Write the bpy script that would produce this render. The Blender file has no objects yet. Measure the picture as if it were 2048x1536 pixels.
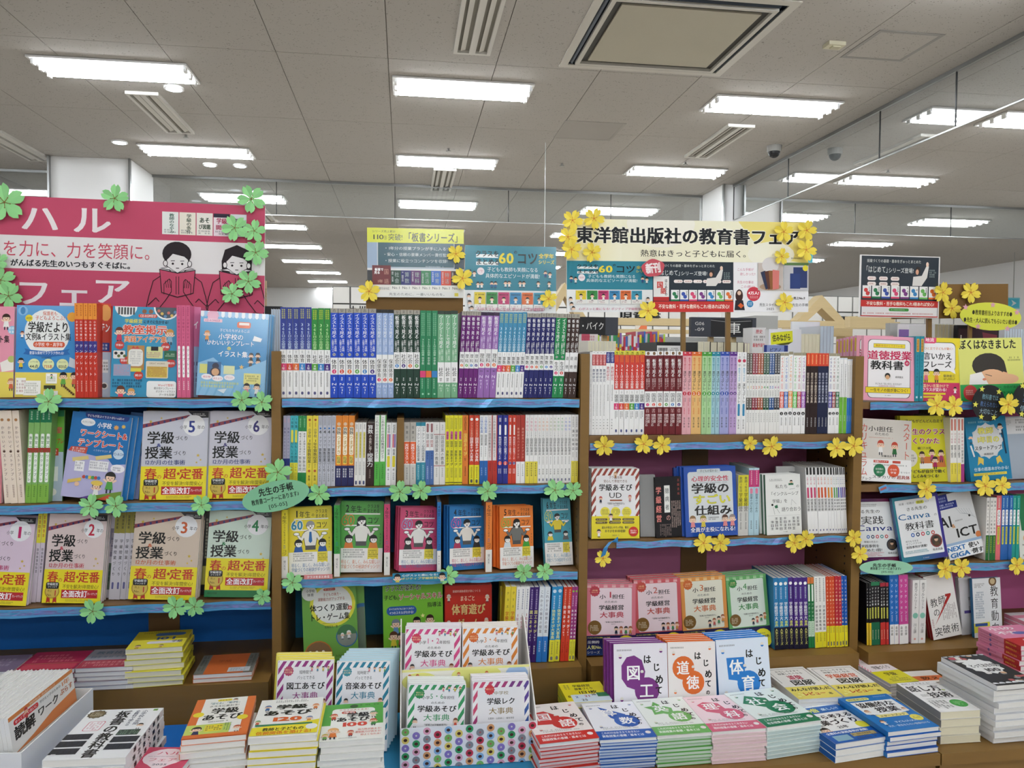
import bpy, math, random
from mathutils import Vector, Matrix
random.seed(7)
SC = bpy.context.scene
COL = SC.collection
# ------------------------------------------------------------------ camera, light, exposure
FP = 1551.5                                   # focal length in pixels of the 2048x1536 frame
_X = Vector((11136, -34, -FP)).normalized(); _Y = Vector((-216, 53, -FP)).normalized(); _Z = _X.cross(_Y)
M3 = Matrix((_X, _Y, _Z)); EYE = Vector((0, 0, 1.5))
cd = bpy.data.cameras.new('camera'); cam = bpy.data.objects.new('camera', cd); COL.objects.link(cam)
cd.sensor_width = 36; cd.lens = 36 * FP / 2048; cd.clip_start = .05; cd.clip_end = 100
cam.matrix_world = Matrix.Translation(EYE) @ M3.to_4x4(); SC.camera = cam
SC.view_settings.view_transform = 'Standard'; SC.view_settings.look = 'None'
SC.view_settings.exposure = 1.5; SC.view_settings.gamma = 1; SC.view_settings.use_curve_mapping = False
W = bpy.data.worlds.new('world'); SC.world = W; W.use_nodes = True
W.node_tree.nodes['Background'].inputs[0].default_value = (.8, .85, .9, 1); W.node_tree.nodes['Background'].inputs[1].default_value = .3
TUBE = 21.0                                   # strength of the fluorescent tubes
SC.cycles.max_bounces = 8; SC.cycles.diffuse_bounces = 4; SC.cycles.transparent_max_bounces = 12
SC.cycles.caustics_reflective = False; SC.cycles.caustics_refractive = False
SC.cycles.sample_clamp_indirect = 4

def ray(x, y): return M3 @ Vector((x - 1024, 768 - y, -FP))
def PY(x, y, Y): r = ray(x, y); return EYE + r * (Y / r.y)
def PZ(x, y, z): r = ray(x, y); return EYE + r * ((z - 1.5) / r.z)
def PX(x, y, X): r = ray(x, y); return EYE + r * (X / r.x)
def PP(x, y, p, n): r = ray(x, y); return EYE + r * ((p - EYE).dot(n) / r.dot(n))

# ------------------------------------------------------------------ materials
def hexc(h):
    if isinstance(h, tuple): return h
    h = h.lstrip('#')
    if len(h) == 3: h = ''.join(a * 2 for a in h)
    return tuple(int(h[i:i + 2], 16) / 255 for i in (0, 2, 4))
def lin(h): return tuple((c / 12.92 if c <= .04045 else ((c + .055) / 1.055) ** 2.4) for c in hexc(h)) + (1,)
MATS = {}
def nodes(name):
    m = bpy.data.materials.new(name); m.use_nodes = True; MATS[name] = m
    nt = m.node_tree; return m, nt, nt.nodes['Principled BSDF']
def simple(name, col, rough=.5, spec=.5, bump=0, bscale=80, metal=0, var=0, vscale=3, stretch=None, coat=0):
    m, nt, b = nodes(name)
    b.inputs['Base Color'].default_value = lin(col); b.inputs['Roughness'].default_value = rough
    b.inputs['Specular IOR Level'].default_value = spec; b.inputs['Metallic'].default_value = metal
    b.inputs['Coat Weight'].default_value = coat
    tc = nt.nodes.new('ShaderNodeTexCoord')
    mp = nt.nodes.new('ShaderNodeMapping'); nt.links.new(tc.outputs['Object'], mp.inputs[0])
    if stretch: mp.inputs['Scale'].default_value = stretch
    if var:
        n = nt.nodes.new('ShaderNodeTexNoise'); n.inputs['Scale'].default_value = vscale; n.inputs['Detail'].default_value = 6
        nt.links.new(mp.outputs[0], n.inputs['Vector'])
        mx = nt.nodes.new('ShaderNodeMix'); mx.data_type = 'RGBA'
        mx.inputs[6].default_value = tuple(c * (1 - var) for c in lin(col)[:3]) + (1,)
        mx.inputs[7].default_value = tuple(min(1, c * (1 + var)) for c in lin(col)[:3]) + (1,)
        nt.links.new(n.outputs['Fac'], mx.inputs[0]); nt.links.new(mx.outputs[2], b.inputs['Base Color'])
    if bump:
        n = nt.nodes.new('ShaderNodeTexNoise'); n.inputs['Scale'].default_value = bscale
        nt.links.new(mp.outputs[0], n.inputs['Vector'])
        bp = nt.nodes.new('ShaderNodeBump'); bp.inputs['Strength'].default_value = bump; bp.inputs['Distance'].default_value = .002
        nt.links.new(n.outputs['Fac'], bp.inputs['Height']); nt.links.new(bp.outputs[0], b.inputs['Normal'])
    return m
def attr_mat(name, rough, spec, bump=0, coat=0):
    m, nt, b = nodes(name)
    a = nt.nodes.new('ShaderNodeAttribute'); a.attribute_name = 'Col'
    n = nt.nodes.new('ShaderNodeTexNoise'); n.inputs['Scale'].default_value = 9; tc = nt.nodes.new('ShaderNodeTexCoord')
    nt.links.new(tc.outputs['Object'], n.inputs['Vector'])
    mr = nt.nodes.new('ShaderNodeMapRange'); mr.inputs[3].default_value = rough - .06; mr.inputs[4].default_value = rough + .06
    nt.links.new(n.outputs['Fac'], mr.inputs[0]); nt.links.new(mr.outputs[0], b.inputs['Roughness'])
    nt.links.new(a.outputs['Color'], b.inputs['Base Color']); b.inputs['Specular IOR Level'].default_value = spec
    b.inputs['Coat Weight'].default_value = coat; b.inputs['Coat Roughness'].default_value = .12
    if bump:
        bp = nt.nodes.new('ShaderNodeBump'); bp.inputs['Strength'].default_value = bump; bp.inputs['Distance'].default_value = .004
        nt.links.new(n.outputs['Fac'], bp.inputs['Height']); nt.links.new(bp.outputs[0], b.inputs['Normal'])
    return m
PRINT = attr_mat('printed cover', .34, .35)
GLOSSY = attr_mat('glossy laminate', .22, .5, .25, .5)
MATTE = attr_mat('printed card', .6, .3)
PAPER = simple('page edges', 'e9e6dc', .8, .2)
def pages_mat(name, col):
    m, nt, b = nodes(name)                     # fine sheets along local z
    tc = nt.nodes.new('ShaderNodeTexCoord'); wv = nt.nodes.new('ShaderNodeTexNoise')
    mp = nt.nodes.new('ShaderNodeMapping'); mp.inputs['Scale'].default_value = (6, 6, 2600)
    nt.links.new(tc.outputs['Object'], mp.inputs[0]); nt.links.new(mp.outputs[0], wv.inputs['Vector']); wv.inputs['Scale'].default_value = 1
    mx = nt.nodes.new('ShaderNodeMix'); mx.data_type = 'RGBA'
    mx.inputs[6].default_value = tuple(c * .72 for c in lin(col)[:3]) + (1,); mx.inputs[7].default_value = lin(col)
    nt.links.new(wv.outputs['Fac'], mx.inputs[0]); nt.links.new(mx.outputs[2], b.inputs['Base Color']); b.inputs['Roughness'].default_value = .85
    b.inputs['Specular IOR Level'].default_value = .15
    return m
PG = {'w': pages_mat('white page edges', 'f4f3f0'), 'c': pages_mat('cream page edges', 'efe9cf'), 'p': pages_mat('pink page edges', 'ecd6d6'),
      'b': pages_mat('blue grey page edges', 'cfdcea'), 'g': pages_mat('green grey page edges', 'd3e3d5'), 't': pages_mat('teal grey page edges', 'c9dcdc')}
WOOD = simple('brown laminate', '80602e', .5, .4, .05, 300, var=.1, vscale=4, stretch=(1, 1, 12))
WOODD = simple('brown laminate in the frame', '7c5c36', .45, .4, var=.06, vscale=3, stretch=(8, 1, 1))
BACKB = simple('blue back board', '1464b4', .55, .3); BACKT = simple('teal back board', '2a86ae', .55, .3)
BACKM = simple('maroon back board', 'cc7aa4', .6, .3); BACKP = simple('purple back board', 'cc6ca0', .6, .3)
CLB = simple('blue table cover', '1a6cc0', .5, .3); CLT = simple('teal table cover', '2e83ad', .5, .3)
LWOOD = simple('light oak frame', 'c9b48a', .6, .3, var=.1, stretch=(1, 1, 8))
WHITEW = simple('white painted wall', 'e6e6e6', .7, .2); DARKM = simple('charcoal sign board', '2c2b2f', .5, .4)
GREYF = simple('grey shelf metal', 'a9a9a6', .5, .4); BLACKM = simple('black plastic', '17171a', .45, .4)
STEEL = simple('brushed steel edge', '9a9c9c', .3, .5, metal=.9)
FIXI = simple('tube reflector tray', '4c4f52', .4, .5); HATF = simple('hatch outline', '8b8884', .4); HATP = simple('hatch board', 'aeaaa5', .8, .1)
FIXT = simple('white enamel housing', 'f0f0f0', .35, .5); DIFW = simple('vent metal', 'd8d6d0', .5, .4); VDARK = simple('vent slot', '87837b', .7, .2)
CEILB = simple('ac trim', 'cbc8c0', .5, .3); NAVY = simple('ac louvre dark', '222c38', .5, .4); ACP = simple('ac intake panel', 'b9b4a3', .6, .3, var=.05, vscale=2)
FLOORM = simple('vinyl floor', 'd8d0c4', .5, .4, var=.08)
TRI = simple('clear acrylic edge', 'dfe8e8', .1, .5)
# ceiling board: small fissures
m, nt, b = nodes('fissured ceiling board'); CEILM = m
tc = nt.nodes.new('ShaderNodeTexCoord'); mp = nt.nodes.new('ShaderNodeMapping'); mp.inputs['Scale'].default_value = (1, 1.8, 1)
ge = nt.nodes.new('ShaderNodeNewGeometry'); nt.links.new(ge.outputs['Position'], mp.inputs[0])
vo = nt.nodes.new('ShaderNodeTexVoronoi'); vo.inputs['Scale'].default_value = 38; nt.links.new(mp.outputs[0], vo.inputs['Vector'])
n2 = nt.nodes.new('ShaderNodeTexNoise'); n2.inputs['Scale'].default_value = 11; nt.links.new(mp.outputs[0], n2.inputs['Vector'])
mr = nt.nodes.new('ShaderNodeMapRange'); mr.inputs[1].default_value = .35; mr.inputs[2].default_value = .65; mr.inputs[3].default_value = .05; mr.inputs[4].default_value = .26
nt.links.new(n2.outputs['Fac'], mr.inputs[0])
lt = nt.nodes.new('ShaderNodeMath'); lt.operation = 'LESS_THAN'; nt.links.new(vo.outputs['Distance'], lt.inputs[0]); nt.links.new(mr.outputs[0], lt.inputs[1])
mx = nt.nodes.new('ShaderNodeMix'); mx.data_type = 'RGBA'; mx.inputs[6].default_value = lin('b7b3ae'); mx.inputs[7].default_value = lin('857f79')
nt.links.new(lt.outputs[0], mx.inputs[0]); nt.links.new(mx.outputs[2], b.inputs['Base Color']); b.inputs['Roughness'].default_value = .85
b.inputs['Specular IOR Level'].default_value = .1
# tube light
m, nt, b = nodes('fluorescent tube'); TUBEM = m
b.inputs['Base Color'].default_value = (1, 1, 1, 1); b.inputs['Emission Color'].default_value = (.93, .97, 1, 1); b.inputs['Emission Strength'].default_value = TUBE
m, nt, b = nodes('downlight lamp'); DLM = m
b.inputs['Base Color'].default_value = (1, 1, 1, 1); b.inputs['Emission Color'].default_value = (.75, .88, 1, 1); b.inputs['Emission Strength'].default_value = 1.6
# smoke-barrier glass
m, nt, b = nodes('barrier glass'); GLASSM = m
nt.nodes.remove(b); out = nt.nodes['Material Output']
tr = nt.nodes.new('ShaderNodeBsdfTransparent'); tr.inputs[0].default_value = (.84, .87, .86, 1)
gl = nt.nodes.new('ShaderNodeBsdfGlossy'); gl.inputs['Roughness'].default_value = .02
fr = nt.nodes.new('ShaderNodeFresnel'); fr.inputs[0].default_value = 1.9
mxs = nt.nodes.new('ShaderNodeMixShader'); nt.links.new(fr.outputs[0], mxs.inputs[0]); nt.links.new(tr.outputs[0], mxs.inputs[1]); nt.links.new(gl.outputs[0], mxs.inputs[2])
df = nt.nodes.new('ShaderNodeBsdfDiffuse'); df.inputs[0].default_value = (.55, .6, .6, 1)
mx2 = nt.nodes.new('ShaderNodeMixShader'); mx2.inputs[0].default_value = .12; nt.links.new(mxs.outputs[0], mx2.inputs[1]); nt.links.new(df.outputs[0], mx2.inputs[2])
nt.links.new(mx2.outputs[0], out.inputs[0])
# holographic ribbon
m, nt, b = nodes('holographic blue ribbon'); RIBM = m
tc = nt.nodes.new('ShaderNodeTexCoord'); mp = nt.nodes.new('ShaderNodeMapping'); mp.inputs['Scale'].default_value = (5, 1, 60)
nt.links.new(tc.outputs['Object'], mp.inputs[0])
n1 = nt.nodes.new('ShaderNodeTexNoise'); n1.inputs['Scale'].default_value = 2.2; n1.inputs['Detail'].default_value = 3; n1.inputs['Distortion'].default_value = 1.2
nt.links.new(mp.outputs[0], n1.inputs['Vector'])
cr = nt.nodes.new('ShaderNodeValToRGB'); nt.links.new(n1.outputs['Fac'], cr.inputs[0])
els = cr.color_ramp.elements; els[0].position = .3; els[0].color = lin('3f86b4'); els[1].position = .78; els[1].color = lin('7fe0e0')
for p, c in ((.46, '64a4d0'), (.52, '8f7fc8'), (.56, '5a8fc0'), (.64, '7a6aa0'), (.7, '4f9fd0')):
    e = els.new(p); e.color = lin(c)
sx = nt.nodes.new('ShaderNodeSeparateXYZ'); nt.links.new(tc.outputs['Object'], sx.inputs[0])
ab = nt.nodes.new('ShaderNodeMath'); ab.operation = 'ABSOLUTE'; nt.links.new(sx.outputs[2], ab.inputs[0])
l2 = nt.nodes.new('ShaderNodeMath'); l2.operation = 'LESS_THAN'; l2.inputs[1].default_value = .0062; nt.links.new(ab.outputs[0], l2.inputs[0])
mx = nt.nodes.new('ShaderNodeMix'); mx.data_type = 'RGBA'; mx.inputs[6].default_value = lin('58a4d6'); nt.links.new(cr.outputs[0], mx.inputs[7]); nt.links.new(l2.outputs[0], mx.inputs[0])
nt.links.new(mx.outputs[2], b.inputs['Base Color']); b.inputs['Roughness'].default_value = .22; b.inputs['Metallic'].default_value = .25

# ------------------------------------------------------------------ mesh builder
class MB:
    def __init__(s): s.v = []; s.f = []; s.c = []; s.m = []
    def add(s, vs, fs, col='fff', mi=0):
        o = len(s.v); s.v += [tuple(p) for p in vs]
        col = hexc(col) if isinstance(col, (str, tuple)) else [hexc(k) for k in col]
        for f in fs: s.f.append([o + i for i in f]); s.c.append(col); s.m.append(mi)
        return s
    def box(s, x0, y0, z0, x1, y1, z1, col='fff', mi=0):
        v = [(x, y, z) for z in (z0, z1) for y in (y0, y1) for x in (x0, x1)]
        return s.add(v, [(0, 2, 3, 1), (4, 5, 7, 6), (0, 1, 5, 4), (2, 6, 7, 3), (0, 4, 6, 2), (1, 3, 7, 5)], col, mi)
    def cyl(s, a, b, r, n=8, col='fff', mi=0, r2=None):
        a, b = Vector(a), Vector(b); d = (b - a).normalized(); u = d.orthogonal().normalized(); w = d.cross(u); r2 = r if r2 is None else r2
        v = [a + (u * math.cos(t) + w * math.sin(t)) * r for t in [k * 2 * math.pi / n for k in range(n)]]
        v += [b + (u * math.cos(t) + w * math.sin(t)) * r2 for t in [k * 2 * math.pi / n for k in range(n)]]
        return s.add(v, [[i, (i + 1) % n, n + (i + 1) % n, n + i] for i in range(n)] + [list(range(n))[::-1], list(range(n, 2 * n))], col, mi)
    def mesh(s, name, mats):
        me = bpy.data.meshes.new(name); me.from_pydata(s.v, [], s.f)
        for m in mats: me.materials.append(m)
        if len(mats) > 1: me.polygons.foreach_set('material_index', s.m)
        ca = me.color_attributes.new('Col', 'BYTE_COLOR', 'CORNER')
        buf = []
        for f, c in zip(s.f, s.c):
            if isinstance(c, tuple): buf += [c[0], c[1], c[2], 1.0] * len(f)
            else:
                for k in range(len(f)): buf += [*c[k], 1.0]
        ca.data.foreach_set('color_srgb', buf)
        me.update(); return me
    def build(s, name, mats, parent=None, loc=None):
        return link(name, s.mesh(name, mats), parent, loc)
def link(name, data, parent=None, mat=None):
    o = bpy.data.objects.new(name, data); COL.objects.link(o)
    if parent: o.parent = parent
    if mat is not None:
        if isinstance(mat, Matrix): o.matrix_world = mat
        else: o.location = mat
    return o
def tag(o, label, cat, group=None):
    o['label'] = label; o['category'] = cat
    if group: o['group'] = group
    return o
def empty(name, label, cat, mat=None, group=None): return tag(link(name, None, None, mat), label, cat, group)
def struct(o): o['kind'] = 'structure'; return o
def frame(o, x, y, z):                        # matrix from origin and three axes
    m = Matrix.Identity(4)
    for i, a in enumerate((x, y, z)):
        for j in range(3): m[j][i] = a[j]
    m.translation = o; return m
ORD = 'first second third fourth fifth sixth seventh eighth ninth tenth eleventh twelfth thirteenth fourteenth fifteenth sixteenth seventeenth eighteenth nineteenth twentieth'.split()
ORD += [t + '-' + o for t in ('twenty', 'thirty') for o in ORD[:9] + [None] if o]
NUM = ['one', 'two', 'three', 'four', 'five', 'six', 'seven', 'eight', 'nine', 'ten', 'eleven', 'twelve', 'thirteen', 'fourteen', 'fifteen', 'sixteen']

# ------------------------------------------------------------------ lettering
GL = {}
def glyph(ch, off=0, res=2):
    k = (ch, off, res)
    if k not in GL:
        cu = bpy.data.curves.new('g', 'FONT'); cu.body = ch; cu.resolution_u = res; cu.offset = off
        ob = bpy.data.objects.new('g', cu); me = ob.to_mesh()
        vs = [(v.co.x, v.co.y) for v in me.vertices]; fs = [list(p.vertices) for p in me.polygons]
        ob.to_mesh_clear(); bpy.data.objects.remove(ob); bpy.data.curves.remove(cu)
        if ord(ch) > 0x2000 or not vs: adv = 1.0 if ord(ch) > 0x2000 else .35
        else: adv = max(v[0] for v in vs) + .07
        GL[k] = (vs, fs, adv)
    return GL[k]

def clip(pts, x0, y0, x1, y1):
    for ax, lim, sg in ((0, x0, 1), (0, x1, -1), (1, y0, 1), (1, y1, -1)):
        out = []
        for i, p in enumerate(pts):
            q = pts[i - 1]; a = (p[ax] - lim) * sg >= 0; b = (q[ax] - lim) * sg >= 0
            if a != b:
                t = (lim - q[ax]) / (p[ax] - q[ax]); out.append((q[0] + t * (p[0] - q[0]), q[1] + t * (p[1] - q[1])))
            if a: out.append(p)
        pts = out
        if not pts: return []
    return pts

class Art:
    """flat print on a face: percent coordinates, x right, y down from the top left corner"""
    def __init__(s, mb, org, ux, uy, n, W, H, mi=0, dz=2.2e-5, res=2):
        s.mb, s.o, s.ux, s.uy, s.n, s.W, s.H, s.mi, s.dz, s.res = mb, Vector(org), Vector(ux), Vector(uy), Vector(n), W, H, mi, dz, res
        s.k = W / H; s.L = 0; s.h0 = .00012
        s.win = (0, 0, 100, 100)
    def m(s, x, y): return s.o + s.ux * (x / 100 * s.W) + s.uy * ((1 - y / 100) * s.H) + s.n * (s.h0 + s.L * s.dz)
    def p(s, pts, c, cl=True):
        if cl: pts = clip(pts, *s.win)
        if len(pts) < 3: return s
        a = sum(pts[i - 1][0] * p[1] - p[0] * pts[i - 1][1] for i, p in enumerate(pts))
        if a > 0: pts = pts[::-1]
        s.L += 1; s.mb.add([s.m(*p) for p in pts], [list(range(len(pts)))], c, s.mi); return s
    def r(s, x0, y0, x1, y1, c): return s.p([(x0, y0), (x1, y0), (x1, y1), (x0, y1)], c)
    def g(s, x0, y0, x1, y1, c0, c1, hor=False):
        s.L += 1; cc = [c0, c0, c1, c1] if not hor else [c0, c1, c1, c0]
        pts = [(x0, y1), (x1, y1), (x1, y0), (x0, y0)]; cs = [cc[3], cc[2], cc[1], cc[0]] if not hor else [c0, c1, c1, c0]
        s.mb.add([s.m(*p) for p in pts], [[0, 1, 2, 3]], [hexc(k) for k in cs], s.mi); return s
    def o_(s, x, y, rx, ry, c, n=18, a0=0): return s.p([(x + rx * math.cos(a0 + t * 2 * math.pi / n), y + ry * math.sin(a0 + t * 2 * math.pi / n)) for t in range(n)], c)
    def c(s, x, y, r, c, n=18): return s.o_(x, y, r, r * s.k, c, n)
    def half(s, x, y, r, c, a=180, b=360):
        return s.p([(x + r * math.cos(math.radians(a + (b - a) * t / 10)), y + r * s.k * math.sin(math.radians(a + (b - a) * t / 10))) for t in range(11)], c)
    def rr(s, x0, y0, x1, y1, r, c):
        pts = []; r = min(r, (x1 - x0) / 2, (y1 - y0) / 2 / s.k)
        for cx, cy, a in ((x1 - r, y0 + r * s.k, -90), (x1 - r, y1 - r * s.k, 0), (x0 + r, y1 - r * s.k, 90), (x0 + r, y0 + r * s.k, 180)):
            for t in range(5): an = math.radians(a + t * 22.5); pts.append((cx + r * math.cos(an), cy + r * s.k * math.sin(an)))
        return s.p(pts, c)
    def l(s, x0, y0, x1, y1, th, c):
        dx, dy = x1 - x0, (y1 - y0) / s.k; L = math.hypot(dx, dy) or 1; nx, ny = -dy / L * th / 2, dx / L * th / 2 * s.k
        return s.p([(x0 + nx, y0 + ny), (x1 + nx, y1 + ny), (x1 - nx, y1 - ny), (x0 - nx, y0 - ny)], c)
    def pl(s, pts, th, c):
        for i, (a, b) in enumerate(zip(pts, pts[1:])): s.l(*a, *b, th, c); s.L += -1.4 if i % 2 else -.6
        s.L += 1; return s
    def _g(s, ch, off, cx, cy, sx, sy, rot, c):
        vs, fs, adv = glyph(ch, off, s.res)
        if not vs: return
        o = len(s.mb.v); ca, sa = math.cos(rot), math.sin(rot)
        for x, y in vs:
            x -= adv / 2; y -= .38 if ord(ch) > 0x2000 else .36
            X, Y = x * sx, y * sy
            if rot: Xm, Ym = X, Y * 1 / s.k; X, Y = Xm * ca - Ym * sa, (Xm * sa + Ym * ca) * s.k
            s.mb.v.append(tuple(s.m(cx + X, cy - Y)))
        h = hexc(c)
        for f in fs: s.mb.f.append([o + i for i in f]); s.mb.c.append(h); s.mb.m.append(s.mi)
    def sh(s, b, ol, ow, c):
        """layers of shifted copies: an outline ring below, then the (emboldened) letters"""
        out = []
        if ol: r = b * .7 + ow; out.append((ol, [(r * math.cos(q * math.pi / 4), r * math.sin(q * math.pi / 4)) for q in range(8)]))
        if b <= .004: out.append((c, [(0, 0)]))
        elif b < .015: out.append((c, [(-b * .8, 0), (b * .8, 0)]))
        else: out.append((c, [(-b, -b * .6), (b, -b * .6), (-b, b * .6), (b, b * .6)]))
        return out
    def t(s, txt, x, y, w, h, c='111', b=0, ol=None, ow=.07, rot=0):
        """text centred on x, y: w total width, h letter height; None keeps the letters square"""
        E = sum(glyph(ch, 0, s.res)[2] for ch in txt)
        sx = w / E if w else h / .92 / s.k; sy = h / .92 if h else sx * s.k
        ca, sa = math.cos(math.radians(rot)), math.sin(math.radians(rot))
        for cc, shifts in s.sh(b, ol, ow, c):
            s.L += .5
            for ddx, ddy in shifts:
                d = -E / 2; s.L += .5
                for ch in txt:
                    a = glyph(ch, 0, s.res)[2]; u = (d + a / 2) * sx; d += a
                    s._g(ch, 0, x + u * ca + ddx * sx, y - u * sa * s.k + ddy * sy, sx, sy, math.radians(rot), cc)
        return s
    def v(s, txt, x, y0, y1, w, c='111', b=0, ol=None):
        st = (y1 - y0) / len(txt); sy = min(st / .95, w / .9 * s.k * 1.25)
        for cc, shifts in s.sh(b, ol, .08, c):
            s.L += .5
            for ddx, ddy in shifts:
                s.L += .5
                for i, ch in enumerate(txt):
                    cy = y0 + st * (i + .5) + ddy * sy; X = x + ddx * w / .9
                    if ch in 'ー〜（）「」-~': s._g(ch, 0, X, cy, w / .9, sy, -math.pi / 2, cc)
                    else: s._g(ch, 0, X, cy, w / .9 * (1 if ord(ch) > 0x2000 else 1.3), sy, 0, cc)
        return s
    def pg(s, x0, y0, x1, y1, c, R):
        """one character too small to read, as two or three strokes"""
        w, h = x1 - x0, y1 - y0; k = R.random(); L = s.L
        for f in ((.05, .17), (.42, .54), (.83, .95)): s.r(x0, y0 + h * f[0], x1, y0 + h * f[1], c); s.L = L
        s.L = L - .5; s.r(x0 + w * (.4 if k < .6 else .08), y0, x0 + w * (.58 if k < .6 else .25), y1, c); s.L = L - .5
        if k > .45: s.r(x0 + w * .78, y0 + h * .15, x1 - w * .05, y1, c)
        s.L = L
    def tx(s, x0, y0, x1, y1, n, c, vert=False):
        """lines of print too small to read"""
        s.L += 1; R = random.Random(int(x0 * 7 + y0 * 13 + n))
        for i in range(n):
            a0, a1 = (x0, x1) if not vert else (y0, y1); b0 = (y0 if not vert else x0) + ((y1 - y0) if not vert else (x1 - x0)) * (i + .15) / n
            hh = ((y1 - y0) if not vert else (x1 - x0)) / n * .66; step = max(hh * 1.1 / (s.k if not vert else 1 / s.k), .9); q = a0; end = a1 - (R.random() * .25 * (a1 - a0))
            while q < end:
                e = q + step * R.uniform(.6, .85)
                if R.random() > .1:
                    s.pg(*((q, b0, e, b0 + hh) if not vert else (b0, q, b0 + hh, e)), c, R)
                q += step
        return s
    def star(s, x, y, r, c, n=5, q=.45):
        return s.p([(x + r * (1 if i % 2 == 0 else q) * math.sin(i * math.pi / n), y - r * (1 if i % 2 == 0 else q) * s.k * math.cos(i * math.pi / n)) for i in range(2 * n)], c)
    def seal(s, x, y, r, c): return s.star(x, y, r, c, 12, .86)
    def stripes(s, c, bg='fff', step=11, th=5.5, m=0):
        s.r(m, m * s.k, 100 - m, 100 - m * s.k, bg); L = s.L; s.win = (m, m * s.k, 100 - m, 100 - m * s.k)
        q = -100 / s.k
        i = 0
        while q < 100:
            s.L = L + 1 - 1; cc = c if isinstance(c, str) else c(q)
            s.p([(q, 100), (q + th, 100), (q + th + 62 / s.k, 0), (q + 62 / s.k, 0)], cc); q += step
        s.win = (0, 0, 100, 100); s.L += 1; return s
    def kid(s, x, y, z, hair='2a2322', shirt='d55', skin='f6d3b8', ol=None):
        """small drawn child, z = head radius"""
        k = s.k
        if ol: s.c(x, y, z * 1.18, ol)
        s.p([(x - z * .75, y + z * 2.6 * k), (x - z * .45, y + z * .8 * k), (x + z * .45, y + z * .8 * k), (x + z * .75, y + z * 2.6 * k)], shirt)
        s.l(x - z * .5, y + z * 1.1 * k, x - z * 1.2, y + z * .6 * k, z * .35, skin); s.l(x + z * .5, y + z * 1.1 * k, x + z * 1.2, y + z * .6 * k, z * .35, skin)
        s.c(x, y, z, hair, 14); s.c(x, y + z * .22 * k, z * .82, skin, 14); s.half(x, y - z * .05 * k, z * .9, hair)
        for d in (-.33, .33): s.c(x + d * z, y + z * .3 * k, z * .11, '222', 6)
        s.l(x - z * .2, y + z * .65 * k, x + z * .2, y + z * .65 * k, z * .12, 'b33')
        for d in (-.35, .35): s.l(x + d * z, y + z * 2.5 * k, x + d * z, y + z * 3.3 * k, z * .3, '334')
        return s

# ------------------------------------------------------------------ books
def face_art(mb, W_, H_, z, fn, mi=0, res=2):
    a = Art(mb, (0, 0, z), (1, 0, 0), (0, 1, 0), (0, 0, 1), W_, H_, mi, res=res); fn(a); return a
def book_meshes(W_, H_, T, cover, spinec, front=None, spine=None, pg='w', glossy=False, spart=None, res=2, back=None, curl=0, rsp=None):
    t = .0006; mb = MB()
    mb.box(0, 0, 0, W_, H_, t, back or cover); mb.box(0, 0, T - t, W_, H_, T, cover); mb.box(0, 0, t, t * 1.6, H_, T - t, spinec)
    if rsp:
        mb.box(W_ - t, 0, t, W_, H_, T - t, rsp[0])
        if len(rsp) > 1: rsp[1](Art(mb, (W_, 0, T), (0, 0, -1), (0, 1, 0), (1, 0, 0), T, H_, 0, res=1))
    if front: face_art(mb, W_, H_, T, front, 0, res)
    if spart:
        a = Art(mb, (0, 0, 0), (0, 0, 1), (0, 1, 0), (-1, 0, 0), T, H_, 0, res=1); spart(a)
    if back == 'barcode':
        a = Art(mb, (W_, 0, 0), (-1, 0, 0), (0, 1, 0), (0, 0, -1), W_, H_, 0); a.r(6, 5, 30, 22, 'fff')
    cm = mb.mesh('cover', [GLOSSY if glossy else PRINT])
    q = MB().box(t * 1.6, .0015, t, W_ - .0012, H_ - .0015, T - t); pm = q.mesh('page_block', [PG[pg]])
    return cm, pm
def put_book(meshes, mat, label, group=None, name='paperback', cat='book'):
    e = empty(name, label, cat, mat, group)
    for n, me in zip(('cover', 'page_block'), meshes): link(n, me, e)
    return e

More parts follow.
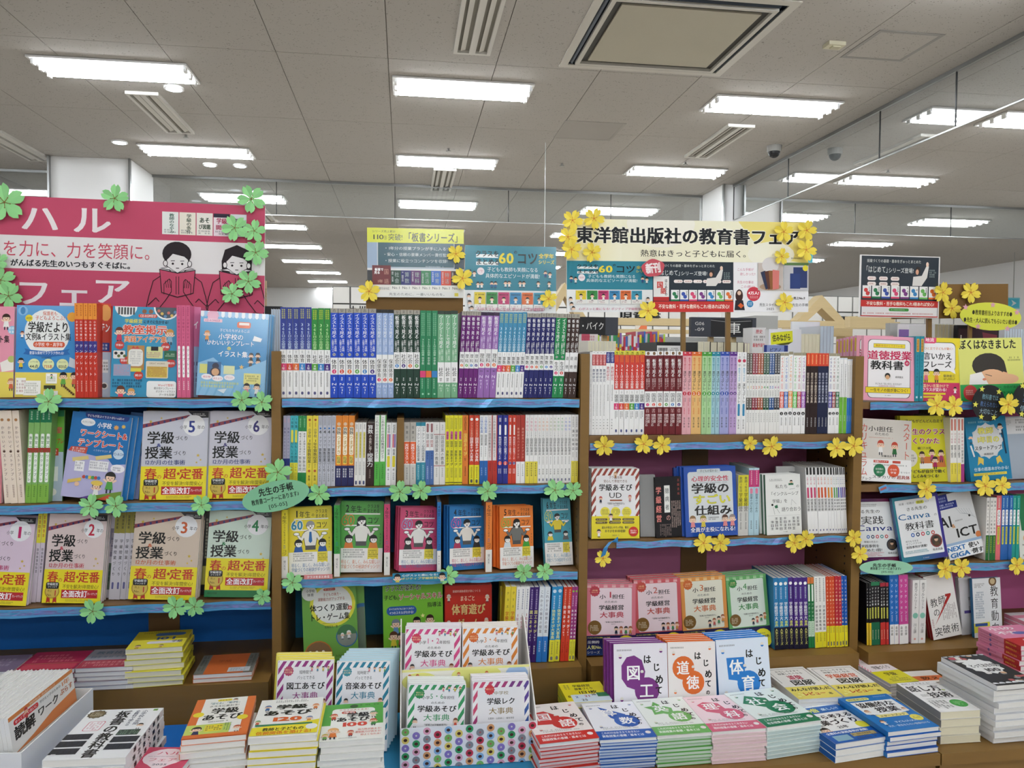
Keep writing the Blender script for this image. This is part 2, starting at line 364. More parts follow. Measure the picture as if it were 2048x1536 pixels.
FB = {}; NAME = ['paperback']
def corners(bl, br, tl, p0, n):
    """size and axes of a book face from three of its corners as seen, on the plane through p0 with normal n"""
    BL = PP(*bl, p0, n); BR = PP(*br, p0, n); TL = PP(*tl, p0, n)
    v = (TL - BL); h = v.length; v.normalize(); u = v.cross(n).normalized(); return BL, u, v, (BR - BL).dot(u), h
def face_book(key, bl, br, tl, Y, z, front, label, T=.015, lean=8, yaw=0, copies=0, cover='eee', spinec=None, pg='w', glossy=False, spart=None, res=2, group=None, dx=0, cat='book', roll=True):
    L, a = math.radians(lean), math.radians(yaw)
    nh = Vector((math.sin(a), -math.cos(a), 0)); n = nh * math.cos(L) + Vector((0, 0, 1)) * math.sin(L)
    p0 = PY(bl[0], bl[1], Y); p0.z = z
    BL, u, v, w, h = corners(bl, br, tl, p0, n)
    if not roll: u = Vector((math.cos(a), math.sin(a), 0)); v = n.cross(u)
    low = min(BL.z, (BL + u * w).z, (BL - n * T).z, (BL + u * w - n * T).z); dl = (low - z - .0006) / v.z; BL = BL - v * dl; h += dl
    spinec = spinec or cover
    me = book_meshes(w, h, T, cover, spinec, front, pg=pg, glossy=glossy, spart=spart, res=res)
    e0 = put_book(me, frame(BL - n * T, u, v, n), label, group, NAME[0]); FB.update(e=e0, T=T, w=w, h=h)
    if copies:
        me2 = book_meshes(w, h, T, cover, spinec, None, pg=pg, glossy=glossy, spart=spart)
        for k in range(copies):
            off = BL - n * (T * (k + 2) + .0008 * (k + 1)) + u * (dx * (k + 1) + random.uniform(-.002, .002)) 
            o = put_book(me2, frame(off, u, v, n), 'copy standing behind ' + ' '.join(label.split()[:13]) if copies == 1 else f'{ORD[k]} copy behind ' + ' '.join(label.split()[:13]), None, NAME[0])
            zmin = min((off + u * w * i + n * T * j).z for i in (0, 1) for j in (0, 1)); o.location.z += z + .0006 - zmin
    return BL, u, v, w, h
def stack(key, bl, br, tl, Y, zb, n, front, label, look, T=None, cover='eee', spinec=None, pg='w', edge=None, glossy=False, spart=None, jit=.003, twist=.8, pages2=None, rsp=None):
    """n books lying in a pile whose top cover has the corners bl, br, tl; front edge at depth Y, pile on height zb"""
    BL = PY(bl[0], bl[1], Y); zt = BL.z
    if T: zt = BL.z
    else: T = (zt - zb) / n
    BR = PZ(*br, zt); TL = PZ(*tl, zt); u = (BR - BL).normalized(); v = Vector((0, 0, 1)).cross(u); w = (BR - BL).length; h = (TL - BL).dot(v)
    Z = Vector((0, 0, 1)); Tb = T * .94
    me = book_meshes(w, h, Tb, cover, spinec or cover, front, pg=pg, glossy=glossy, spart=spart, rsp=rsp)
    me2 = book_meshes(w, h, Tb, edge or cover, spinec or cover, None, pg=pages2 or pg, spart=spart, rsp=rsp)
    for k in range(n):
        z = zt - T * (k + 1) + T * .03
        if k == 0: put_book(me, frame(Vector((BL.x, BL.y, z)), u, v, Z), label, None, NAME[0])
        else:
            a = math.radians(random.uniform(-twist, twist)); R = Matrix.Rotation(a, 3, 'Z')
            put_book(me2, frame(Vector((BL.x + random.uniform(-jit, jit), BL.y + random.uniform(-jit, jit), z)), R @ u, R @ v, Z),
                     f'{ORD[k]} from top, pile of {look}', look + ' in a pile', NAME[0])
    return zt
SPM = {}
PL = {'top shelf of the middle bookcase': 'middle top shelf', 'second shelf of the middle bookcase': 'middle second shelf', 'bottom shelf of the middle bookcase': 'middle bottom shelf',
      'top shelf of the right bookcase': 'right top shelf', 'second shelf of the right bookcase': 'right second shelf', 'bottom shelf of the right bookcase': 'right bottom shelf',
      'second shelf of the bookcase at the right edge': 'far right second shelf', 'third shelf of the bookcase at the right edge': 'far right third shelf', 'bottom shelf of the bookcase at the right edge': 'far right bottom shelf',
      'top shelf of the left bookcase': 'left top shelf', 'second shelf of the left bookcase': 'left second shelf', 'third shelf of the left bookcase': 'left third shelf'}
def spine_run(place, look, bg, x0, x1, ytop, vs, els, Y, z, yb, lean=0, ytop2=None, pg='w', D=.182, cover=None, matte=False):
    """books standing spine out side by side between the columns x0 and x1"""
    n = len(vs); P0 = PY(x0, yb, Y); P1 = PY(x1, yb, Y); T = (P1.x - P0.x) / n; lr = math.radians(lean)
    for i, val in enumerate(vs):
        xm = x0 + (x1 - x0) * (i + .5) / n; yt = ytop + ((ytop2 - ytop) * (i + .5) / n if ytop2 else 0)
        H = PY(xm, yt, Y).z - z; H = round(H / math.cos(lr), 3)
        key = (look, place, val, round(H, 2))
        if key not in SPM:
            H2 = round(H, 3)
            SPM[key] = book_meshes(D, H, T * .955, cover or bg, bg, None, pg=pg, spart=lambda a: spine_art(a, bg, els, val))
        up = Vector((math.sin(lr), 0, math.cos(lr))); th = Vector((math.cos(lr), 0, -math.sin(lr)))
        lift = max(0, T * math.sin(lr)) + .0008
        o = Vector((P0.x + T * i, Y + random.uniform(0, .004), z + lift))
        pl_ = PL[place]; lb = f'{ORD[i]} from left of {NUM[n-1]} {look}, {pl_}' if n > 1 else f'{look} standing alone of its kind, {pl_}'
        put_book(SPM[key], frame(o, Vector((0, 1, 0)), up, th), lb, f'{look}, {place}', NAME[0])
XR_ = random.Random(11)
def spine_art(a, bg, els, val):
    G = {'1': 'e0457b', '2': 'd8473a', '3': 'e8743a', '4': '5aa544', '5': '3f86c8', '6': '4a2c86'}
    for e in els:
        f = [(x.replace('@', val[:1]) if isinstance(x, str) else x) for x in e]
        f = [G.get(val[:1], '333') if x == 'VC' else x for x in f]; k = f[0]
        if k == 'r': a.r(0, f[1], 100, f[2], f[3])
        elif k == 't': a.v(f[3], f[6] if len(f) > 6 else 50, f[1], f[2], f[5] if len(f) > 5 else 72, f[4], .012)
        elif k == 'c':
            a.c(50, f[1], f[2], f[3], 12)
            if len(f) > 4 and f[4]: a.t(f[4], 50, f[1], None, f[2] * 1.5 * a.k, f[5], .02)
        elif k == 'b': a.rr(f[1], f[2], f[3], f[4], 20, f[5])
        elif k == 'x':
            for i in range(int((f[2] - f[1]) / (f[5] if len(f) > 5 else 2))): y = f[1] + i * (f[5] if len(f) > 5 else 2); a.pg(f[3], y, f[3] + (f[6] if len(f) > 6 else 26), y + (f[5] if len(f) > 5 else 2) * .72, f[4], XR_)
            a.L += 1
# ================================================================== ROOM
CZ = 4.0
def sbox(name, a, b, mat, parent=None, kind=True):
    o = MB().box(*a, *b).build(name, [mat], parent)
    if kind and parent is None: struct(o)
    return o
sbox('floor', (-11, -14, -.1), (15, 29, 0), FLOORM)
ceil_ = sbox('ceiling', (-11, -14, CZ + .014), (15, 29, CZ + .12), simple('ceiling joint', '8f8a84', .9, .1))
pm = MB().box(.003, .003, 0, .907, 1.817, .012).mesh('ceiling_panel', [CEILM])
for i in range(-7, 10):
    for j in range(16):
        o = link('ceiling_panel', pm, ceil_, (-.14 + .91 * i, 1.2 + 1.82 * j - (0 if i % 2 else .0), CZ))
q = MB().box(-11, -14, CZ, 15, 1.2, CZ + .012).box(-11, 1.2, CZ, -.14 - 6.37, 29, CZ + .012).box(-.14 + 9.1, 1.2, CZ, 15, 29, CZ + .012)
q.build('ceiling_field', [CEILM], ceil_)
WALLF = simple('pale far wall', 'dcdcdb', .7, .2)
sbox('wall_back', (-11, 29, 0), (15, 29.1, CZ), WALLF); sbox('wall_front', (-11, -14.1, 0), (15, -14, CZ), WHITEW)
sbox('wall_left', (-11.1, -14, 0), (-11, 29, CZ), WHITEW); sbox('wall_right', (15, -14, 0), (15.1, 29, CZ), WHITEW)
wl = simple('striped wood panel wall', '6f6256', .45, .4, var=.35, vscale=2, stretch=(1, .3, 9))
sbox('wall_left_far', (-5.75, 11.5, 0), (-5.6, 29, CZ - .005), wl)
c2a = PY(1446, 380, 10.62).x; c2b = PY(1561, 395, 10.62).x
sbox('wall_column_left', (-4.42, 10.55, 0), (-3.46, 11.46, CZ - .002), WHITEW)
sbox('wall_column_right', (c2a, 10.62, 0), (c2b, 11.5, CZ - .002), WHITEW)
for k, x in enumerate((-4.42, -3.46, c2a, c2b)): sbox(f'trim_{k+1}', (x - .012, 10.5 if k < 2 else 10.57, 2.2), (x + .012, 10.548 if k < 2 else 10.618, CZ - .004), STEEL)
# hanging glass smoke barriers, each pane a part
zb1 = PY(790, 437, 11.4).z
def barrier(n, cuts, axis, pos, zb):
    root = struct(link(f'window_{n}', None)); r = MB()
    for a, b in zip(cuts, cuts[1:]):
        g = .006; m_ = MB()
        if axis == 'x': m_.add([(a + g, pos, zb), (b - g, pos, zb), (b - g, pos, CZ - .03), (a + g, pos, CZ - .03)], [[0, 1, 2, 3]])
        else: m_.add([(pos, a + g, zb), (pos, b - g, zb), (pos, b - g, CZ - .03), (pos, a + g, CZ - .03)], [[0, 1, 2, 3]])
        m_.build('glass_pane', [GLASSM], root)
        for w_, z0, z1, nm in ((.02, CZ - .035, CZ - .001, 'top_rail'), (.008, zb - .012, zb, 'bottom_rail')):
            q = MB(); q.box(a, pos - w_, z0, b, pos + w_, z1) if axis == 'x' else q.box(pos - w_, a, z0, pos + w_, b, z1); q.build(nm, [STEEL], root)
        q = MB(); q.box(b - .005, pos - .006, zb, b + .005, pos + .006, CZ - .03) if axis == 'x' else q.box(pos - .006, b - .005, zb, pos + .006, b + .005, CZ - .03)
        q.build('joint_strip', [BLACKM], root)
barrier(1, [-3.45] + [PY(x, 380, 11.4).x for x in (553, 790, 1017, 1222)] + [c2a], 'x', 11.4, zb1)
barrier(2, [c2b] + [PY(x, 430, 11.4).x for x in (1710, 1902)] + [11, 13], 'x', 11.4, zb1)
barrier(3, [2.2, 4.2, 6.1, PX(1759, 300, 4.65).y, PX(1576, 380, 4.65).y, 10.6], 'y', 4.65, PX(2048, 197, 4.65).z)
barrier(4, [-5.6, -4.43], 'x', 11.4, zb1)

# ------------------------------------------------------------------ ceiling fittings
fh = MB(); w, d = .64, .235
for x0, y0, x1, y1 in ((-w, -d, w, -d + .018), (-w, d - .018, w, d), (-w, -d, -w + .02, d), (w - .02, -d, w, d)): fh.box(x0, y0, -.022, x1, y1, -.004)
fhm = fh.mesh('housing', [FIXT]); trm = MB().box(-w + .02, -d + .018, -.004, w - .02, d - .018, -.0005).mesh('reflector_tray', [FIXI]); tb = MB().cyl((-.6, 0, -.034), (.6, 0, -.034), .013, 8).mesh('tube', [TUBEM])
cp = MB().box(-.01, -.026, -.056, .012, .026, -.008).mesh('tube_socket', [FIXT])
side = {0: 'front', }
for i in range(-2, 4):
    for j in range(-7, 9):
        if i in (-2, 3) and not (0 <= j): continue
        x, y = .53 + 3.02 * i, 7.27 + 2.7 * j
        if x < -5.5 and y > 11.4: continue
        vis = j >= 0  # the rest are unseen; the rearmost rows are added as fill for the shelves
        far = 'beyond the glass barrier' if j >= 2 else 'before the glass barrier'
        col = ('far left', 'left', 'middle', 'right', 'far right', 'outermost right')[i + 2]
        e = empty('ceiling_light', f'three-tube ceiling light, {ORD[j]} row from the front, {col} column' if vis else 'unseen three-tube fluorescent ceiling light above or behind the viewer, there for its light', 'ceiling light', (x, y, CZ), 'three-tube ceiling lights' if vis else 'ceiling lights overhead outside the picture')
        link('housing', fhm, e); link('reflector_tray', trm, e)
        for yy in (-.155, 0, .155):
            link('tube', tb, e, (0, yy, 0)); [link('tube_socket', cp, e, (xx, yy, 0)) for xx in (-.613, .611)]
vm = MB()
for x0, x1 in ((-.15, -.12), (-.025, .025), (.12, .15)): vm.box(x0, -.62, -.03, x1, .62, -.0005)
vm.box(-.15, -.65, -.03, .15, -.62, -.0005).box(-.15, .62, -.03, .15, .65, -.0005)
vms = vm.mesh('vent_frame', [DIFW]); vsl = MB().box(-.12, -.62, -.006, .12, .62, -.001).mesh('slot_backing', [VDARK])
vbl = MB().add([(-.02, -.61, -.022), (.02, -.61, -.006), (.02, .61, -.006), (-.02, .61, -.022)], [(0, 1, 2, 3)]).mesh('louvre_blade', [DIFW])
for x, y, lb in ((.54, 5.75, 'long ceiling vent at the top edge left of the cassette unit'), (-2.47, 8.5, 'slotted ceiling vent between the two left lights'), (3.54, 8.55, 'slotted ceiling vent right of the middle between two right lights'), (.53, 11.0, 'small looking ceiling vent just before the glass barrier'), (-4.6, 10.1, 'ceiling vent by the white column at left'), (-2.47, 14.2, 'ceiling vent beyond the glass at left'), (6.5, 13.0, 'ceiling vent beyond the glass at right')):
    e = empty('ceiling_vent', lb, 'vent', (x, y, CZ), 'slotted ceiling vents'); link('vent_frame', vms, e); link('slot_backing', vsl, e)
    for xx in (-.075, .075): link('louvre_blade', vbl, e, (xx, 0, 0))
# ceiling cassette unit
e = empty('air_conditioner', 'large square ceiling cassette unit with dark louvre slots', 'air conditioner', (2.02, 5.87, CZ))
r_ = lambda m_, a, b, z0, z1: [m_.box(x0, y0, z0, x1, y1, z1) for x0, y0, x1, y1 in ((-a, -a, a, -b), (-a, b, a, a), (-a, -b, -b, b), (b, -b, a, b))]
q = MB(); r_(q, .72, .655, -.012, -.001); q.build('outer_trim', [CEILB], e)
q = MB(); r_(q, .655, .575, -.003, -.001); q.build('slot_recess', [simple('ac slot shadow', '0e1620', .7, .1)], e)
for k in range(4):
    q = MB().add([(-.61, -.648, -.004), (.61, -.648, -.004), (.60, -.628, -.022), (-.60, -.628, -.022), (.60, -.624, -.018), (-.60, -.624, -.018)], [(0, 1, 2, 3), (3, 2, 4, 5)])
    o = q.build('louvre', [NAVY], e); o.rotation_euler.z = k * math.pi / 2
q = MB(); r_(q, .605, .572, -.03, -.004); q.build('inner_frame', [CEILB], e)
q = MB(); r_(q, .572, .49, -.006, -.004); q.build('intake_gap', [simple('intake gap', '34332f', .6)], e)
MB().box(-.515, -.515, -.022, .515, .515, -.008).build('intake_panel', [ACP], e)
for (x, y), s, lb in (((2.0, 8.4), .3, 'flush ceiling access panel left of the right column of lights'), ((3.82, 5.77), .24, 'square outlined ceiling hatch at upper right')):
    e = empty('access_panel', lb, 'ceiling hatch', (x, y, CZ)); q = MB(); r_(q, s + .03, s, -.006, -.001); q.build('hatch_frame', [HATF if s < .3 else HATP], e)
    MB().box(-s, -s, -.004, s, s, -.001).build('hatch_panel', [CEILM if s < .3 else HATP], e)
e = empty('security_camera', 'grey dome security camera under the ceiling before the glass', 'camera', (4.27, 8.63, CZ))
MB().cyl((0, 0, -.001), (0, 0, -.07), .085, 18, r2=.08).build('camera_base', [GREYF], e)
q = MB()
for k in range(5): q.cyl((0, 0, -.07 - .07 * math.sin(k * .314)), (0, 0, -.07 - .07 * math.sin((k + 1) * .314)), .068 * math.cos(k * .314), 16, r2=.068 * math.cos((k + 1) * .314) + .001)
q.build('dome', [BLACKM], e)
e = empty('speaker_box', 'small cream box fixed on the ceiling beside the hatch', 'detector', (3.35, 5.79, CZ)); MB().box(-.07, -.05, -.03, .07, .05, -.001).build('case', [simple('cream plastic', 'cdc8b0', .5)], e); MB().box(-.03, -.03, -.04, .04, .02, -.03).build('sensor_cap', [simple('cream cap', 'bdb89e', .5)], e)
dh = MB().cyl((0, 0, -.02), (0, 0, -.001), .09, 18); dhm = dh.mesh('rim', [FIXT]); dlm = MB().cyl((0, 0, -.024), (0, 0, -.02), .07, 18).mesh('lamp', [DLM])
for x, y, lb in ((-2.13, 7.68, 'round downlight touching the large left light'), (-2.51, 10.64, 'left one of two round downlights before the glass'), (-2.13, 10.63, 'right one of two round downlights before the glass'), (-3.3, 9.7, 'round downlight at the end of the leftmost light'), (-2.2, 12.2, 'round downlight beyond the glass at left')):
    e = empty('downlight', lb, 'downlight', (x, y, CZ)); link('rim', dhm, e); link('lamp', dlm, e)
sp = MB().cyl((0, 0, -.03), (0, 0, -.001), .014, 8).cyl((0, 0, -.036), (0, 0, -.03), .03, 10).mesh('sprinkler_head', [GREYF])
for x_, y_, lb in ((372, 270, 'under the left vent'), (897, 297, 'above the middle second light'), (1371, 324, 'under the right vent'), (1776, 340, 'right of the slanting glass'), (1124, 327, 'beside the flush access panel')):
    o = link('sprinkler', sp, None, PZ(x_, y_, CZ)); tag(o, f'small ceiling sprinkler head {lb}', 'sprinkler')

# ================================================================== BOOKCASES
YF = 2.25; YB = 2.53; YT = 2.19; TZ = .5; BZ = .6
U = [(-.368, -.343), (.519, .545), (1.393, 1.421)]
XL, XR = -1.66, 2.35
def zs(x, y): return PY(x, y, YF).z
SH = {'left': [1.382, 1.094, .811], 'middle': [1.382, 1.128, .868], 'right': [1.271, .954], 'far right': [zs(1800, 804), zs(1850, 968), zs(1850, 1128)]}
LOOKS = {'left': ('brown bookcase with blue back boards', BACKB, XL, U[0][0]), 'middle': ('brown bookcase with teal back boards', BACKT, U[0][1], U[1][0]),
         'right': ('brown bookcase with maroon back boards and a wooden top edge', BACKM, U[1][1], U[2][0]), 'far right': ('brown bookcase at the right edge with purple back', BACKP, U[2][1], XR)}
BC = {}
for nm, (lk, bm, x0, x1) in LOOKS.items():
    e = empty('bookcase', lk + ' full of teaching books', 'bookcase', (0, 0, 0)); BC[nm] = e
    g = .0015
    for z in SH[nm]: MB().box(x0 + g, YF, z - (.042 if nm == 'right' and z > 1.2 else .022), x1 - g, YB, z).build('shelf_board', [WOODD], e)
    ztop = SH[nm][0]
    # back boards either side of the centre stile
    c = {'left': -.74, 'middle': .10, 'right': .985, 'far right': 1.86}[nm]
    for a, b in ((x0 + g, c - .045), (c + .045, x1 - g)): MB().box(a, YB - .002, BZ, b, YB + .008, ztop - .022).build('back_board', [bm], e)
    MB().box(c - .046, YB - .006, BZ, c + .046, YB + .012, ztop - .024).build('back_stile', [WOODD], e)
    MB().box(x0 + g, YT, BZ - .11, x1 - g, YB + .06, BZ).build('base_box', [WOOD], e)
    MB().box(x0 + g, YT - .012, 0, x1 - g, YB + .06, BZ - .112).build('plinth', [WOODD], e)
    MB().box(x0 + g, YB + .012, BZ + .002, x1 - g, YB + .03, ztop + .13 if nm != 'far right' else ztop + .02).build('rear_board', [WOODD], e)
    xa_, xb_ = (x0 if nm != 'far right' else 1.538), (x1 if nm != 'right' else 1.535); MB().box(xa_ + g, YB + .031, .9, xb_ - g, YB + .30, 1.27 if nm != 'far right' else 1.379).build('rear_shelf', [WOODD], e)
for k, (a, b) in enumerate(U):
    e = BC[('left', 'middle', 'right')[k]]
    o = MB().box(a, YF - .004, BZ - .1, b, YB + .03, 1.515).build('side_panel', [WOOD], e)
    for yy in (YF + .03, YF + .2):
        q = MB()
        for z in range(34): q.box(a - .0008, yy, .66 + z * .024, a - .0001, yy + .005, .66 + z * .024 + .006)
        o = q.build('peg_holes', [BLACKM], e); o['kind'] = 'stuff'
MB().box(XR, YF, .5, XR + .025, YB + .03, 1.515).build('side_panel', [WOOD], BC['far right'])
MB().box(XL - .025, YF, .5, XL, YB + .03, 1.515).build('side_panel', [WOOD], BC['left'])
# divider in the middle bookcase, second shelf
a, b = PY(794, 900, YF).x, PY(808, 900, YF).x
MB().box(a, YF + .006, 1.129, b, YF + .2, 1.129 + (PY(800, 838, YF).z - PY(800, 974, YF).z)).build('divider', [WOOD], BC['middle'])
# display tables: covered tops, fronts
for nm, x0, x1, mt, fr in (('display table with a blue cover below the left bookcase', XL - .4, U[0][0] - .01, CLB, CLB), ('display table with a teal cover below the middle bookcase', U[0][0] - .006, U[1][1], CLT, CLT),
                       ('brown display table holding the front piles at right', U[1][1] + .004, PX and PZ(1873, 1500, TZ).x - .004, WOOD, WOOD), ('brown display table at the right edge', PZ(1873, 1500, TZ).x, 2.6, WOOD, WOOD)):
    e = empty('display_table', nm, 'table', (0, 0, 0)); yf = 1.775 if mt == WOOD else 1.5
    MB().box(x0, yf, TZ - .03, x1, YT - .014, TZ).build('table_top', [mt], e)
    MB().box(x0 + .004, yf + .012, 0, x1 - .004, YT - .02, TZ - .031).build('cabinet_body', [fr], e)
# ribbons on the shelf edges
def ribbon(xa, xb, z0, h, label, wav=.0015, y=YF - .003, slope=0):
    q = MB(); n = 40; vs = []
    for i in range(n + 1):
        x = xa + (xb - xa) * i / n; dzz = wav * math.sin(i * .9) + slope * (i / n)
        vs += [(x - xa, -abs(wav) * (1 + math.sin(i * 1.7)), -h / 2 + dzz), (x - xa, -abs(wav) * (1 + math.sin(i * 1.3 + 1)) * .7, h / 2 + dzz)]
    q.add(vs, [(2 * i, 2 * i + 2, 2 * i + 3, 2 * i + 1) for i in range(n)])
    return tag(q.build('ribbon', [RIBM], None, (xa, y, z0 - h / 2)), label, 'ribbon')
g = .004
for nm, i, lb in (('left', 0, 'on the top shelf edge of the left bookcase'), ('left', 1, 'on the second shelf edge of the left bookcase'), ('left', 2, 'on the third shelf edge of the left bookcase'),
                  ('middle', 0, 'on the top shelf edge of the middle bookcase'), ('middle', 1, 'on the second shelf edge of the middle bookcase'), ('middle', 2, 'under the six grade covers on the middle bookcase'),
                  ('far right', 0, 'on the top shelf edge of the bookcase at the right edge'), ('far right', 1, 'on the second shelf edge at the right edge'), ('far right', 2, 'on the third shelf edge at the right edge')):
    x0, x1 = LOOKS[nm][2], LOOKS[nm][3]
    ribbon(x0 + g + (.02 if nm == 'far right' and i == 0 else .07 if nm == 'far right' and i == 1 else 0), x1 - g, SH[nm][i] - .001, .024, 'blue holographic ribbon ' + lb)
ribbon(U[1][1] + g, U[2][0] - g, 1.271 - .022, .021, 'blue holographic ribbon below the wooden edge of the right bookcase')
xr0 = PY(1232, 1090, YF).x
ribbon(xr0, U[2][0] - g, .954 - .002, .02, 'blue holographic ribbon with a loose end on the right bookcase', .002)
q = MB(); pts = [(1236, 1079), (1222, 1083), (1212, 1095), (1207, 1110), (1202, 1126)]; vs = []
for k, (x, y) in enumerate(pts):
    a = PY(x, y, YF - .008 - .012 * math.sin(k * .8)); vs += [a + Vector((-.007 if k else 0, 0, -.002 if k else -.009)), a + Vector((.007 if k else 0, 0, .003 if k else .009))]
tag(q.add(vs, [(2 * i, 2 * i + 2, 2 * i + 3, 2 * i + 1) for i in range(len(pts) - 1)]).build('ribbon_end', [simple('blue ribbon tail', '2f86c4', .3)]), 'loose blue ribbon end hanging down from the right bookcase shelf', 'ribbon')

# ================================================================== SPINES
YS = 2.262; NAME[0] = 'lesson_guide'
p = 'top shelf of the middle bookcase'; z = 1.3825
W1 = 'f4f4f4'
e365 = lambda c, y, s: [('r', 0, 46.5, c), ('x', 2, 15, 22, 'e6e23c', 2.2, 22), ('x', 2, 15, 56, 'e6e23c', 2.2, 22), ('t', 17, 30, '365', y, 62), ('t', 30, 46, '日の全授業', y, 60), ('x', 48, 52, 40, '888', 1.5, 20), ('t', 52, 61, s, '222', 66), ('r', 62, 69.5, 'VC'), ('t', 63, 69, '@年', 'fff', 52), ('x', 72, 88, 38, '555', 1.6, 26), ('b', 30, 93, 70, 96.5, '5a5a86')]
spine_run(p, 'navy and white physical education spines', '2f3f8e', 561, 623.6, 615, list('12356'), [('r', 46, 100, W1)] + e365('2f3f92', 'cfe0f4', '体育'), YS, z, 797, cover=W1)
spine_run(p, 'green and white social studies spines', '2c8a3a', 623.6, 661, 617, list('456'), [('r', 46, 100, W1)] + e365('2c8a3c', 'c9f0b0', '社会'), YS, z, 797, cover=W1)
ei = lambda s, c, y0=55, y1=74, tt='イラストで見る', tc='fff', bc='VC': [('r', 0, 5, 'a8a296'), ('x', 1, 4.5, 30, '555', 1.6, 40), ('t', 6, 33, tt, tc, 62), ('t', 34.5, 49, 'の授業のすべて', tc, 30, 32), ('t', 34, 48, '全単元・全時間', tc, 30, 68), ('c', 51.5, 22, 'b9b9b9', 'N', '777'), ('r', y0, y1, W1), ('t', y0 + 2, y1 - (6 if bc else 1), s, '1c1c1c', 66)] + ([('c', y1 - 3.5, 30, bc, '@', 'fff')] if bc else []) + [('x', 77, 82, 40, tc, 2, 20), ('t', 83, 96, 'No1!', tc, 62)]
spine_run(p, 'royal blue spines, illustrated physical education', '1f4cc4', 661, 752.5, 617.5, list('123456'), ei('体育', 'x'), YS, z, 797)
spine_run(p, 'pale blue health education spines', '9fb6e0', 752.5, 787.5, 619.5, list('123'), [('r', 0, 4, '222'), ('t', 6, 32, 'イラストで見る', 'fff', 60), ('t', 33.5, 49, 'の授業のすべて', 'e6eefc', 30, 32), ('t', 33, 48, '全単元・全時間', 'e6eefc', 30, 68), ('r', 51, 83, W1), ('t', 56, 77, '保健体育', '1c1c1c', 66), ('c', 79.5, 32, 'VC', '@', 'fff'), ('t', 85, 96, 'No1', 'dfe8fa', 60)], YS, z, 797)
spine_run(p, 'dark green blackboard spines', '1c3d30', 787.5, 840, 620.5, list('5634'), ei('社会', 'x', 48, 67, '板書で見る'), YS, z, 797)
spine_run(p, 'mid green slim spines', '2a8458', 840, 875, 621.5, list('135'), [('x', 3, 30, 24, '9fd8b4', 2.4, 18), ('x', 3, 30, 56, '9fd8b4', 2.4, 18), ('t', 32, 52, '365日の全授業', 'bfe8cc', 46), ('t', 53, 62, '中学校', 'e6f6ea', 40), ('r', 69, 76.5, 'VC'), ('x', 78, 92, 30, 'bfe8cc', 2.4, 18), ('c', 95.5, 18, 'a8dcc0')], YS, z, 797)
spine_run(p, 'pale green worksheet spines', '7cb48c', 875, 915.5, 622, list('123'), [('r', 0, 4, '2b3b30'), ('t', 5, 43, 'ワークシートで見る', 'fff', 62), ('t', 44.5, 58, 'の授業のすべて', 'e6f4e8', 30, 32), ('t', 44, 57, '全単元・全時間', 'e6f4e8', 30, 68), ('r', 59, 82.5, W1), ('t', 65, 75, '社会', '1c1c1c', 68), ('t', 77, 81, '歴史', '444', 40), ('t', 84, 93, 'No1', 'e6f4e8', 56)], YS, z, 797, 0)
spine_run(p, 'deep purple blackboard science spines', '6a1a74', 915.5, 954, 623, list('3456'), ei('理科', 'x', 47, 66, '板書で見る'), YS, z, 797, 2.6)
spine_run(p, 'lilac blackboard science spines', '9a6cb4', 954, 991, 625, list('123'), [('r', 0, 4, '33203c'), ('t', 5, 27, '板書で見る', 'fff', 62), ('t', 28.5, 42.5, 'の授業のすべて', 'efe2f6', 30, 32), ('t', 28, 42, '全単元・全時間', 'efe2f6', 30, 68), ('r', 43, 65, W1), ('t', 48, 59, '理科', '1c1c1c', 68), ('c', 61.5, 30, 'VC', '@', 'fff'), ('x', 68, 71, 30, '44304c', 2, 40), ('t', 73, 90, 'No1!', 'efe2f6', 58)], YS, z, 797, 2.6)
spine_run(p, 'sky blue and white arithmetic spines', '3f8fb8', 991, 1046, 625, list('123456'), [('r', 46, 100, W1)] + e365('3d8cb4', 'e4f4fa', '算数'), YS, z, 797, 2.6, cover=W1)
spine_run(p, 'solid navy blackboard arithmetic spines', '1c2068', 1046, 1104, 627, list('123456'), ei('算数', 'x', 48, 67, '板書で見る'), YS, z, 797, 2.6)
spine_run(p, 'emerald life studies spines', '1d8a50', 1104, 1126.5, 628, list('12'), ei('生活', 'x', 55, 74), YS, z, 797, 2.6)
spine_run(p, 'dark brown moral education spines', '3c2620', 1126.5, 1152, 628.5, list('123'), ei('道徳', 'x', 46, 69, '板書で見る', bc=None), YS, z, 797, 2.6)

NAME[0] = 'teaching_book'
p = 'second shelf of the middle bookcase'; z = 1.1285
def R2(look, bg, a, b, yt, n, els, **k):
    k['lean'] = .8 if a < 794 else 0
    spine_run(p, look, bg, a, b, yt, (n if isinstance(n, list) else ['0'] * n), els, YS, z, 972, **k)
R2('lavender grey spines', 'a9a8c0', 565, 579, 832, 2, [('x', 4, 12, 34, 'e0a0a8', 3, 30), ('t', 16, 58, '算数のスキルライン', '55557a', 52), ('r', 60, 70, '2a3a80'), ('x', 74, 92, 34, '777', 3, 30)], lean=1)
R2('turquoise and yellow quiz spines', '48b8c4', 579, 595, 832, 2, [('t', 2, 18, '1年算', '123', 60), ('b', 20, 20, 80, 38, 'e8e04c'), ('t', 36, 66, 'おもしろ問題', '123a4c', 66), ('r', 66, 100, 'e6dc40'), ('t', 67, 78, '100', '666', 56), ('x', 80, 96, 24, '444', 2.4, 18), ('x', 80, 96, 56, '444', 2.4, 18)], lean=1)
R2('green ended white spines on deepening thought', W1, 595, 612, 832, 2, [('r', 0, 22, '2c8a4c'), ('x', 4, 18, 34, 'a8dcb4', 2.6, 30), ('t', 24, 56, '思考と表現を深める', '333', 46), ('t', 57, 78, '算数発問', '666', 66), ('r', 80, 100, '2a8a4a')], lean=1)
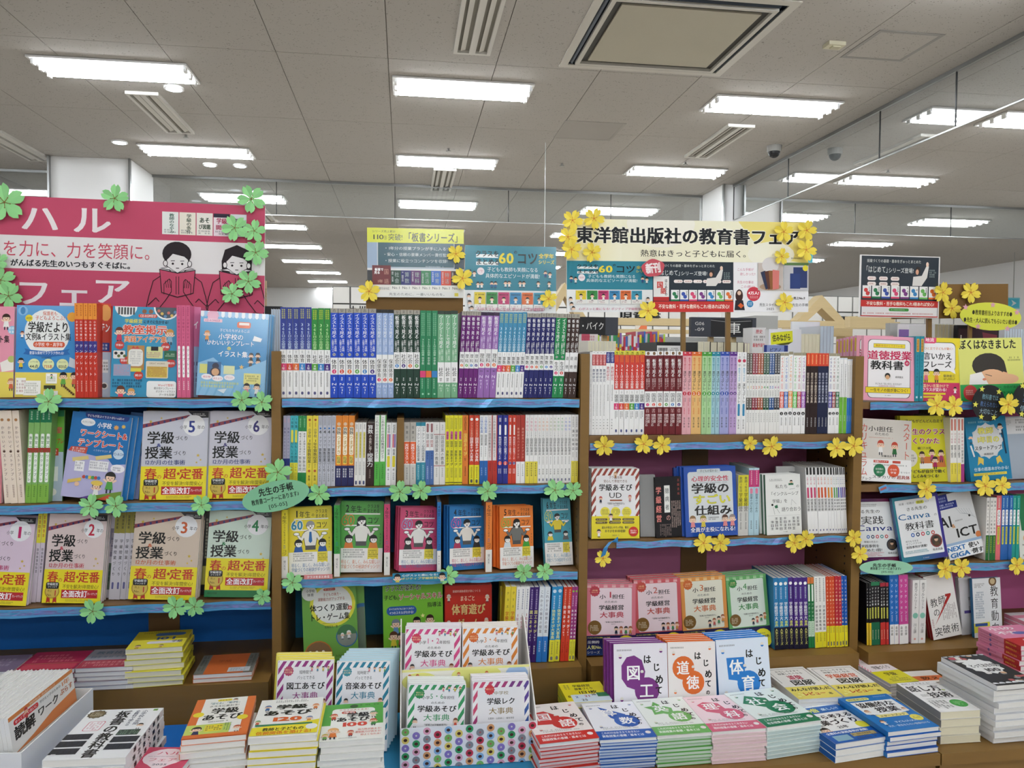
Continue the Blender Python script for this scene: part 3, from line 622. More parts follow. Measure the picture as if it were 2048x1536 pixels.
R2('yellow first grade arithmetic spines', 'ecd84c', 612, 635, 832, 2, [('c', 6, 22, 'b0522c'), ('x', 10, 16, 40, 'b0522c', 2, 24), ('t', 18, 31, '小学校', '555', 50), ('t', 33, 67, '1年生算数授業', '333', 66), ('t', 68, 74, 'ガイド', '555', 34), ('c', 78, 24, 'c0603c'), ('t', 84, 92, '実践', '333', 36), ('b', 28, 95, 72, 99, 'd8c440')], lean=1)
R2('silver grey arithmetic spines', 'c4c6d2', 635, 670, 832, 4, [('x', 2, 14, 24, '666', 2, 20), ('x', 2, 14, 56, '666', 2, 20), ('c', 18, 22, '3a78c0'), ('t', 19, 27, '4', '111', 80), ('t', 29, 44, 'アプリ', '222', 54), ('t', 46, 80, '算数授業づくり', '222', 64), ('x', 82, 96, 34, '888', 3, 30)], lean=1)
R2('orange and navy spines', 'e88a32', 670, 708, 832, 3, [('c', 12, 30, 'e8c8a8'), ('b', 16, 16, 84, 56, 'fff6e0'), ('t', 17, 27, '算数', '222', 68), ('t', 28, 55, 'つまずき', 'c8a020', 66, 50), ('b', 20, 57, 80, 69, 'f4dc60'), ('t', 58, 68, '指導', '444', 56), ('r', 71, 100, '24285c'), ('x', 75, 90, 20, 'fff', 3.4, 24), ('x', 75, 90, 56, 'fff', 3.4, 24)], lean=1)
R2('white slim spines with a golden band', 'ecebe8', 708, 731, 846, 3, [('x', 3, 12, 36, '777', 2, 28), ('b', 22, 15, 78, 56, 'd8cc6c'), ('x', 18, 54, 34, 'a89c3c', 5, 32), ('x', 62, 84, 36, '555', 2.4, 28), ('b', 26, 92, 74, 98, '44507c')], lean=1)
R2('blackish brown arithmetic spine', '33201e', 731, 748, 847, 1, [('t', 3, 17, '算数', 'fff', 62), ('t', 18, 48, 'の本質に導く', 'e4d8d0', 34), ('t', 48, 70, '授業力', 'fff', 70), ('x', 74, 90, 40, 'a89890', 3, 20)], lean=2)
R2('tall white and leaf green spines', 'f0f4ee', 748, 771, 831, 2, [('r', 66, 100, '58b44c'), ('b', 82, 0, 100, 100, '58b44c'), ('t', 3, 62, 'これからの社会科教育はどう', '444', 52, 40), ('x', 70, 92, 30, '2c6c2c', 3, 26)], lean=.6)
R2('white spines with red, blue and yellow words', W1, 771, 792, 846, 2, [('t', 3, 17, '社会科', '333', 50), ('b', 20, 18, 48, 40, 'd86a78'), ('b', 54, 18, 82, 40, '8a6ab8'), ('t', 42, 52, '授業', '444', 46), ('b', 22, 53, 78, 71, 'e8d83c'), ('t', 72, 78, '本', '444', 40), ('x', 80, 92, 36, '888', 3, 28)], lean=.6)
R2('white spines with an orange flash', 'e6e4e0', 808, 832, 845, 2, [('r', 0, 30, 'b8b4ac'), ('t', 4, 28, '授業の', '555', 40), ('r', 31, 66, 'ea6838'), ('t', 34, 66, '実践クラスアス', 'fff', 62, 46), ('r', 68, 100, 'cfcdc8'), ('x', 72, 92, 40, '555', 4, 20)], lean=.5)
R2('white spines with teal foot on reaction lessons', W1, 832, 851, 845, 2, [('r', 0, 6, '2f88a0'), ('t', 7, 62, 'リアクション型国語授業', '2a3c44', 58), ('r', 64, 100, '3a90a8'), ('x', 68, 92, 34, 'c0e0e8', 3, 30)], lean=.5)
R2('blue footed spines titled Japanese lessons', W1, 851, 867.5, 845, 2, [('b', 22, 2, 78, 16, '98686c'), ('t', 18, 27, '国語', '444', 62), ('t', 28, 40, '授業', 'a03c3c', 70), ('r', 45, 100, '4f72b0'), ('x', 48, 62, 30, '223c78', 4, 40), ('x', 70, 92, 34, 'cfdcf0', 3, 30)])
R2('plain white grey lettered spines', 'e8e6e4', 867.5, 890.5, 845, 2, [('x', 4, 15, 38, '999', 3, 24), ('r', 19, 20, 'a85050'), ('t', 21, 68, '国語授業の教養', '666', 56), ('r', 69, 70, 'a85050'), ('x', 73, 90, 38, '888', 3, 24)])
R2('bright yellow spines with pink tags', 'e8e030', 890.5, 924.5, 831, 4, [('x', 4, 20, 26, '444', 2, 18), ('x', 4, 20, 54, '444', 2, 18), ('b', 20, 23, 80, 35, 'd05a98'), ('t', 24, 34, '1年生', '222', 52), ('t', 37, 73, '国語・算数あそび', '333', 64), ('x', 76, 92, 26, '444', 2.4, 18), ('x', 76, 92, 54, '444', 2.4, 18), ('r', 96.5, 97.5, '222')])
R2('orange spine titled language play', 'e07e34', 924.5, 936.5, 831, 1, [('x', 2, 22, 30, '5c2c10', 2, 36), ('t', 26, 59, '国語あそび', 'f4e070', 60), ('x', 62, 66, 34, '5c2c10', 2, 30), ('x', 74, 90, 40, '5c2c10', 2.4, 24)])
R2('red play spines with yellow foot', 'd0452c', 938, 958.5, 831, 2, [('c', 6, 30, 'fff'), ('t', 10, 32, 'クラス全員が', 'f4c8b0', 40), ('t', 32, 67, '国語あそび大事典', 'fff', 64), ('r', 72, 100, 'e8e030'), ('x', 75, 92, 38, '5c3c20', 2.4, 28), ('b', 28, 93, 72, 98, '555')])
R2('white and cobalt spines on lesson drama', W1, 959, 975.5, 831, 2, [('t', 2, 26, '立体型板書', '3a6ab8', 62), ('t', 28, 44, '国語授業', '333', 54), ('x', 46, 62, 32, '888', 3, 26), ('r', 66, 100, '2868b4'), ('x', 76, 90, 36, 'a8c4ec', 3, 30)])
R2('white spines with crimson foot', 'e6e0e0', 975.5, 994.5, 831, 2, [('b', 82, 0, 100, 100, 'b8342c'), ('t', 3, 62, 'これからの国語科教育はどう', '666', 48, 40), ('r', 66, 100, 'b8342c'), ('x', 70, 84, 36, '7c1c18', 3, 26)])
eb = lambda o: [('x', 4, 10, 28, 'fff', 2, 44), ('b', 32, 14, 68, 29, 'fff'), ('t', 31, 65, '教材研究と授業づくり', 'fff', 50), ('c', 70, 40, o), ('t', 67, 73, '小学', 'fff', 36), ('x', 78, 88, 22, 'fff', 2.6, 20), ('x', 78, 88, 56, 'fff', 2.6, 20)]
R2('navy spines with a red dot', '26308c', 994.5, 1016, 831, 2, eb('d8402c'))
R2('red spines with a navy dot', 'd0402c', 1016, 1032, 831, 2, eb('26308c'))
R2('brick red spines with white foot', 'b03a30', 1032, 1050, 831, 2, [('t', 18, 64, '教材研究ハンドブック', 'e8b4a0', 44), ('r', 68, 100, W1), ('x', 72, 90, 36, '888', 3, 28)])
gc = {'1': 'd88aa0', '2': 'e0a888', '3': 'a8b088', '4': '8fbc98', '5': '7c8cd0'}
eg = lambda g, yb: [('t', 3, 24, g + '年担任', gc[g], 58), ('t', 24, 34, 'のための', '777', 34), ('t', 34, 59, '国語科指導法', '333', 64)] + ([('r', 68, 100, 'e8d850'), ('x', 70, 92, 34, '333', 3.4, 34)] if yb else [('x', 61, 74, 36, '777', 2, 24), ('x', 79, 90, 34, '333', 3, 30), ('b', 30, 93, 70, 97, '8888a4')])
for g_, a, b, n, yb in (('1', 1050, 1075, 3, 1), ('2', 1075, 1097.5, 3, 0), ('3', 1097.5, 1112.5, 2, 0), ('4', 1112.5, 1127.5, 2, 0), ('5', 1127.5, 1142.5, 2, 0)):
    R2(f'white spines for grade {NUM[int(g_)-1]}', 'f2f1f0', a, b, 830, n, eg(g_, yb), lean=-.3)
R2('white kanji spines with yellow foot', 'f2f1f0', 1142.5, 1156, 830, 2, [('x', 3, 19, 34, '333', 2.6, 30), ('t', 21, 53, '漢字指導法', '222', 70), ('x', 55, 64, 36, '555', 2, 26), ('r', 68, 100, 'e8d850'), ('x', 70, 92, 36, '333', 3, 28)])

NAME[0] = 'activity_book'
p = 'bottom shelf of the middle bookcase'; z = BZ + .001
def R5(look, bg, a, b, yt, n, els, lean, **k):
    lean = 2.5
    spine_run(p, look, bg, a, b, yt, ['0'] * n, els, YS - .03, z, 1322, lean=lean, D=.15, **k)
R5('yellow class play spines with green edges', 'ecd640', 1004, 1026, 1175, 2, [('t', 4, 30, 'クラス', '333', 40), ('t', 32, 60, '学級あそび', 'c83c28', 66)], 7)
R5('white grade one play spines', W1, 1026, 1053, 1176, 3, [('x', 3, 30, 34, '4c5c8c', 3, 32), ('t', 34, 66, '1年生あそび', 'b03c5c', 62), ('t', 66, 76, '101', '222', 60), ('x', 80, 92, 30, '222', 3, 34)], 7)
R5('dark purple art play spines', '3a1c6c', 1053, 1072, 1176, 2, [('x', 3, 30, 34, 'd0c0e8', 3, 30), ('t', 30, 62, '図工あそび', 'f0ec90', 66), ('t', 62, 72, '101', 'fff', 56), ('x', 78, 92, 34, 'fff', 3, 30)], 6.5)
R5('white topped blue spines', '2878c8', 1072, 1094, 1175, 2, [('r', 0, 66, 'e4ecf4'), ('t', 4, 62, 'これからの体育の授業', '667', 50), ('x', 72, 88, 36, 'cfe0f4', 3, 30)], 6)
R5('blue and yellow physical education play spines', '2c90c8', 1097, 1119, 1175, 2, [('c', 6, 34, 'cfe4f4'), ('x', 12, 30, 34, 'e0f0fa', 3, 30), ('t', 30, 70, '体育あそび大事典', 'f4f4a0', 64), ('r', 71, 100, 'e8e23c'), ('x', 74, 92, 38, '444', 2.4, 26), ('b', 28, 93, 72, 98, '777')], 5)
R5('red physical education play spines', 'd43c24', 1120, 1137, 1175, 2, [('x', 3, 28, 36, 'f8c8b0', 3, 28), ('t', 24, 56, '体育あそび', 'fff', 66), ('t', 56, 66, '101', 'fff', 56), ('x', 74, 90, 38, '7c1c10', 3, 24)], 4)
R5('plum and yellow English play spines', 'a03a80', 1137, 1149, 1175, 2, [('c', 6, 34, '8cc840'), ('x', 12, 28, 34, 'f0d0e4', 3, 30), ('t', 30, 70, '英語あそび大事典', 'fff', 62), ('r', 71, 100, 'e8e23c'), ('x', 74, 92, 38, '444', 2.4, 26), ('b', 28, 93, 72, 98, '777')], 2.4)

NAME[0] = 'lesson_guide'
p = 'top shelf of the right bookcase'; z = 1.2715
def RA(look, bg, a, b, yt, n, els, **k): spine_run(p, look, bg, a, b, yt, (n if isinstance(n, list) else ['0'] * n), els, YS, z, 870, **k)
RA('white sheaf beside the upright', 'e8e8ea', 1178.5, 1183, 705, 1, [('x', 20, 90, 40, 'bbb', 6, 30)])
RA('white spines with red top on lesson research', W1, 1183, 1211, 703, 4, [('x', 1, 3, 40, '222', 2, 24), ('r', 4, 17, 'c04a4c'), ('t', 4.5, 16.5, '白石範孝', 'f4d0d0', 56), ('t', 21, 37, '教材研究', '2c3462', 68), ('x', 40, 78, 38, '555', 1.7, 24), ('t', 80, 94, '白石範孝', '555', 30)])
RA('white spines with navy top on lesson research', W1, 1211, 1227.5, 703, 2, [('r', 1, 14, '2c3480'), ('t', 2, 13, '白石範孝', 'dce0f4', 56), ('t', 18, 35, '教材研究', 'c04a58', 68), ('x', 40, 60, 38, '555', 1.8, 28), ('t', 80, 94, '白石範孝', '555', 30)])
RA('red and white spines with yellow tops', W1, 1227.5, 1288.5, 702, list('123456'), [('r', 5, 46, 'd4382c'), ('r', 0, 5, 'e0d83c'), ('t', 1, 5, '改', '222', 60), ('x', 6, 15, 22, 'f0a040', 2, 20), ('x', 6, 15, 56, 'f0a040', 2, 20), ('t', 16, 29, '365', 'fff', 62), ('t', 29, 45, '日の全授業', 'fff', 60), ('x', 48, 52, 40, '888', 1.5, 20), ('t', 52, 61, '国語', '222', 70), ('r', 62.5, 70, 'VC'), ('t', 63, 69.5, '@年', 'fff', 50), ('x', 72, 82, 24, '444', 1.8, 20), ('x', 72, 80, 56, '444', 1.8, 20), ('b', 32, 93.5, 68, 97, '4c5488')])
RA('maroon blackboard language spines', '6e1c24', 1288.5, 1363.5, 703, list('123456'), [('r', 0, 5, W1), ('b', 26, .6, 72, 4.4, '7c5c3c'), ('t', 9, 31, '板書で見る', 'fff', 58), ('t', 32.5, 46, '授業のすべて', 'e8d0d0', 28, 34), ('t', 32, 43, '全単元の', 'e8d0d0', 28, 68), ('r', 48, 67, W1), ('t', 50, 61, '国語', '333', 66), ('c', 64, 26, 'VC', '@', 'fff'), ('x', 69, 74, 24, 'e0b8b8', 1.6, 50), ('t', 75, 90, '完全対応', 'f0dcdc', 38, 34), ('t', 75, 86, '教科書', 'f0dcdc', 38, 70)])
ek = lambda c2, num: [('r', 0, 5, c2), ('x', 1, 4, 30, 'fff', 1.6, 40), ('t', 7, 22, '教室で使える', c2, 46), ('t', 23, 46, '漢字コグトレ', '222', 66), ('c', 50.5, 42, c2, num, 'fff'), ('x', 56, 66, 24, c2, 1.6, 20), ('x', 56, 62, 56, '444', 1.6, 20), ('x', 68, 76, 36, c2, 2, 26), ('t', 79, 92, '宮口幸治', '444', 36)]
NAME[0] = 'workbook'
for num, c1, c2, a, b, n, wd in (('1', 'e8b0b8', 'cc3448', 1363.5, 1382, 2, 'pink'), ('2', 'ecc07c', 'e06c2c', 1382, 1402.5, 2, 'apricot'), ('3', 'b0d8a0', '4ca03c', 1402.5, 1422, 2, 'light green'), ('4', 'a8d0dc', '1c88a0', 1422, 1438.7, 2, 'light blue'), ('5', 'a8acdc', '2c4cac', 1438.7, 1457.5, 2, 'periwinkle'), ('6', 'c0a4d4', '5c2c88', 1457.5, 1473, 2, 'violet')):
    RA(f'{wd} kanji training spines, volume {NUM[int(num)-1]}', c1, a, b, 704 if n else 0, n, ek(c2, num))
RA('white kanji training spines with a blue tag', W1, 1473, 1492, 705, 2, [('t', 1, 8, '1日', '333', 40), ('c', 10.5, 36, 'c83c5c', '', ''), ('t', 14, 18, '分', '333', 44), ('t', 19, 36, '教室でできる', '58a8d0', 44), ('t', 38, 62, '漢字コグトレ', '222', 60), ('b', 26, 63, 74, 78, '3c8cb8'), ('t', 82, 94, '宮口幸治', '666', 36)])
for num, c2, a, n in (('1', '4c4438', 1492, 2), ('2', '8c2038', 1503.2, 2), ('3', 'a8522c', 1514.4, 2), ('4', '1c5438', 1525.6, 2), ('5', '24508c', 1536.8, 2), ('6', '3c3c44', 1548, 2)):
    RA(f'thin spines for grade {NUM[int(num)-1]}', 'efefec', a, a + 11, 707, n, [('r', 0, 26, c2), ('x', 1, 25, 26, 'fff', 3, 44), ('t', 28, 37, '小学校', '555', 58), ('t', 38, 46, num, {'1': 'd8b84c', '2': 'd02c4c', '3': 'e07c3c', '4': '3c9c4c', '5': '3c6cc4', '6': 'b03c98'}[num], 100), ('x', 46, 54, 30, '888', 2, 40), ('r', 55, 70, c2), ('x', 56, 69, 28, 'fff', 3, 44), ('x', 74, 88, 40, '666', 2.4, 24)])
em = lambda c2, num: [('r', 0, 3.5, 'a09880'), ('t', 5, 36, 'イラストで見る', c2, 60), ('x', 38, 46, 26, c2, 1.8, 18), ('x', 38, 46, 56, c2, 1.8, 18), ('r', 48, 68, c2), ('t', 48.5, 67.5, '学級経営', 'fff', 66), ('c', 75, 40, '222', num, 'fff'), ('x', 80, 90, 38, '444', 2, 28)]
for i, (c2, wd) in enumerate((('e85c3c', 'vermilion'), ('2c6cc4', 'blue'), ('f0a040', 'amber'), ('4cc44c', 'lime green'), ('c42c5c', 'crimson'), ('9c4cb4', 'mauve'))):
    RA(f'white class management spine lettered in {wd}', W1, 1559 + 8.5 * i, 1559 + 8.5 * (i + 1), 706 if i != 2 else 704, 1, em(c2, str(i + 1)))
RA('brown black spines with orange red tops', '2c1c1c', 1610, 1634, 707, 3, [('r', 0, 16, 'e2502c'), ('x', 2, 14, 40, 'fae0a0', 2, 28), ('t', 24, 62, '担任の学級経営大事典', 'e8d8c8', 56), ('x', 80, 94, 40, 'ddd', 2.4, 24)])
RA('navy black spines with orange red tops', '1c2444', 1634, 1656, 707, 3, [('r', 0, 16, 'd84a34'), ('x', 2, 14, 40, 'fae0a0', 2, 28), ('t', 24, 62, '担任の学級経営大事典', 'd8dcf0', 56), ('x', 80, 94, 40, 'ddd', 2.4, 24)])
for i, (c2, wd) in enumerate((('3c3c9c', 'indigo'), ('9c3434', 'dark red'), ('1c6c44', 'forest green'))):
    RA(f'white class management spine lettered in {wd}', W1, 1656 + 7.5 * i, 1656 + 7.5 * (i + 1), 707, 1, em(c2, str(i + 1)))
ew = lambda c2: [('b', 24, 6, 76, 61, 'fdfdfd'), ('x', 8, 59, 38, '444', 2.2, 24), ('r', 0, 2, 'dfe6ee'), ('x', 76, 84, 38, 'cfe8cf', 2, 24)]
RA('white topped lime green slim spines', W1, 1678.5, 1692.5, 716, 2, [('r', 52, 100, '74b83c')] + ew(0)[1:])
RA('white topped azure slim spines', W1, 1692.5, 1704, 719, 3, [('r', 52, 100, '2c78c8')] + ew(0)[1:])

NAME[0] = 'paperback'
p = 'second shelf of the right bookcase'; z = .9545
def RB(look, bg, a, b, yt, n, els, **k): spine_run(p, look, bg, a, b, yt, (n if isinstance(n, list) else ['0'] * n), els, YS + .005, z, 1073, D=.148, **k)
RB('grey footed yellow spines', 'd4d4d0', 1476, 1497.5, 951, 2, [('r', 0, 51, 'dcd43c'), ('t', 3, 28, '教師1年目', '444', 50), ('t', 29, 60, '学級経営', '333', 66), ('x', 62, 76, 34, '777', 2, 30), ('x', 78, 92, 40, '555', 2.4, 24)], lean=-.6)
RB('pale blue and magenta spines', 'b8d8e4', 1498, 1519, 937, 2, [('r', 3, 28, 'cc3c7c'), ('x', 4, 27, 36, 'f8d0e0', 3, 28), ('b', 24, 30, 76, 38, 'e88aa8'), ('t', 38, 66, '授業のはじめ方', '445c6c', 50), ('x', 78, 92, 38, '556', 2.6, 26)], lean=-.6)
gd = {'1': 'cc4c74', '2': 'd8603c', '3': 'e09030', '4': '4c9c4c', '5': '4c54b0', '6': '6c4c9c'}
for g_, n, a, b in (('1', 3, 1617, 1638), ('2', 3, 1638, 1659), ('3', 2, 1659, 1671), ('4', 2, 1671, 1679.5), ('5', 2, 1679.5, 1688), ('6', 2, 1688, 1696)):
    RB(f'white spines with grade {NUM[int(g_)-1]} badge', 'f4f4f4', a, b, 936, n, [('b', 20, 0, 84, 11, '333'), ('t', 14, 26, '小学' + g_ + '年', gd[g_], 44), ('b', 22, 30, 80, 46, gd[g_]), ('t', 47, 66, '授業技術', '222', 72), ('b', 34, 93, 70, 96, '8888a8')], lean=-4)
NAME[0] = 'handbook'
p = 'bottom shelf of the right bookcase'; z = BZ + .001
def RC(look, bg, a, b, yt, n, els, **k):
    k['lean'] = -2.4
    spine_run(p, look, bg, a, b, yt, (n if isinstance(n, list) else ['0'] * n), els, YS - .02, z, 1294, D=.15, **k)
ec = [('c', 8, 34, 'fff'), ('x', 13, 32, 36, 'e0ecf8', 2.4, 28), ('t', 34, 53, '学級経営', 'fff', 66), ('t', 53, 60, '大', 'fff', 66), ('t', 60, 68, '事典', 'e8f060', 66), ('r', 69, 100, '12142c'), ('t', 71, 94, '人気シリーズ', 'f0ec80', 52)]
RC('blue spines with black foot', '2c80b8', 1550, 1580, 1157, 3, ec, lean=-1.2)
RC('purple spines with black foot', '4c2c84', 1580, 1618, 1156, 4, ec, lean=-1.8)
RC('green spines with orange tops', '1f7a44', 1618, 1631, 1156, 2, [('r', 0, 9, 'e08040'), ('b', 30, 10, 80, 34, 'f0f8f0'), ('t', 36, 62, 'アクション', 'e0f4e0', 60), ('r', 62, 84, 'cfe8d0'), ('x', 64, 82, 34, '2c7a44', 3, 32)], lean=-2.6)
RC('white and black lettered spines with yellow foot', 'f0f0ec', 1631, 1655, 1154, 3, [('x', 2, 38, 36, '333', 2.6, 28), ('t', 40, 76, '学級経営戦略図', '444', 54), ('r', 78, 100, 'e8dc30'), ('x', 80, 92, 40, '333', 2.4, 24)], lean=-3)
ey = [('t', 4, 68, 'クラスの学級アイデア事典', 'f8e8c0', 52), ('r', 70, 100, 'ecdf2c'), ('x', 72, 80, 26, '555', 2, 18), ('x', 72, 80, 54, '555', 2, 18), ('b', 30, 92, 72, 98, '666')]
RC('orange red spines with yellow foot', 'd8502c', 1655, 1672, 1154, 3, ey, lean=-3)
RC('carmine spines with yellow foot', 'c02c3c', 1672, 1685, 1153, 2, ey, lean=-2.8)
RC('cobalt spines with yellow foot', '1c5cb8', 1685, 1697, 1153, 2, ey, lean=-2.6)

NAME[0] = 'paperback'
p = 'second shelf of the bookcase at the right edge'; z = SH['far right'][1] + .0008
spine_run(p, 'white spines with yellow foot', 'eceae6', 1902, 1923, 836, ['0'] * 3, [('b', 24, 2, 76, 20, 'd07c6c'), ('t', 23, 40, '小1担任', 'b8606c', 50), ('t', 42, 62, '授業と経営', '333', 58), ('r', 70, 100, 'e8d850'), ('x', 72, 90, 38, '333', 2.6, 26)], YS, z, 962, lean=-2)
spine_run(p, 'white spine with magenta foot', 'eceae6', 1923.5, 1930.5, 836, ['0'], [('b', 24, 2, 76, 20, 'd07c6c'), ('t', 23, 50, '中学校担任', 'b84c6c', 50), ('t', 50, 70, '授業経営', '333', 58), ('r', 72, 100, 'a83c84')], YS, z, 961, lean=-2)
p = 'third shelf of the bookcase at the right edge'; z = SH['far right'][2] + .0008
spine_run(p, 'white and green footed slim spines', 'eceae6', 1972, 1991, 996, ['0'] * 3, [('t', 4, 58, '授業づくりの教科書', '555', 52), ('r', 60, 100, '1c6c34'), ('x', 62, 90, 36, 'd8d848', 3, 30)], YS, z, 1115, lean=0)
for wd, c, a, b, n in (('coral pink', 'e07078', 1991, 2001, 1), ('blue', '2c68b4', 2001, 2024, 3), ('teal', '1c9c90', 2024, 2038, 2)):
    spine_run(p, f'{wd} standard series spines' if n > 1 else f'{wd} standard series spine', c, a, b, 992, ['0'] * n, [('x', 4, 20, 40, 'cfe', 2.6, 24), ('b', 18, 22, 82, 46, 'fff'), ('t', 23, 45, 'スタンロ', '123', 56), ('b', 30, 48, 74, 76, 'd8d84c'), ('x', 50, 74, 42, '333', 2.6, 22)], YS, z, 1114)
p = 'bottom shelf of the bookcase at the right edge'; z = BZ + .001
def RD(look, bg, a, b, yt, n, els, **k): spine_run(p, look, bg, a, b, yt, ['0'] * n, els, YS - .02, z, 1284, D=.15, **k)
ebk = lambda c, t: [('r', 0, 6, t), ('t', 8, 38, 'ブラック企業', 'fff', 54), ('b', 26, 40, 76, 58, 'd8d85c'), ('x', 42, 60, 38, '333', 3, 24), ('r', 64, 100, c), ('x', 76, 94, 38, 'e8e0c0', 2.6, 24)]
RD('black spines with yellow foot', '17151c', 1735, 1744, 1167, 2, ebk('ecc430', '222'), lean=-2); RD('black spines with green foot', '17151c', 1744, 1762, 1165, 3, ebk('1f6c4c', '2c7c54'), lean=-2)
RD('black spines with red foot', '17151c', 1762, 1779, 1167, 3, ebk('cc3834', 'a82c3c'), lean=-2)
ebl = [('t', 4, 58, 'リフレクション', 'e8f0fa', 50), ('x', 58, 68, 40, 'dde', 2.4, 24), ('r', 71.5, 100, 'f4f4f4'), ('t', 74, 88, '森田健', '222', 44)]
RD('white footed blue spines', '2470c4', 1781, 1799, 1151, 2, ebl, lean=-2); RD('white footed magenta spines', 'cc4a98', 1799, 1818, 1151, 2, ebl, lean=-2)
RD('white mall management spines', 'ecebe9', 1823, 1851, 1161, 2, [('t', 4, 46, '教室マルトリート', '777', 44), ('c', 56, 40, '88c8b4'), ('t', 68, 84, '川上康', '777', 40), ('c', 93, 16, 'e0a8a0')], lean=0)
# left bookcase spines
NAME[0] = 'template_book'
p = 'top shelf of the left bookcase'; z = 1.3825
er = [('r', 0, 17, 'f09a3c'), ('x', 2, 15, 34, 'b84c1c', 2.4, 32), ('t', 18, 42, '小学校で使える', 'fff', 44), ('r', 40, 52, '3c3c8c'), ('t', 42, 78, 'テンプレート', 'fff', 62), ('x', 82, 94, 38, 'f8d0c0', 2, 26)]
spine_run(p, 'red and orange template spines', 'cc3a2c', 150, 195, 607, ['0'] * 5, er, YS, z, 799)
spine_run(p, 'rose pink template spines', 'd8648c', 354, 381, 611, ['0'] * 3, [('x', 2, 12, 36, 'a82c5c', 2, 28), ('t', 14, 44, '小学校でいろいろ', 'a02c5c', 46), ('b', 24, 44, 76, 78, 'fff'), ('t', 46, 76, 'テンプレート', '444', 54), ('x', 82, 92, 38, 'fff', 2, 26)], YS, z, 799)
p = 'second shelf of the left bookcase'; z = 1.0945
spine_run(p, 'cream template spines', 'f2e2d0', 8, 50, 822, ['0'] * 3, [('c', 10, 24, 'b07c4c'), ('t', 16, 76, 'かわいいイラストテンプレ', '7c5c54', 42), ('c', 44, 20, '5c4438'), ('x', 80, 94, 40, '8c6c5c', 2, 24)], YS, z, 1008, lean=-3)
spine_run(p, 'green classroom template spines', '86b86a', 50, 96, 820, ['0'] * 4, [('r', 0, 14, '1f7a50'), ('x', 2, 13, 36, 'cfe8cf', 2.4, 28), ('b', 20, 26, 80, 78, 'f4f8f0'), ('r', 41, 46, 'a83c34'), ('t', 28, 77, '教室ワクワクテンプレ', '4c7c44', 50), ('r', 80, 100, '84b84c'), ('x', 82, 94, 38, '3c6c2c', 2, 26)], YS, z, 1008, lean=3)
p = 'third shelf of the left bookcase'; z = .8115
spine_run(p, 'lilac edged spines behind grade one', 'd8ccd8', 62, 80, 1026, ['0'] * 2, [('r', 0, 34, 'e0d840'), ('x', 4, 30, 20, 'b04c3c', 5, 50), ('x', 40, 70, 30, '333', 4, 40)], YS + .03, z, 1208, lean=5)
spine_run(p, 'yellow and black topped spines', 'c8c4cc', 216, 262, 1026, ['0'] * 4, [('r', 0, 24, '8c8438'), ('x', 4, 22, 28, '2c2c2c', 4, 44), ('t', 30, 74, '学級授業づくり', '333', 56), ('b', 34, 80, 70, 88, '5c5c8c')], YS + .03, z, 1208, lean=5)
spine_run(p, 'dark spines between grades three and four', '2c2c2a', 393, 412, 1022, ['0'] * 2, [('x', 10, 60, 30, 'b8b8a0', 4, 40), ('r', 66, 88, 'b8b058')], YS + .05, z, 1206, lean=3)
NAME[0] = 'paperback'
# ================================================================== FACE-OUT COVERS
def teacher(a, x, y, z, hair='222', shirt='f2f0ea', tie=None, female=False, pants='555'):
    """drawn teacher with raised hands above two pupils; z head radius in percent of width"""
    k = a.k
    if female: a.o_(x, y + .9 * z * k, 1.2 * z, 1.6 * z * k, hair)
    for g_, c in ((.12, '222'), (0, shirt)):
        for s in (-1, 1):
            a.l(x + s * 1.5 * z, y + 2.1 * z * k, x + s * 2.3 * z, y + 3.7 * z * k, .62 * z + g_ * 1.6 * z, c); a.l(x + s * 2.2 * z, y + 3.8 * z * k, x + s * 3.1 * z, y + 2.5 * z * k, .55 * z + g_ * 1.6 * z, c)
        a.p([(x - (1.75 + g_) * z, y + 2.3 * z * k), (x - (1.5 + g_) * z, y + (1.65 - g_) * z * k), (x - .6 * z, y + (1.25 - g_) * z * k), (x + .6 * z, y + (1.25 - g_) * z * k), (x + (1.5 + g_) * z, y + (1.65 - g_) * z * k), (x + (1.75 + g_) * z, y + 2.3 * z * k), (x + (1.25 + g_) * z, y + (5.2) * z * k), (x - (1.25 + g_) * z, y + 5.2 * z * k)], c)
    a.r(x - 1.3 * z, y + 5.1 * z * k, x + 1.3 * z, y + 6.2 * z * k, pants)
    for s in (-1, 1): a.o_(x + s * 3.5 * z, y + 2.1 * z * k, .8 * z, .45 * z * k, '222'); a.o_(x + s * 3.5 * z, y + 2.1 * z * k, .68 * z, .35 * z * k, 'fff')
    if tie: a.p([(x - .25 * z, y + 1.5 * z * k), (x + .25 * z, y + 1.5 * z * k), (x + .45 * z, y + 4 * z * k), (x, y + 4.5 * z * k), (x - .45 * z, y + 4 * z * k)], tie)
    a.r(x - .4 * z, y + .7 * z * k, x + .4 * z, y + 1.6 * z * k, 'f7f4f0')
    a.c(x, y, 1.12 * z, '222'); a.c(x, y + .12 * z * k, .98 * z, 'f7f4f0'); a.half(x, y - .1 * z * k, 1.1 * z, hair)
    a.p([(x - z, y - .1 * z * k), (x - .2 * z, y - .1 * z * k), (x - .9 * z, y + .35 * z * k)], hair)
    for d in (-.35, .35): a.o_(x + d * z, y + .22 * z * k, .1 * z, .16 * z * k, '222'); a.l(x + d * z - .15 * z, y - .02 * z * k, x + d * z + .15 * z, y - .04 * z * k, .07 * z, '222')
    a.o_(x, y + .62 * z * k, .16 * z, .22 * z * k, '422')
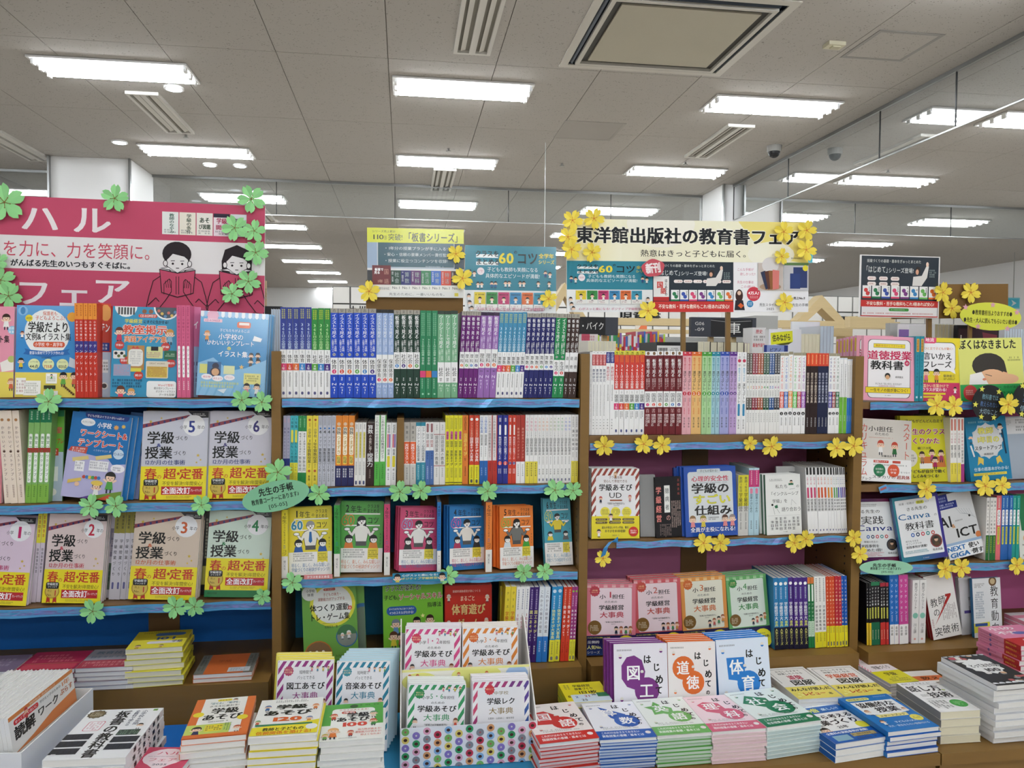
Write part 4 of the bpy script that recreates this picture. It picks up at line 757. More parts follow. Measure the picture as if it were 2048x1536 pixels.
def pupil(a, x, y, z, shirt):
    k = a.k; a.p([(x - 1.3 * z, y + 2.6 * z * k), (x - .9 * z, y + .9 * z * k), (x + .9 * z, y + .9 * z * k), (x + 1.3 * z, y + 2.6 * z * k)], shirt)
    a.c(x, y, 1.1 * z, '1c1c1c'); a.c(x + .1 * z, y + .2 * z * k, .85 * z, 'f7f4f0'); a.half(x, y - .1 * z * k, 1.05 * z, '1c1c1c')
    for d in (-.2, .4): a.o_(x + d * z, y + .25 * z * k, .1 * z, .15 * z * k, '222')

def kotsu(g, bg, ncol, nin, female, tie, shirt, band, s1, s2, foot=None):
    def fn(a):
        a.r(0, 0, 100, 100, bg)
        a.r(12, 16.5, 92, 18.3, 'f4f2ee'); a.r(10, 33, 92, 34.8, 'f4f2ee')
        a.t(g, 17, 9.5, 8, 13, '1c1c1c', .02); a.t('年生', 37, 10.5, 26, 10, '1c1c1c', .01); a.t('の', 56, 11.5, 7, 5, '1c1c1c', .01)
        a.t('クラスを', 76, 6.5, 29, 6, '1c1c1c', .01); a.t('まとめる', 76, 13.2, 29, 6, '1c1c1c', .01)
        a.t('60', 19, 26, 28, 17, nin if g == '1' else bg, .03, nin if g != '1' else 'f0f0ee', .07); a.t('コツ', 76, 26.5, 27, 10, '1c1c1c', .01)
        teacher(a, 50, 27, 9.3, '222' if g != '1' else '999', shirt, tie, female, '555')
        pupil(a, 22, 53, 8.6, s1); pupil(a, 78, 53, 8.6, s2)
        a.v('著先生方', 94, 44, 62, 3, '333')
        a.r(0, 66, 100, 100 if not foot else 90, 'f3f1ee')
        a.tx(10, 67, 60, 80, 4, '555'); a.p([(66, 66), (90, 66), (90, 82), (84, 80.5), (78, 82), (72, 80.5), (66, 82)], 'ead94a'); a.tx(68, 68, 89, 79, 4, '5c5420')
        a.t('明るく、楽しく、みんな嬉しい', 50, 85.2, 88, 6, band, .008); a.t('学級づくりの秘訣がギッシリ!', 50, 91.8, 88, 6, band, .008)
        if foot: a.r(0, 95.5, 100, 100, foot)
        a.tx(40, 96.3, 62, 98, 1, '777')
    return fn
z = SH['middle'][2]
ksp = lambda g, bg, yb=68: (lambda a: (a.r(0, 0, 100, yb, bg), a.r(0, yb, 100, 100, 'efece6'), a.v(g + '年生', 50, 4, 20, 70, '222'), a.v('クラスをまとめる', 50, 21, 50, 34, '333'), a.v('60', 50, 51, 57, 66, '2c6c9c'), a.v('コツ', 50, 58, 67, 62, '222'), a.v('樋口先生', 50, 74, 88, 32, '555')))
def single_spine(x0, x1, ytop, g, bg, word, Y=YS - .004, yb=1145):
    P0, P1 = PY(x0, yb, Y), PY(x1, yb, Y); T = P1.x - P0.x; H = PY(x0, ytop, Y).z - z
    m_ = book_meshes(.13, H, T * .97, bg, bg, pg='w', spart=ksp(g, bg)); put_book(m_, frame(Vector((P0.x, Y, z + .0008)), (0, 1, 0), (0, 0, 1), (1, 0, 0)), f'{word} spine of the sixty tips book beside its {word} cover')
single_spine(563, 576, 1020, '1', 'e8d838', 'yellow'); single_spine(668, 680, 1011, '2', '3c9c44', 'green'); single_spine(768, 780, 1009, '3', 'd04c74', 'rose')
single_spine(874, 882, 1005, '4', '2474b8', 'blue'); single_spine(971, 984, 1005, '5', 'e8843a', 'orange')
K = [('1', (578, 1143), (664, 1147), (578, 1016), 'ead83c', '3c8cb0', '3c8cb0', False, '2c6cb0', 'eeebe4', '4c78a8', '2c5ca8', '2c5ca8', None, 0, 'yellow', 2.274, 1),
     ('2', (676, 1138), (764, 1136), (681, 1003), '58a84c', 'e07838', 'e07838', True, None, 'f0eee8', 'd8805c', 'e0803c', 'e08a3c', None, 0, 'green', 2.286, 1),
     ('3', (797, 1146), (873, 1130), (801, 1015), 'cc4c74', '6ca8d0', '6ca8d0', False, None, 'eeebe6', '5c84b0', '333', '333', 'cc4c74', 12, 'rose pink', 2.262, 2),
     ('4', (899, 1139), (968, 1127), (899, 1013), '2878b8', 'd84c94', 'd84c94', False, None, 'ece8e0', 'c86078', 'b03c5c', '333', '2878b8', 16, 'blue', 2.262, 2),
     ('5', (1000, 1140), (1067, 1121), (999, 1013), 'ec8438', '5cbc4c', '5cbc4c', True, None, '777774', 'd07050', 'dce4e8', '4cac44', None, 16, 'orange', 2.262, 2),
     ('6', (1091, 1127), (1146, 1124), (1085, 998), '48a4b8', 'e8dc48', 'e8dc48', False, None, 'e8d43c', '5c94b4', 'e0c83c', '666', None, -4, 'light blue', 2.30, 1)]
for g_, bl, br, tl, bg, nc, ni, fem, tie, sh_, bd, s1, s2, ft, yw, wd, Yk, cpn in K:
    face_book('k' + g_, bl, br, tl, Yk, z, kotsu(g_, bg, 'fff', nc, fem, tie, sh_, bd, s1, s2, ft), f'{wd} cover with drawn teacher and pupils, sixty tips for grade {NUM[int(g_)-1]}', T=.014, lean=8, yaw=yw, copies=cpn, cover=bg, group=None, dx=-.004)

def season(g, tint, gc):
    def fn(a):
        a.r(0, 0, 100, 100, tint); a.p([(0, 15), (70, 4), (72, 6.5), (0, 19.5)], '8c3c4c')
        for i in range(8): a.p([(4 + i * 9, 15.2 - i * 1.4), (7 + i * 9, 14.8 - i * 1.4), (7.5 + i * 9, 17.6 - i * 1.5), (4.5 + i * 9, 18.1 - i * 1.5)], '34346c')
        a.p([(68, 0), (100, 0), (100, 7), (80, 7.5)], '222026'); a.tx(76, 2, 98, 5.5, 2, 'ddd')
        a.c(78, 16, 17, 'f0f0f2'); a.t('小学', 62, 18, 11, 4.5, '222'); a.t(g, 75, 17, 12, 17, gc, .02); a.t('年の', 89, 18, 12, 4.5, '222')
        for sx_, sy_, r_s in ((12, 12, 3), (28, 8, 2), (86, 50, 3), (90, 55, 2), (84, 58, 2)): a.star(sx_, sy_, r_s, 'd8b84c')
        a.t('学級', 28, 30, 42, 13.5, '161616', .02); a.t('づくり', 60, 30.5, 20, 5, '161616', .01)
        a.t('&', 26, 38.5, 7, 5, gc, .02)
        a.t('授業', 26, 47, 42, 13.5, '161616', .02); a.t('づくり', 58, 47.5, 20, 5, '161616', .01)
        if g != '4': a.t('12か月の仕事術', 36, 58, 62, 5.6, gc if g not in '56' else '2c3c7c', .01)
        y0 = 62.5 if g != '4' else 55.5; y1 = 100 if g != '4' else 92
        q = lambda t: y0 + (y1 - y0) * t
        a.r(0, y0, 100, y1, 'ecdc2c'); hh = (y1 - y0) / 37.5
        a.t('春', 15, q(.22), 19, 12 * hh, 'c0392b', .02); a.t('の', 28, q(.31), 8, 5 * hh, 'c0392b', .01); a.t('超', 44, q(.22), 20, 12 * hh, 'c0392b', .02); a.star(57, q(.22), 3.5, 'c0392b'); a.t('定番', 77, q(.22), 37, 12 * hh, 'c0392b', .02)
        a.t('不安を解決!1年間安心!', 64, q(.51), 62, 4.8 * hh, '6c5c14', .005)
        a.r(32, q(.6), 94, q(.85), 'b82c30'); a.t('全面改訂', 55, q(.725), 43, 7.4 * hh, 'fff', .02); a.t('グレードアップ!', 85, q(.72), 17, 3 * hh, 'fff', .01)
        for d in (-7, 4): a.p([(15 + d, q(.8)), (20 + d, q(.8)), (21 + d, q(1)), (18 + d, q(.96)), (14 + d, q(1))], 'b03028')
        a.c(16, q(.66), 12.5, 'a8862c'); a.c(16, q(.66), 11, 'cfb454'); a.rr(5, q(.38), 27, q(.58), 3, '1c1c1c'); a.t('学級経営', 16, q(.44), 19, 2.9 * hh, 'fff', .01); a.t('ジャンルで', 16, q(.52), 16, 2.2 * hh, 'fff')
        a.t('売上', 12, q(.64), 8, 2.6 * hh, '5c4414'); a.t('No.', 12, q(.76), 9, 3.6 * hh, '3c2c10'); a.t('1', 21, q(.7), 4.5, 8 * hh, 'b82c30', .02)
        a.tx(40, q(.88), 80, q(.96), 2, '9a8c3c')
        if g == '4': a.r(0, 92, 100, 100, '1c7440'); a.tx(5, 94, 18, 97, 1, '0c4420')
    return fn
NAME[0] = 'class_guide'
zl, zm_, zt = SH['left'][2], SH['left'][1], SH['left'][0]
for g_, tint, gc_, bl, br, tl, zz, Yk, yw, wd, sh_ in (('5', 'cfd0dc', '2c3c8c', (279, 1002), (411, 1002), (287, 822), zm_, 2.268, 0, 'pale grey', 'second'), ('6', 'd2d0dc', '3c3478', (415, 1002), (540, 1000), (421, 822), zm_, 2.272, 0, 'pale lavender', 'second'),
        ('1', 'e4cfdf', 'c42c6c', (-78, 1214), (52, 1211), (-55, 1030), zl, 2.262, 0, 'pale pink', 'third'), ('2', 'e0cdca', 'c4344c', (83, 1209), (200, 1209), (100, 1027), zl, 2.262, 0, 'pale rose', 'third'),
        ('3', 'd8c6b4', 'cc6034', (256, 1201), (390, 1197), (272, 1022), zl, 2.262, 0, 'pale beige', 'third'), ('4', 'cfe0d2', '1f7c48', (408, 1195), (534, 1192), (420, 1020), zl, 2.266, 0, 'pale mint', 'third')):
    face_book('g' + g_, bl, br, tl, Yk, zz, season(g_, tint, gc_), f'{wd} grade {NUM[int(g_)-1]} class building book, yellow band, left {sh_} shelf', T=.012, lean=7, yaw=yw, copies=2, cover=tint, glossy=g_ in '34', dx=.0015)

NAME[0] = 'template_book'
def dayori(a):
    a.r(0, 0, 100, 100, '3f8fd0'); a.g(0, 0, 100, 40, '6cacE0', '3f8fd0'); a.r(0, 73, 100, 100, 'ecd964')
    a.o_(50, 30, 37, 26, 'f2f4f2', 26); a.c(10, 6, 8, '8cc0e8'); a.o_(10, 6, 4, 4, '4c8cc4'); a.seal(90, 12, 9, 'eca838')
    a.t('保護者も', 54, 8.5, 24, 4.6, 'd8603c', .01); a.t('子どもよろこぶ!', 54, 13.5, 48, 5, 'd0503c', .01); a.c(20, 14, 6, 'ecd83c'); a.t('決定版', 20, 14, 9, 2.6, '444')
    a.t('学級だより', 52, 23.5, 67, 11.5, '222', .02); a.t('文例&イラスト集', 52, 34, 74, 8, '222', .015)
    a.rr(28, 39.5, 79, 45.5, 4, 'd85a34'); a.t('小学校 中・高学年', 53, 42.5, 46, 4.2, 'fff', .01)
    a.p([(14, 47), (24, 48.5), (50, 50), (76, 48.5), (87, 47), (84, 50), (88, 53), (50, 56.5), (12, 53), (16, 50)], '2c6cb4'); a.t('豊富な素材でラクラク作れる!', 50, 51.7, 56, 3.4, 'fff', .01); a.tx(42, 56, 60, 58, 1, '444')
    for x, t1, t2 in ((30, 'レイアウト見本', '44点'), (53, '役立つ文例', '733本'), (76, 'かわいいイラスト', '1020点')):
        a.c(x, 64, 9.5, 'e4ecb4'); a.t(t1, x, 61.5, 13, 2, '444'); a.t(t2, x, 66.5, 14, 4, '222' if x != 53 else 'c8502c', .015)
    a.kid(9, 60, 4.5, '222', 'e8c83c'); a.kid(10, 30, 3, '7c3c28', 'fff'); a.kid(78, 76, 6, '222', '6cb04c'); a.kid(96, 76, 6, '3c2c28', 'd86c4c')
    a.r(2, 79, 18, 97, 'fbfaf4'); a.r(14, 82, 42, 98, 'fbfaf4'); a.tx(16, 84, 40, 96, 5, '998'); a.tx(3, 81, 16, 95, 4, 'b88'); a.r(50, 74, 68, 85, 'fbfaf4'); a.tx(52, 77, 66, 83, 3, '886'); a.kid(59, 76, 2, '222', '4a4')
    a.r(47, 87, 66, 91, '3c3c28'); a.r(47, 93, 70, 98, 'fbfaf4'); a.tx(50, 94, 66, 97, 1, '333')
    for i in range(7): a.star(80 + 3 * i % 19, 88 + 1.7 * i % 9, 3, '5c3828', 5)
    a.p([(88, 56), (100, 60), (100, 69), (86, 66)], 'cfd8e0')
def keiji(a):
    a.r(0, 0, 100, 100, '3796c0'); a.half(20, 0, 17, 'eef0f0', 0, 180)
    for i in range(6): a.r(8 + i * 4.5, 1, 11 + i * 4.5, 9, '555')
    a.half(82, 0, 20, 'f0f0ee', 0, 180); a.half(82, 0, 17.5, '3c4c58', 0, 180)
    for i in range(6): a.c(70 + i * 5, 4 + (i * 3) % 7, 2.4, ('c86c5c', 'd8b85c', '5c8cb8')[i % 3])
    a.rr(39, 8, 68, 12, 4, 'cc5040'); a.t('CD-ROM付き', 54, 10, 24, 3.2, 'fff', .01); a.c(48, 5, 3.5, '8c5a3c'); a.c(58, 5, 3.5, '8c5a3c')
    a.t('学級経営', 32, 16, 27, 4.5, 'e8e050', .02); a.t('にすぐに生かせる!', 66, 16.5, 38, 3.8, '1c1c1c', .015)
    a.t('教室掲示', 50, 25.5, 68, 10, 'd8503c', .03, 'f8f0ec', .05); a.t('実践アイデア集', 51, 36, 65, 6.8, 'dc7838', .03, 'f8f0ec', .05)
    a.kid(11, 27, 6, '5c3028', 'c83c5c'); a.kid(88, 28, 6, 'd09848', '8cb8d0')
    for x, y, c, tt in ((12, 43, 'c8403c', '学期の'), (20, 60, 'c8403c', '季節の'), (42, 76, 'c8402c', '掲示'), (82, 44, 'c8403c', '学級'), (91, 62, 'c8403c', '教科')): a.seal(x, y, 7.5, c); a.t(tt, x, y, 11, 2.6, 'fff', .01)
    a.r(24, 43, 50, 70, 'b8864c'); a.rr(26, 47, 48, 66, 6, 'eceae2'); a.p([(30, 47), (33, 43.5), (36, 46), (39, 43.5), (43, 47)], 'c84c3c'); a.tx(29, 49, 46, 64, 6, 'aaa'); a.r(28, 68, 46, 72, 'e0d44c')
    a.rr(53, 44, 78, 57, 2, 'd8dc9c'); a.tx(54, 50, 77, 56, 3, 'b04c8c'); a.r(60, 44, 71, 48.5, '1c1c24'); a.rr(80, 48, 99, 58, 2, '2c6c4c'); a.tx(82, 51, 97, 55, 2, 'c8e8c8')
    a.rr(3, 49, 21, 58, 2, 'e8e4e0')
    for i in range(4): a.c(7 + i * 4.4, 52 + (i % 2) * 3, 2.4, ('222', '5c6c3c')[i % 2])
    a.r(4, 64, 30, 77, '8ca8c8'); a.tx(5, 65, 29, 76, 6, 'd88a8c')
    a.rr(53, 60, 87, 79, 2, 'e0d8c4'); a.r(54.5, 66, 85.5, 78, 'd4b84c'); a.tx(55, 66, 85, 77, 7, 'a8584c'); a.t('GREAT WORKS', 70, 62.5, 24, 2.4, '7c5c3c')
    a.tx(3, 80, 50, 90, 3, '1c3c5c'); a.rr(55, 82, 100, 100, 4, 'f4f6f6'); a.t('Wordで簡単!', 84, 86.5, 24, 3, 'c84438', .01); a.t('掲示用テンプレート・', 83, 90, 34, 2.7, '333', .008); a.t('ポスター・イラスト', 84, 93.5, 30, 2.7, '333', .008); a.t('データも収録!', 86, 97, 24, 2.7, '333', .008)
    a.kid(16, 92, 6.5, '6c3c28', 'd84c6c'); a.kid(32, 94, 5.5, 'd09c5c', '4c8cc0')
def kawaii(a):
    a.r(0, 0, 100, 100, '3b8fc8'); a.g(0, 6, 100, 40, '66b0e0', '3b8fc8')
    for i in range(10): a.rr(i * 10, -4, i * 10 + 5, 7, 2.4, 'eef2f8'); a.rr(i * 10 + 5, -4, i * 10 + 10, 7, 2.4, '9cc4e8')
    a.seal(18, 5, 9, 'e8b0c8'); a.rr(5, 9, 32, 13, 1, 'f0c8d8'); a.t('CD-ROM付き', 18, 11, 22, 3, 'a8447c', .01)
    a.rr(54, 11, 74, 18.5, 3, 'e0704c'); a.r(57, 12, 72, 15, 'f4e8e0'); a.t('子どもたちがよろこぶ', 51, 22, 44, 3.6, 'e8f4fc', .01)
    a.t('小学校の', 46, 29.5, 37, 7, 'fdfdfd', .01); a.t('かわいいテンプレート', 46, 37, 70, 6.4, 'fdfdfd', .012); a.c(44, 43.5, 2.6, 'e8e060'); a.t('&', 44, 43.5, 3, 3, '3b8fc8'); a.t('イラスト集', 50, 50, 44, 7, 'fdfdfd', .015)
    a.kid(11, 26, 4, 'd08a4c', 'e09850'); a.p([(80, 27), (92, 30), (90, 34), (78, 33)], 'f0f0f0')
    for x, y in ((77, 50), (87, 49.5), (77, 57), (88, 57)): a.kid(x, y, 3.4, '2c2420', '4c4440')
    a.p([(0, 62), (22, 55), (46, 70), (70, 66), (100, 55), (100, 100), (0, 100)], '8cc0e4')
    for i in range(9): a.p([(i * 12, 100), (i * 12 + 3, 100), (i * 12 + 11, 84), (i * 12 + 8, 84)], '7cb4dc')
    a.r(14, 60, 34, 76, '3c6c9c'); a.c(26, 65, 5, '2c2c44'); a.c(26, 72, 7.5, '3c3440'); a.c(26, 72, 5.5, 'd8a880'); a.r(3, 63, 14, 74, 'd8d87c'); a.r(38, 64, 54, 74, 'e0e4b0')
    for x, t_ in ((14, '掲示物'), (30, 'おたより'), (47, 'プリント')): a.o_(x, 78 + (x == 30) * 1.5, 8, 3.4, 'f8f2f4'); a.t(t_, x, 78 + (x == 30) * 1.5, 11 if x != 30 else 13, 2.6, 'd0647c', .01)
    a.tx(6, 83, 66, 91, 2, 'e0e470'); a.r(68, 72, 93, 85, 'e6e08c'); a.tx(70, 74, 91, 82, 3, '6c6c3c')
    a.kid(73, 87, 4.5, '2c2420', 'e88a9c'); a.kid(88, 87, 4.5, '2c2420', 'f0f0f0'); a.p([(30, 93), (44, 91), (40, 97)], 'dce8f0'); a.star(64, 65, 4, 'ecc87c')
def pinkf(a):
    a.r(0, 0, 100, 100, 'ec9cb0'); a.r(0, 72, 100, 100, 'ecd964'); a.p([(70, 62), (100, 55), (100, 70), (74, 72)], 'f6f0e8'); a.kid(82, 12, 9, '3c2820', 'f4f0ec'); a.c(95, 58, 8, 'b8c070'); a.c(96, 26, 10, '8cc8e8'); a.tx(88, 22, 100, 30, 2, 'fff'); a.t('イラスト集', 60, 36, 60, 8, '222', .02); a.kid(95, 82, 7, 'd08c5c', 'd86c4c')
YL = 2.272
face_book('a', (-66, 799), (26, 797), (-62, 612), YL, zt, pinkf, 'pink cover cut off at the left edge on the top shelf of the left bookcase', T=.01, lean=4, copies=2, cover='ec9cb0', dx=.004)
face_book('b', (29, 798), (153, 797), (34, 610), YL, zt, dayori, 'blue and yellow class newsletter cover on the top shelf of the left bookcase', T=.011, lean=4, copies=1, cover='3f8fd0', dx=.001)
face_book('c', (195, 798), (221, 797), (196, 606), YL + .02, zt, lambda a: (a.r(0, 0, 100, 100, 'c8d4e4'), a.r(0, 0, 100, 52, 'd0402c'), a.o_(60, 10, 44, 9, 'f0a858', 10), a.t('テン', 55, 26, 76, 10, 'f4f4f4', .03), a.r(10, 42, 90, 51, '2c3c8c'), a.tx(14, 43, 88, 50, 2, 'dde'), a.r(20, 60, 80, 74, 'f8f8f8'), a.tx(24, 62, 76, 72, 3, '444'), a.c(50, 88, 30, 'f0ece8'), a.c(50, 88, 20, '554848')), 'narrow visible part of a red and blue template cover beside the classroom display book', T=.006, lean=2, yaw=28, cover='d0402c')
face_book('d', (220, 799), (352, 799), (226, 612), YL - .004, zt, keiji, 'turquoise classroom display ideas cover with red title on the top shelf at left', T=.012, lean=4, copies=1, cover='3796c0', glossy=True, dx=.001)
face_book('e', (378, 798), (396, 798), (384, 613), YL + .02, zt, lambda a: (a.r(0, 0, 100, 100, 'd878a0'), a.r(0, 44, 100, 100, 'a8c4e0'), a.t('イ', 50, 20, 60, 9, 'fff', .02), a.tx(20, 60, 90, 90, 5, '5c5c7c')), 'narrow pink and blue cover edge beside the pale blue template book', T=.006, lean=2, yaw=30, cover='d878a0')
face_book('f', (392, 799), (529, 798), (402, 621), YL - .006, zt, kawaii, 'sky blue cute template collection cover with striped awning on the top shelf at left', T=.013, lean=4, copies=4, cover='7cb4e0', glossy=True, dx=.002)
def worksheet(a):
    a.r(0, 0, 100, 100, 'b9b6dc'); a.p([(0, 0), (100, 0), (100, 56), (78, 58), (70, 52), (0, 45)], '1f74b8'); a.rr(22, -6, 96, 6, 6, '1c3c84'); a.t('子どもが喜ぶイラストがいっぱい!', 56, 3, 62, 3, 'fff', .01)
    a.o_(28, 11, 12, 4.6, 'f2f4f4'); a.t('オンラインで役立つ', 28, 11, 20, 2.6, '333'); a.t('小学校', 56, 13, 24, 6.5, 'fff', .02); a.star(76, 14, 5, 'ecb060', 8, .6); a.star(88, 12, 4, 'ecc860', 8, .6)
    a.t('ワークシート&', 57, 23.5, 80, 8.6, 'd84c3c', .03, 'f8f0f0', .06); a.t('テンプレート', 54, 35, 78, 8.6, 'd84c3c', .03, 'f8f0f0', .06)
    a.p([(6, 41), (34, 40), (32, 48), (2, 46)], 'cc5040'); a.t('低・中・高学年', 19, 42.8, 22, 2.4, 'fff', .01); a.t('すべて使える!', 18, 45.5, 22, 2.4, 'fff', .01); a.t('イクタケマコト 著', 58, 43, 30, 2.6, 'cde'); a.c(86, 45, 9, 'cfe4f4'); a.t('DVD-ROM', 84, 45, 25, 4.2, '1f5c98', .01)
    for x, y in ((24, 54), (62, 50)): a.p([(x - 14, y), (x + 12, y - 4), (x + 14, y), (x - 12, y + 4.5)], 'e0cc84')
    for x, y in ((24, 62), (48, 60), (64, 60)): a.r(x - 8, y - 5, x + 8, y + 7, 'f4f4f6'); a.tx(x - 7, y - 4, x + 7, y + 5, 3, '889')
    a.o_(88, 62, 12, 5, 'f4f2f8'); a.tx(80, 60, 96, 65, 2, '667')
    a.kid(78, 72, 9, '222', '58a84c'); a.kid(57, 84, 7, '3c2c24', 'f0f0ee'); a.o_(57, 81, 10, 3, 'e8c85c'); a.c(24, 84, 4, 'f0c8a8'); a.p([(8, 80), (30, 76), (30, 80), (8, 84)], 'e0c060')
    for i in range(6): a.c(34 + i * 5, 75, 3, ('c84c3c', '3c7cb8', 'e0c04c', '4c9c54')[i % 4])
    a.p([(30, 100), (70, 93), (100, 88), (100, 100)], '7a9c3c'); a.p([(30, 100), (52, 95), (60, 100)], '5c3c8c'); a.p([(60, 100), (80, 93), (90, 100)], 'd0583c')
face_book('g', (119, 1006), (240, 1006), (146, 822), 2.262, zm_, worksheet, 'blue and lilac worksheet cover leaning right on the second shelf of the left bookcase', T=.012, lean=4, copies=2, cover='1f74b8', glossy=True, dx=.012)
face_book('h', (92, 1006), (124, 1006), (97, 820), 2.29, zm_, lambda a: (a.r(0, 0, 100, 100, 'b8c8d8'), a.r(0, 0, 100, 46, '6cac40'), a.rr(30, 0, 100, 7, 6, '2c7c54'), a.t('教室', 50, 22, 80, 7, 'c84c54', .03), a.t('テンプレ', 56, 34, 88, 6, 'b8502c', .03), a.r(4, 42, 70, 50, 'c84c34'), a.tx(8, 43, 66, 49, 2, 'fff'), a.r(20, 62, 70, 78, 'f0f0f0'), a.c(40, 90, 24, 'f0ece8')), 'green and grey cover half hidden behind the worksheet book', T=.006, lean=3, cover='6cac40')
face_book('i', (240, 1004), (276, 1004), (262, 824), 2.3, zm_, lambda a: (a.r(0, 0, 100, 100, '2c5c94'), a.r(0, 50, 100, 100, '8c94bc'), a.tx(20, 60, 90, 95, 6, '5c6c9c')), 'dark blue book back showing between the worksheet and grade five covers', T=.006, lean=4, cover='2c5c94')
face_book('j', (-22, 1008), (3, 1008), (-20, 824), 2.27, zm_, lambda a: a.r(0, 0, 100, 100, 'e08a94'), 'salmon pink cover cut by the left edge on the second shelf', T=.01, lean=3, cover='e08a94')
face_book('k', (205, 1206), (232, 1206), (222, 1030), 2.31, zl, lambda a: (a.r(0, 0, 100, 100, 'cbc5cc'), a.r(10, 16, 90, 50, '8c8494'), a.tx(20, 20, 80, 46, 3, 'b8b0b8'), a.r(10, 58, 90, 90, '5c6c5c'), a.tx(12, 60, 88, 88, 4, '2c4c3c')), 'grey back cover with small photographs between grades two and three', T=.005, lean=3, cover='cbc5cc')

# middle bookcase bottom shelf, covers
zb5 = BZ + .001
NAME[0] = 'activity_book'
def tsukuri(a):
    a.r(0, 0, 100, 100, '74ac50'); a.c(56, 24, 42, 'e4e04c', 26); a.c(56, 24, 36, 'f0f2ec', 26); a.c(14, 8, 14, 'f0f2ec'); a.t('小学校', 16, 5, 16, 4, '222', .01); a.t('体育', 16, 10, 12, 4, '222', .01)
    a.rr(40, 3, 62, 6, 3, 'c8503c'); a.t('オールカラー', 51, 4.5, 18, 2.2, 'fff'); a.t('子どもの体力・', 56, 11, 34, 4.6, 'b04c3c', .01); a.t('運動能力がアップする', 54, 17, 50, 4.4, 'b04c3c', .01)
    a.t('体つくり運動', 50, 28, 72, 9, '1c1c1c', .02); a.c(88, 30, 4, 'd86c5c'); a.t('&', 88, 30, 4, 3, 'fff'); a.t('トレ・ゲーム集', 50, 40, 74, 9, '1c1c1c', .02); a.tx(36, 47.5, 64, 49, 1, '555'); a.t('松尾哲矢・著', 52, 53, 24, 3.4, '333')
    a.c(80, 67, 20, '3c74a8'); a.c(80, 67, 18, '8c948c'); a.half(80, 64, 18, '4c7c54'); a.kid(84, 62, 4, 'f4f4f4', 'e8e8ec'); a.kid(72, 64, 3, 'f4f4f4', 'e8e8ec')
    a.c(27, 88, 26, 'c87c3c'); a.c(27, 88, 24, '8c6c4c')
    for i in range(6): a.kid(12 + i * 6, 84 + (i % 2) * 3, 2.6, 'f0f0ee', 'e4e4e8')
    a.t('子どもたちが楽しみながら', 78, 91, 40, 3, '2c3c20', .01); a.t('体力がアップ', 74, 97, 30, 3.6, '2c3c20', .01)
def social(a):
    a.r(0, 0, 100, 100, '7cc03c'); a.t('クラスが変わる!', 34, 4, 60, 7.4, '222', .02, 'f4f8ec', .05); a.t('子ども', 13, 16, 22, 6, '222', .02); a.t('の', 26, 18, 5, 4, '222'); a.t('ソーシャルスキル', 63, 16, 74, 8.4, 'cc3c34', .02, 'f8f4ec', .06); a.t('指導法', 86, 28, 24, 6.6, '222', .015)
    a.rr(6, 28, 56, 40, 8, '2c5ca0'); a.t('すべての子どもにはぐくみたい', 31, 31.5, 42, 3, 'fff', .01); a.t('4つのスキルがわかる!', 31, 36.5, 40, 4, 'fff', .01)
    a.kid(21, 50, 7, '7c8494', '6c9cc8'); a.kid(17, 66, 7, '5c3828', 'e8d84c'); a.kid(29, 67, 6, '444', 'b06c4c'); a.kid(56, 48, 6.5, '1c1c24', '2c3448'); a.kid(78, 46, 6.5, '3c2820', 'e8e490'); a.star(66, 42, 4, 'f4f0a0')
    a.tx(36, 54, 48, 62, 3, '7c5c1c'); a.tx(12, 84, 32, 92, 3, '7c5c1c'); a.r(30, 93, 100, 100, 'e8ecec')
def asobig(a):
    a.r(0, 0, 100, 100, 'c83428'); a.t('基礎的運動感覚が身につくる', 46, 8, 60, 3.4, 'f4d8c8', .01); a.t('まるごと', 48, 18, 32, 7, 'f0d4b4', .02); a.t('体育遊び', 50, 33, 72, 14, 'e8c484', .03, '8c2c1c', .04); a.t('ゲーム', 50, 52, 50, 12, 'e8c484', .03, '8c2c1c', .04)
    a.rr(24, 61, 78, 67, 1, 'f4f0e8'); a.t('みんなでうまくなるBEST', 51, 64, 48, 3.6, '333', .01)
    for x, y in ((8, 14), (90, 16), (8, 50), (88, 48)): a.kid(x, y, 4, 'e8dcd0', 'e8dcd0')
def photo_disc(a): a.r(0, 0, 100, 100, '74ac50'); a.c(100, 62, 60, '3c6c9c'); a.c(100, 62, 52, '6c7c6c')
face_book('l', (609, 1345), (718, 1345), (603, 1176), 2.29, zb5, tsukuri, 'green physical training games cover with round photographs on the bottom shelf', T=.012, lean=4, cover='74ac50', copies=0)
face_book('l2', (640, 1343), (734, 1343), (634, 1176), 2.31, zb5, photo_disc, 'second green training games book behind and right of the first', T=.012, lean=4, cover='74ac50')
face_book('m', (768, 1340), (888, 1338), (765, 1172), 2.29, zb5, social, 'bright green social skills cover with drawn children on the bottom shelf', T=.012, lean=4, cover='7cc03c', copies=1)
face_book('n', (890, 1336), (984, 1334), (890, 1172), 2.29, zb5, asobig, 'red physical play and games cover with gold letters on the bottom shelf', T=.012, lean=4, cover='c83428', copies=1)
face_book('o', (1001, 1326), (1018, 1326), (1000, 1172), 2.30, zb5, lambda a: (a.r(0, 0, 100, 100, 'd8c43c'), a.r(20, 8, 80, 30, 'e4e4e0'), a.tx(24, 10, 76, 28, 2, '444')), 'yellow back cover with a barcode beside the class play spines', T=.006, lean=3, yaw=-25, cover='d8c43c')

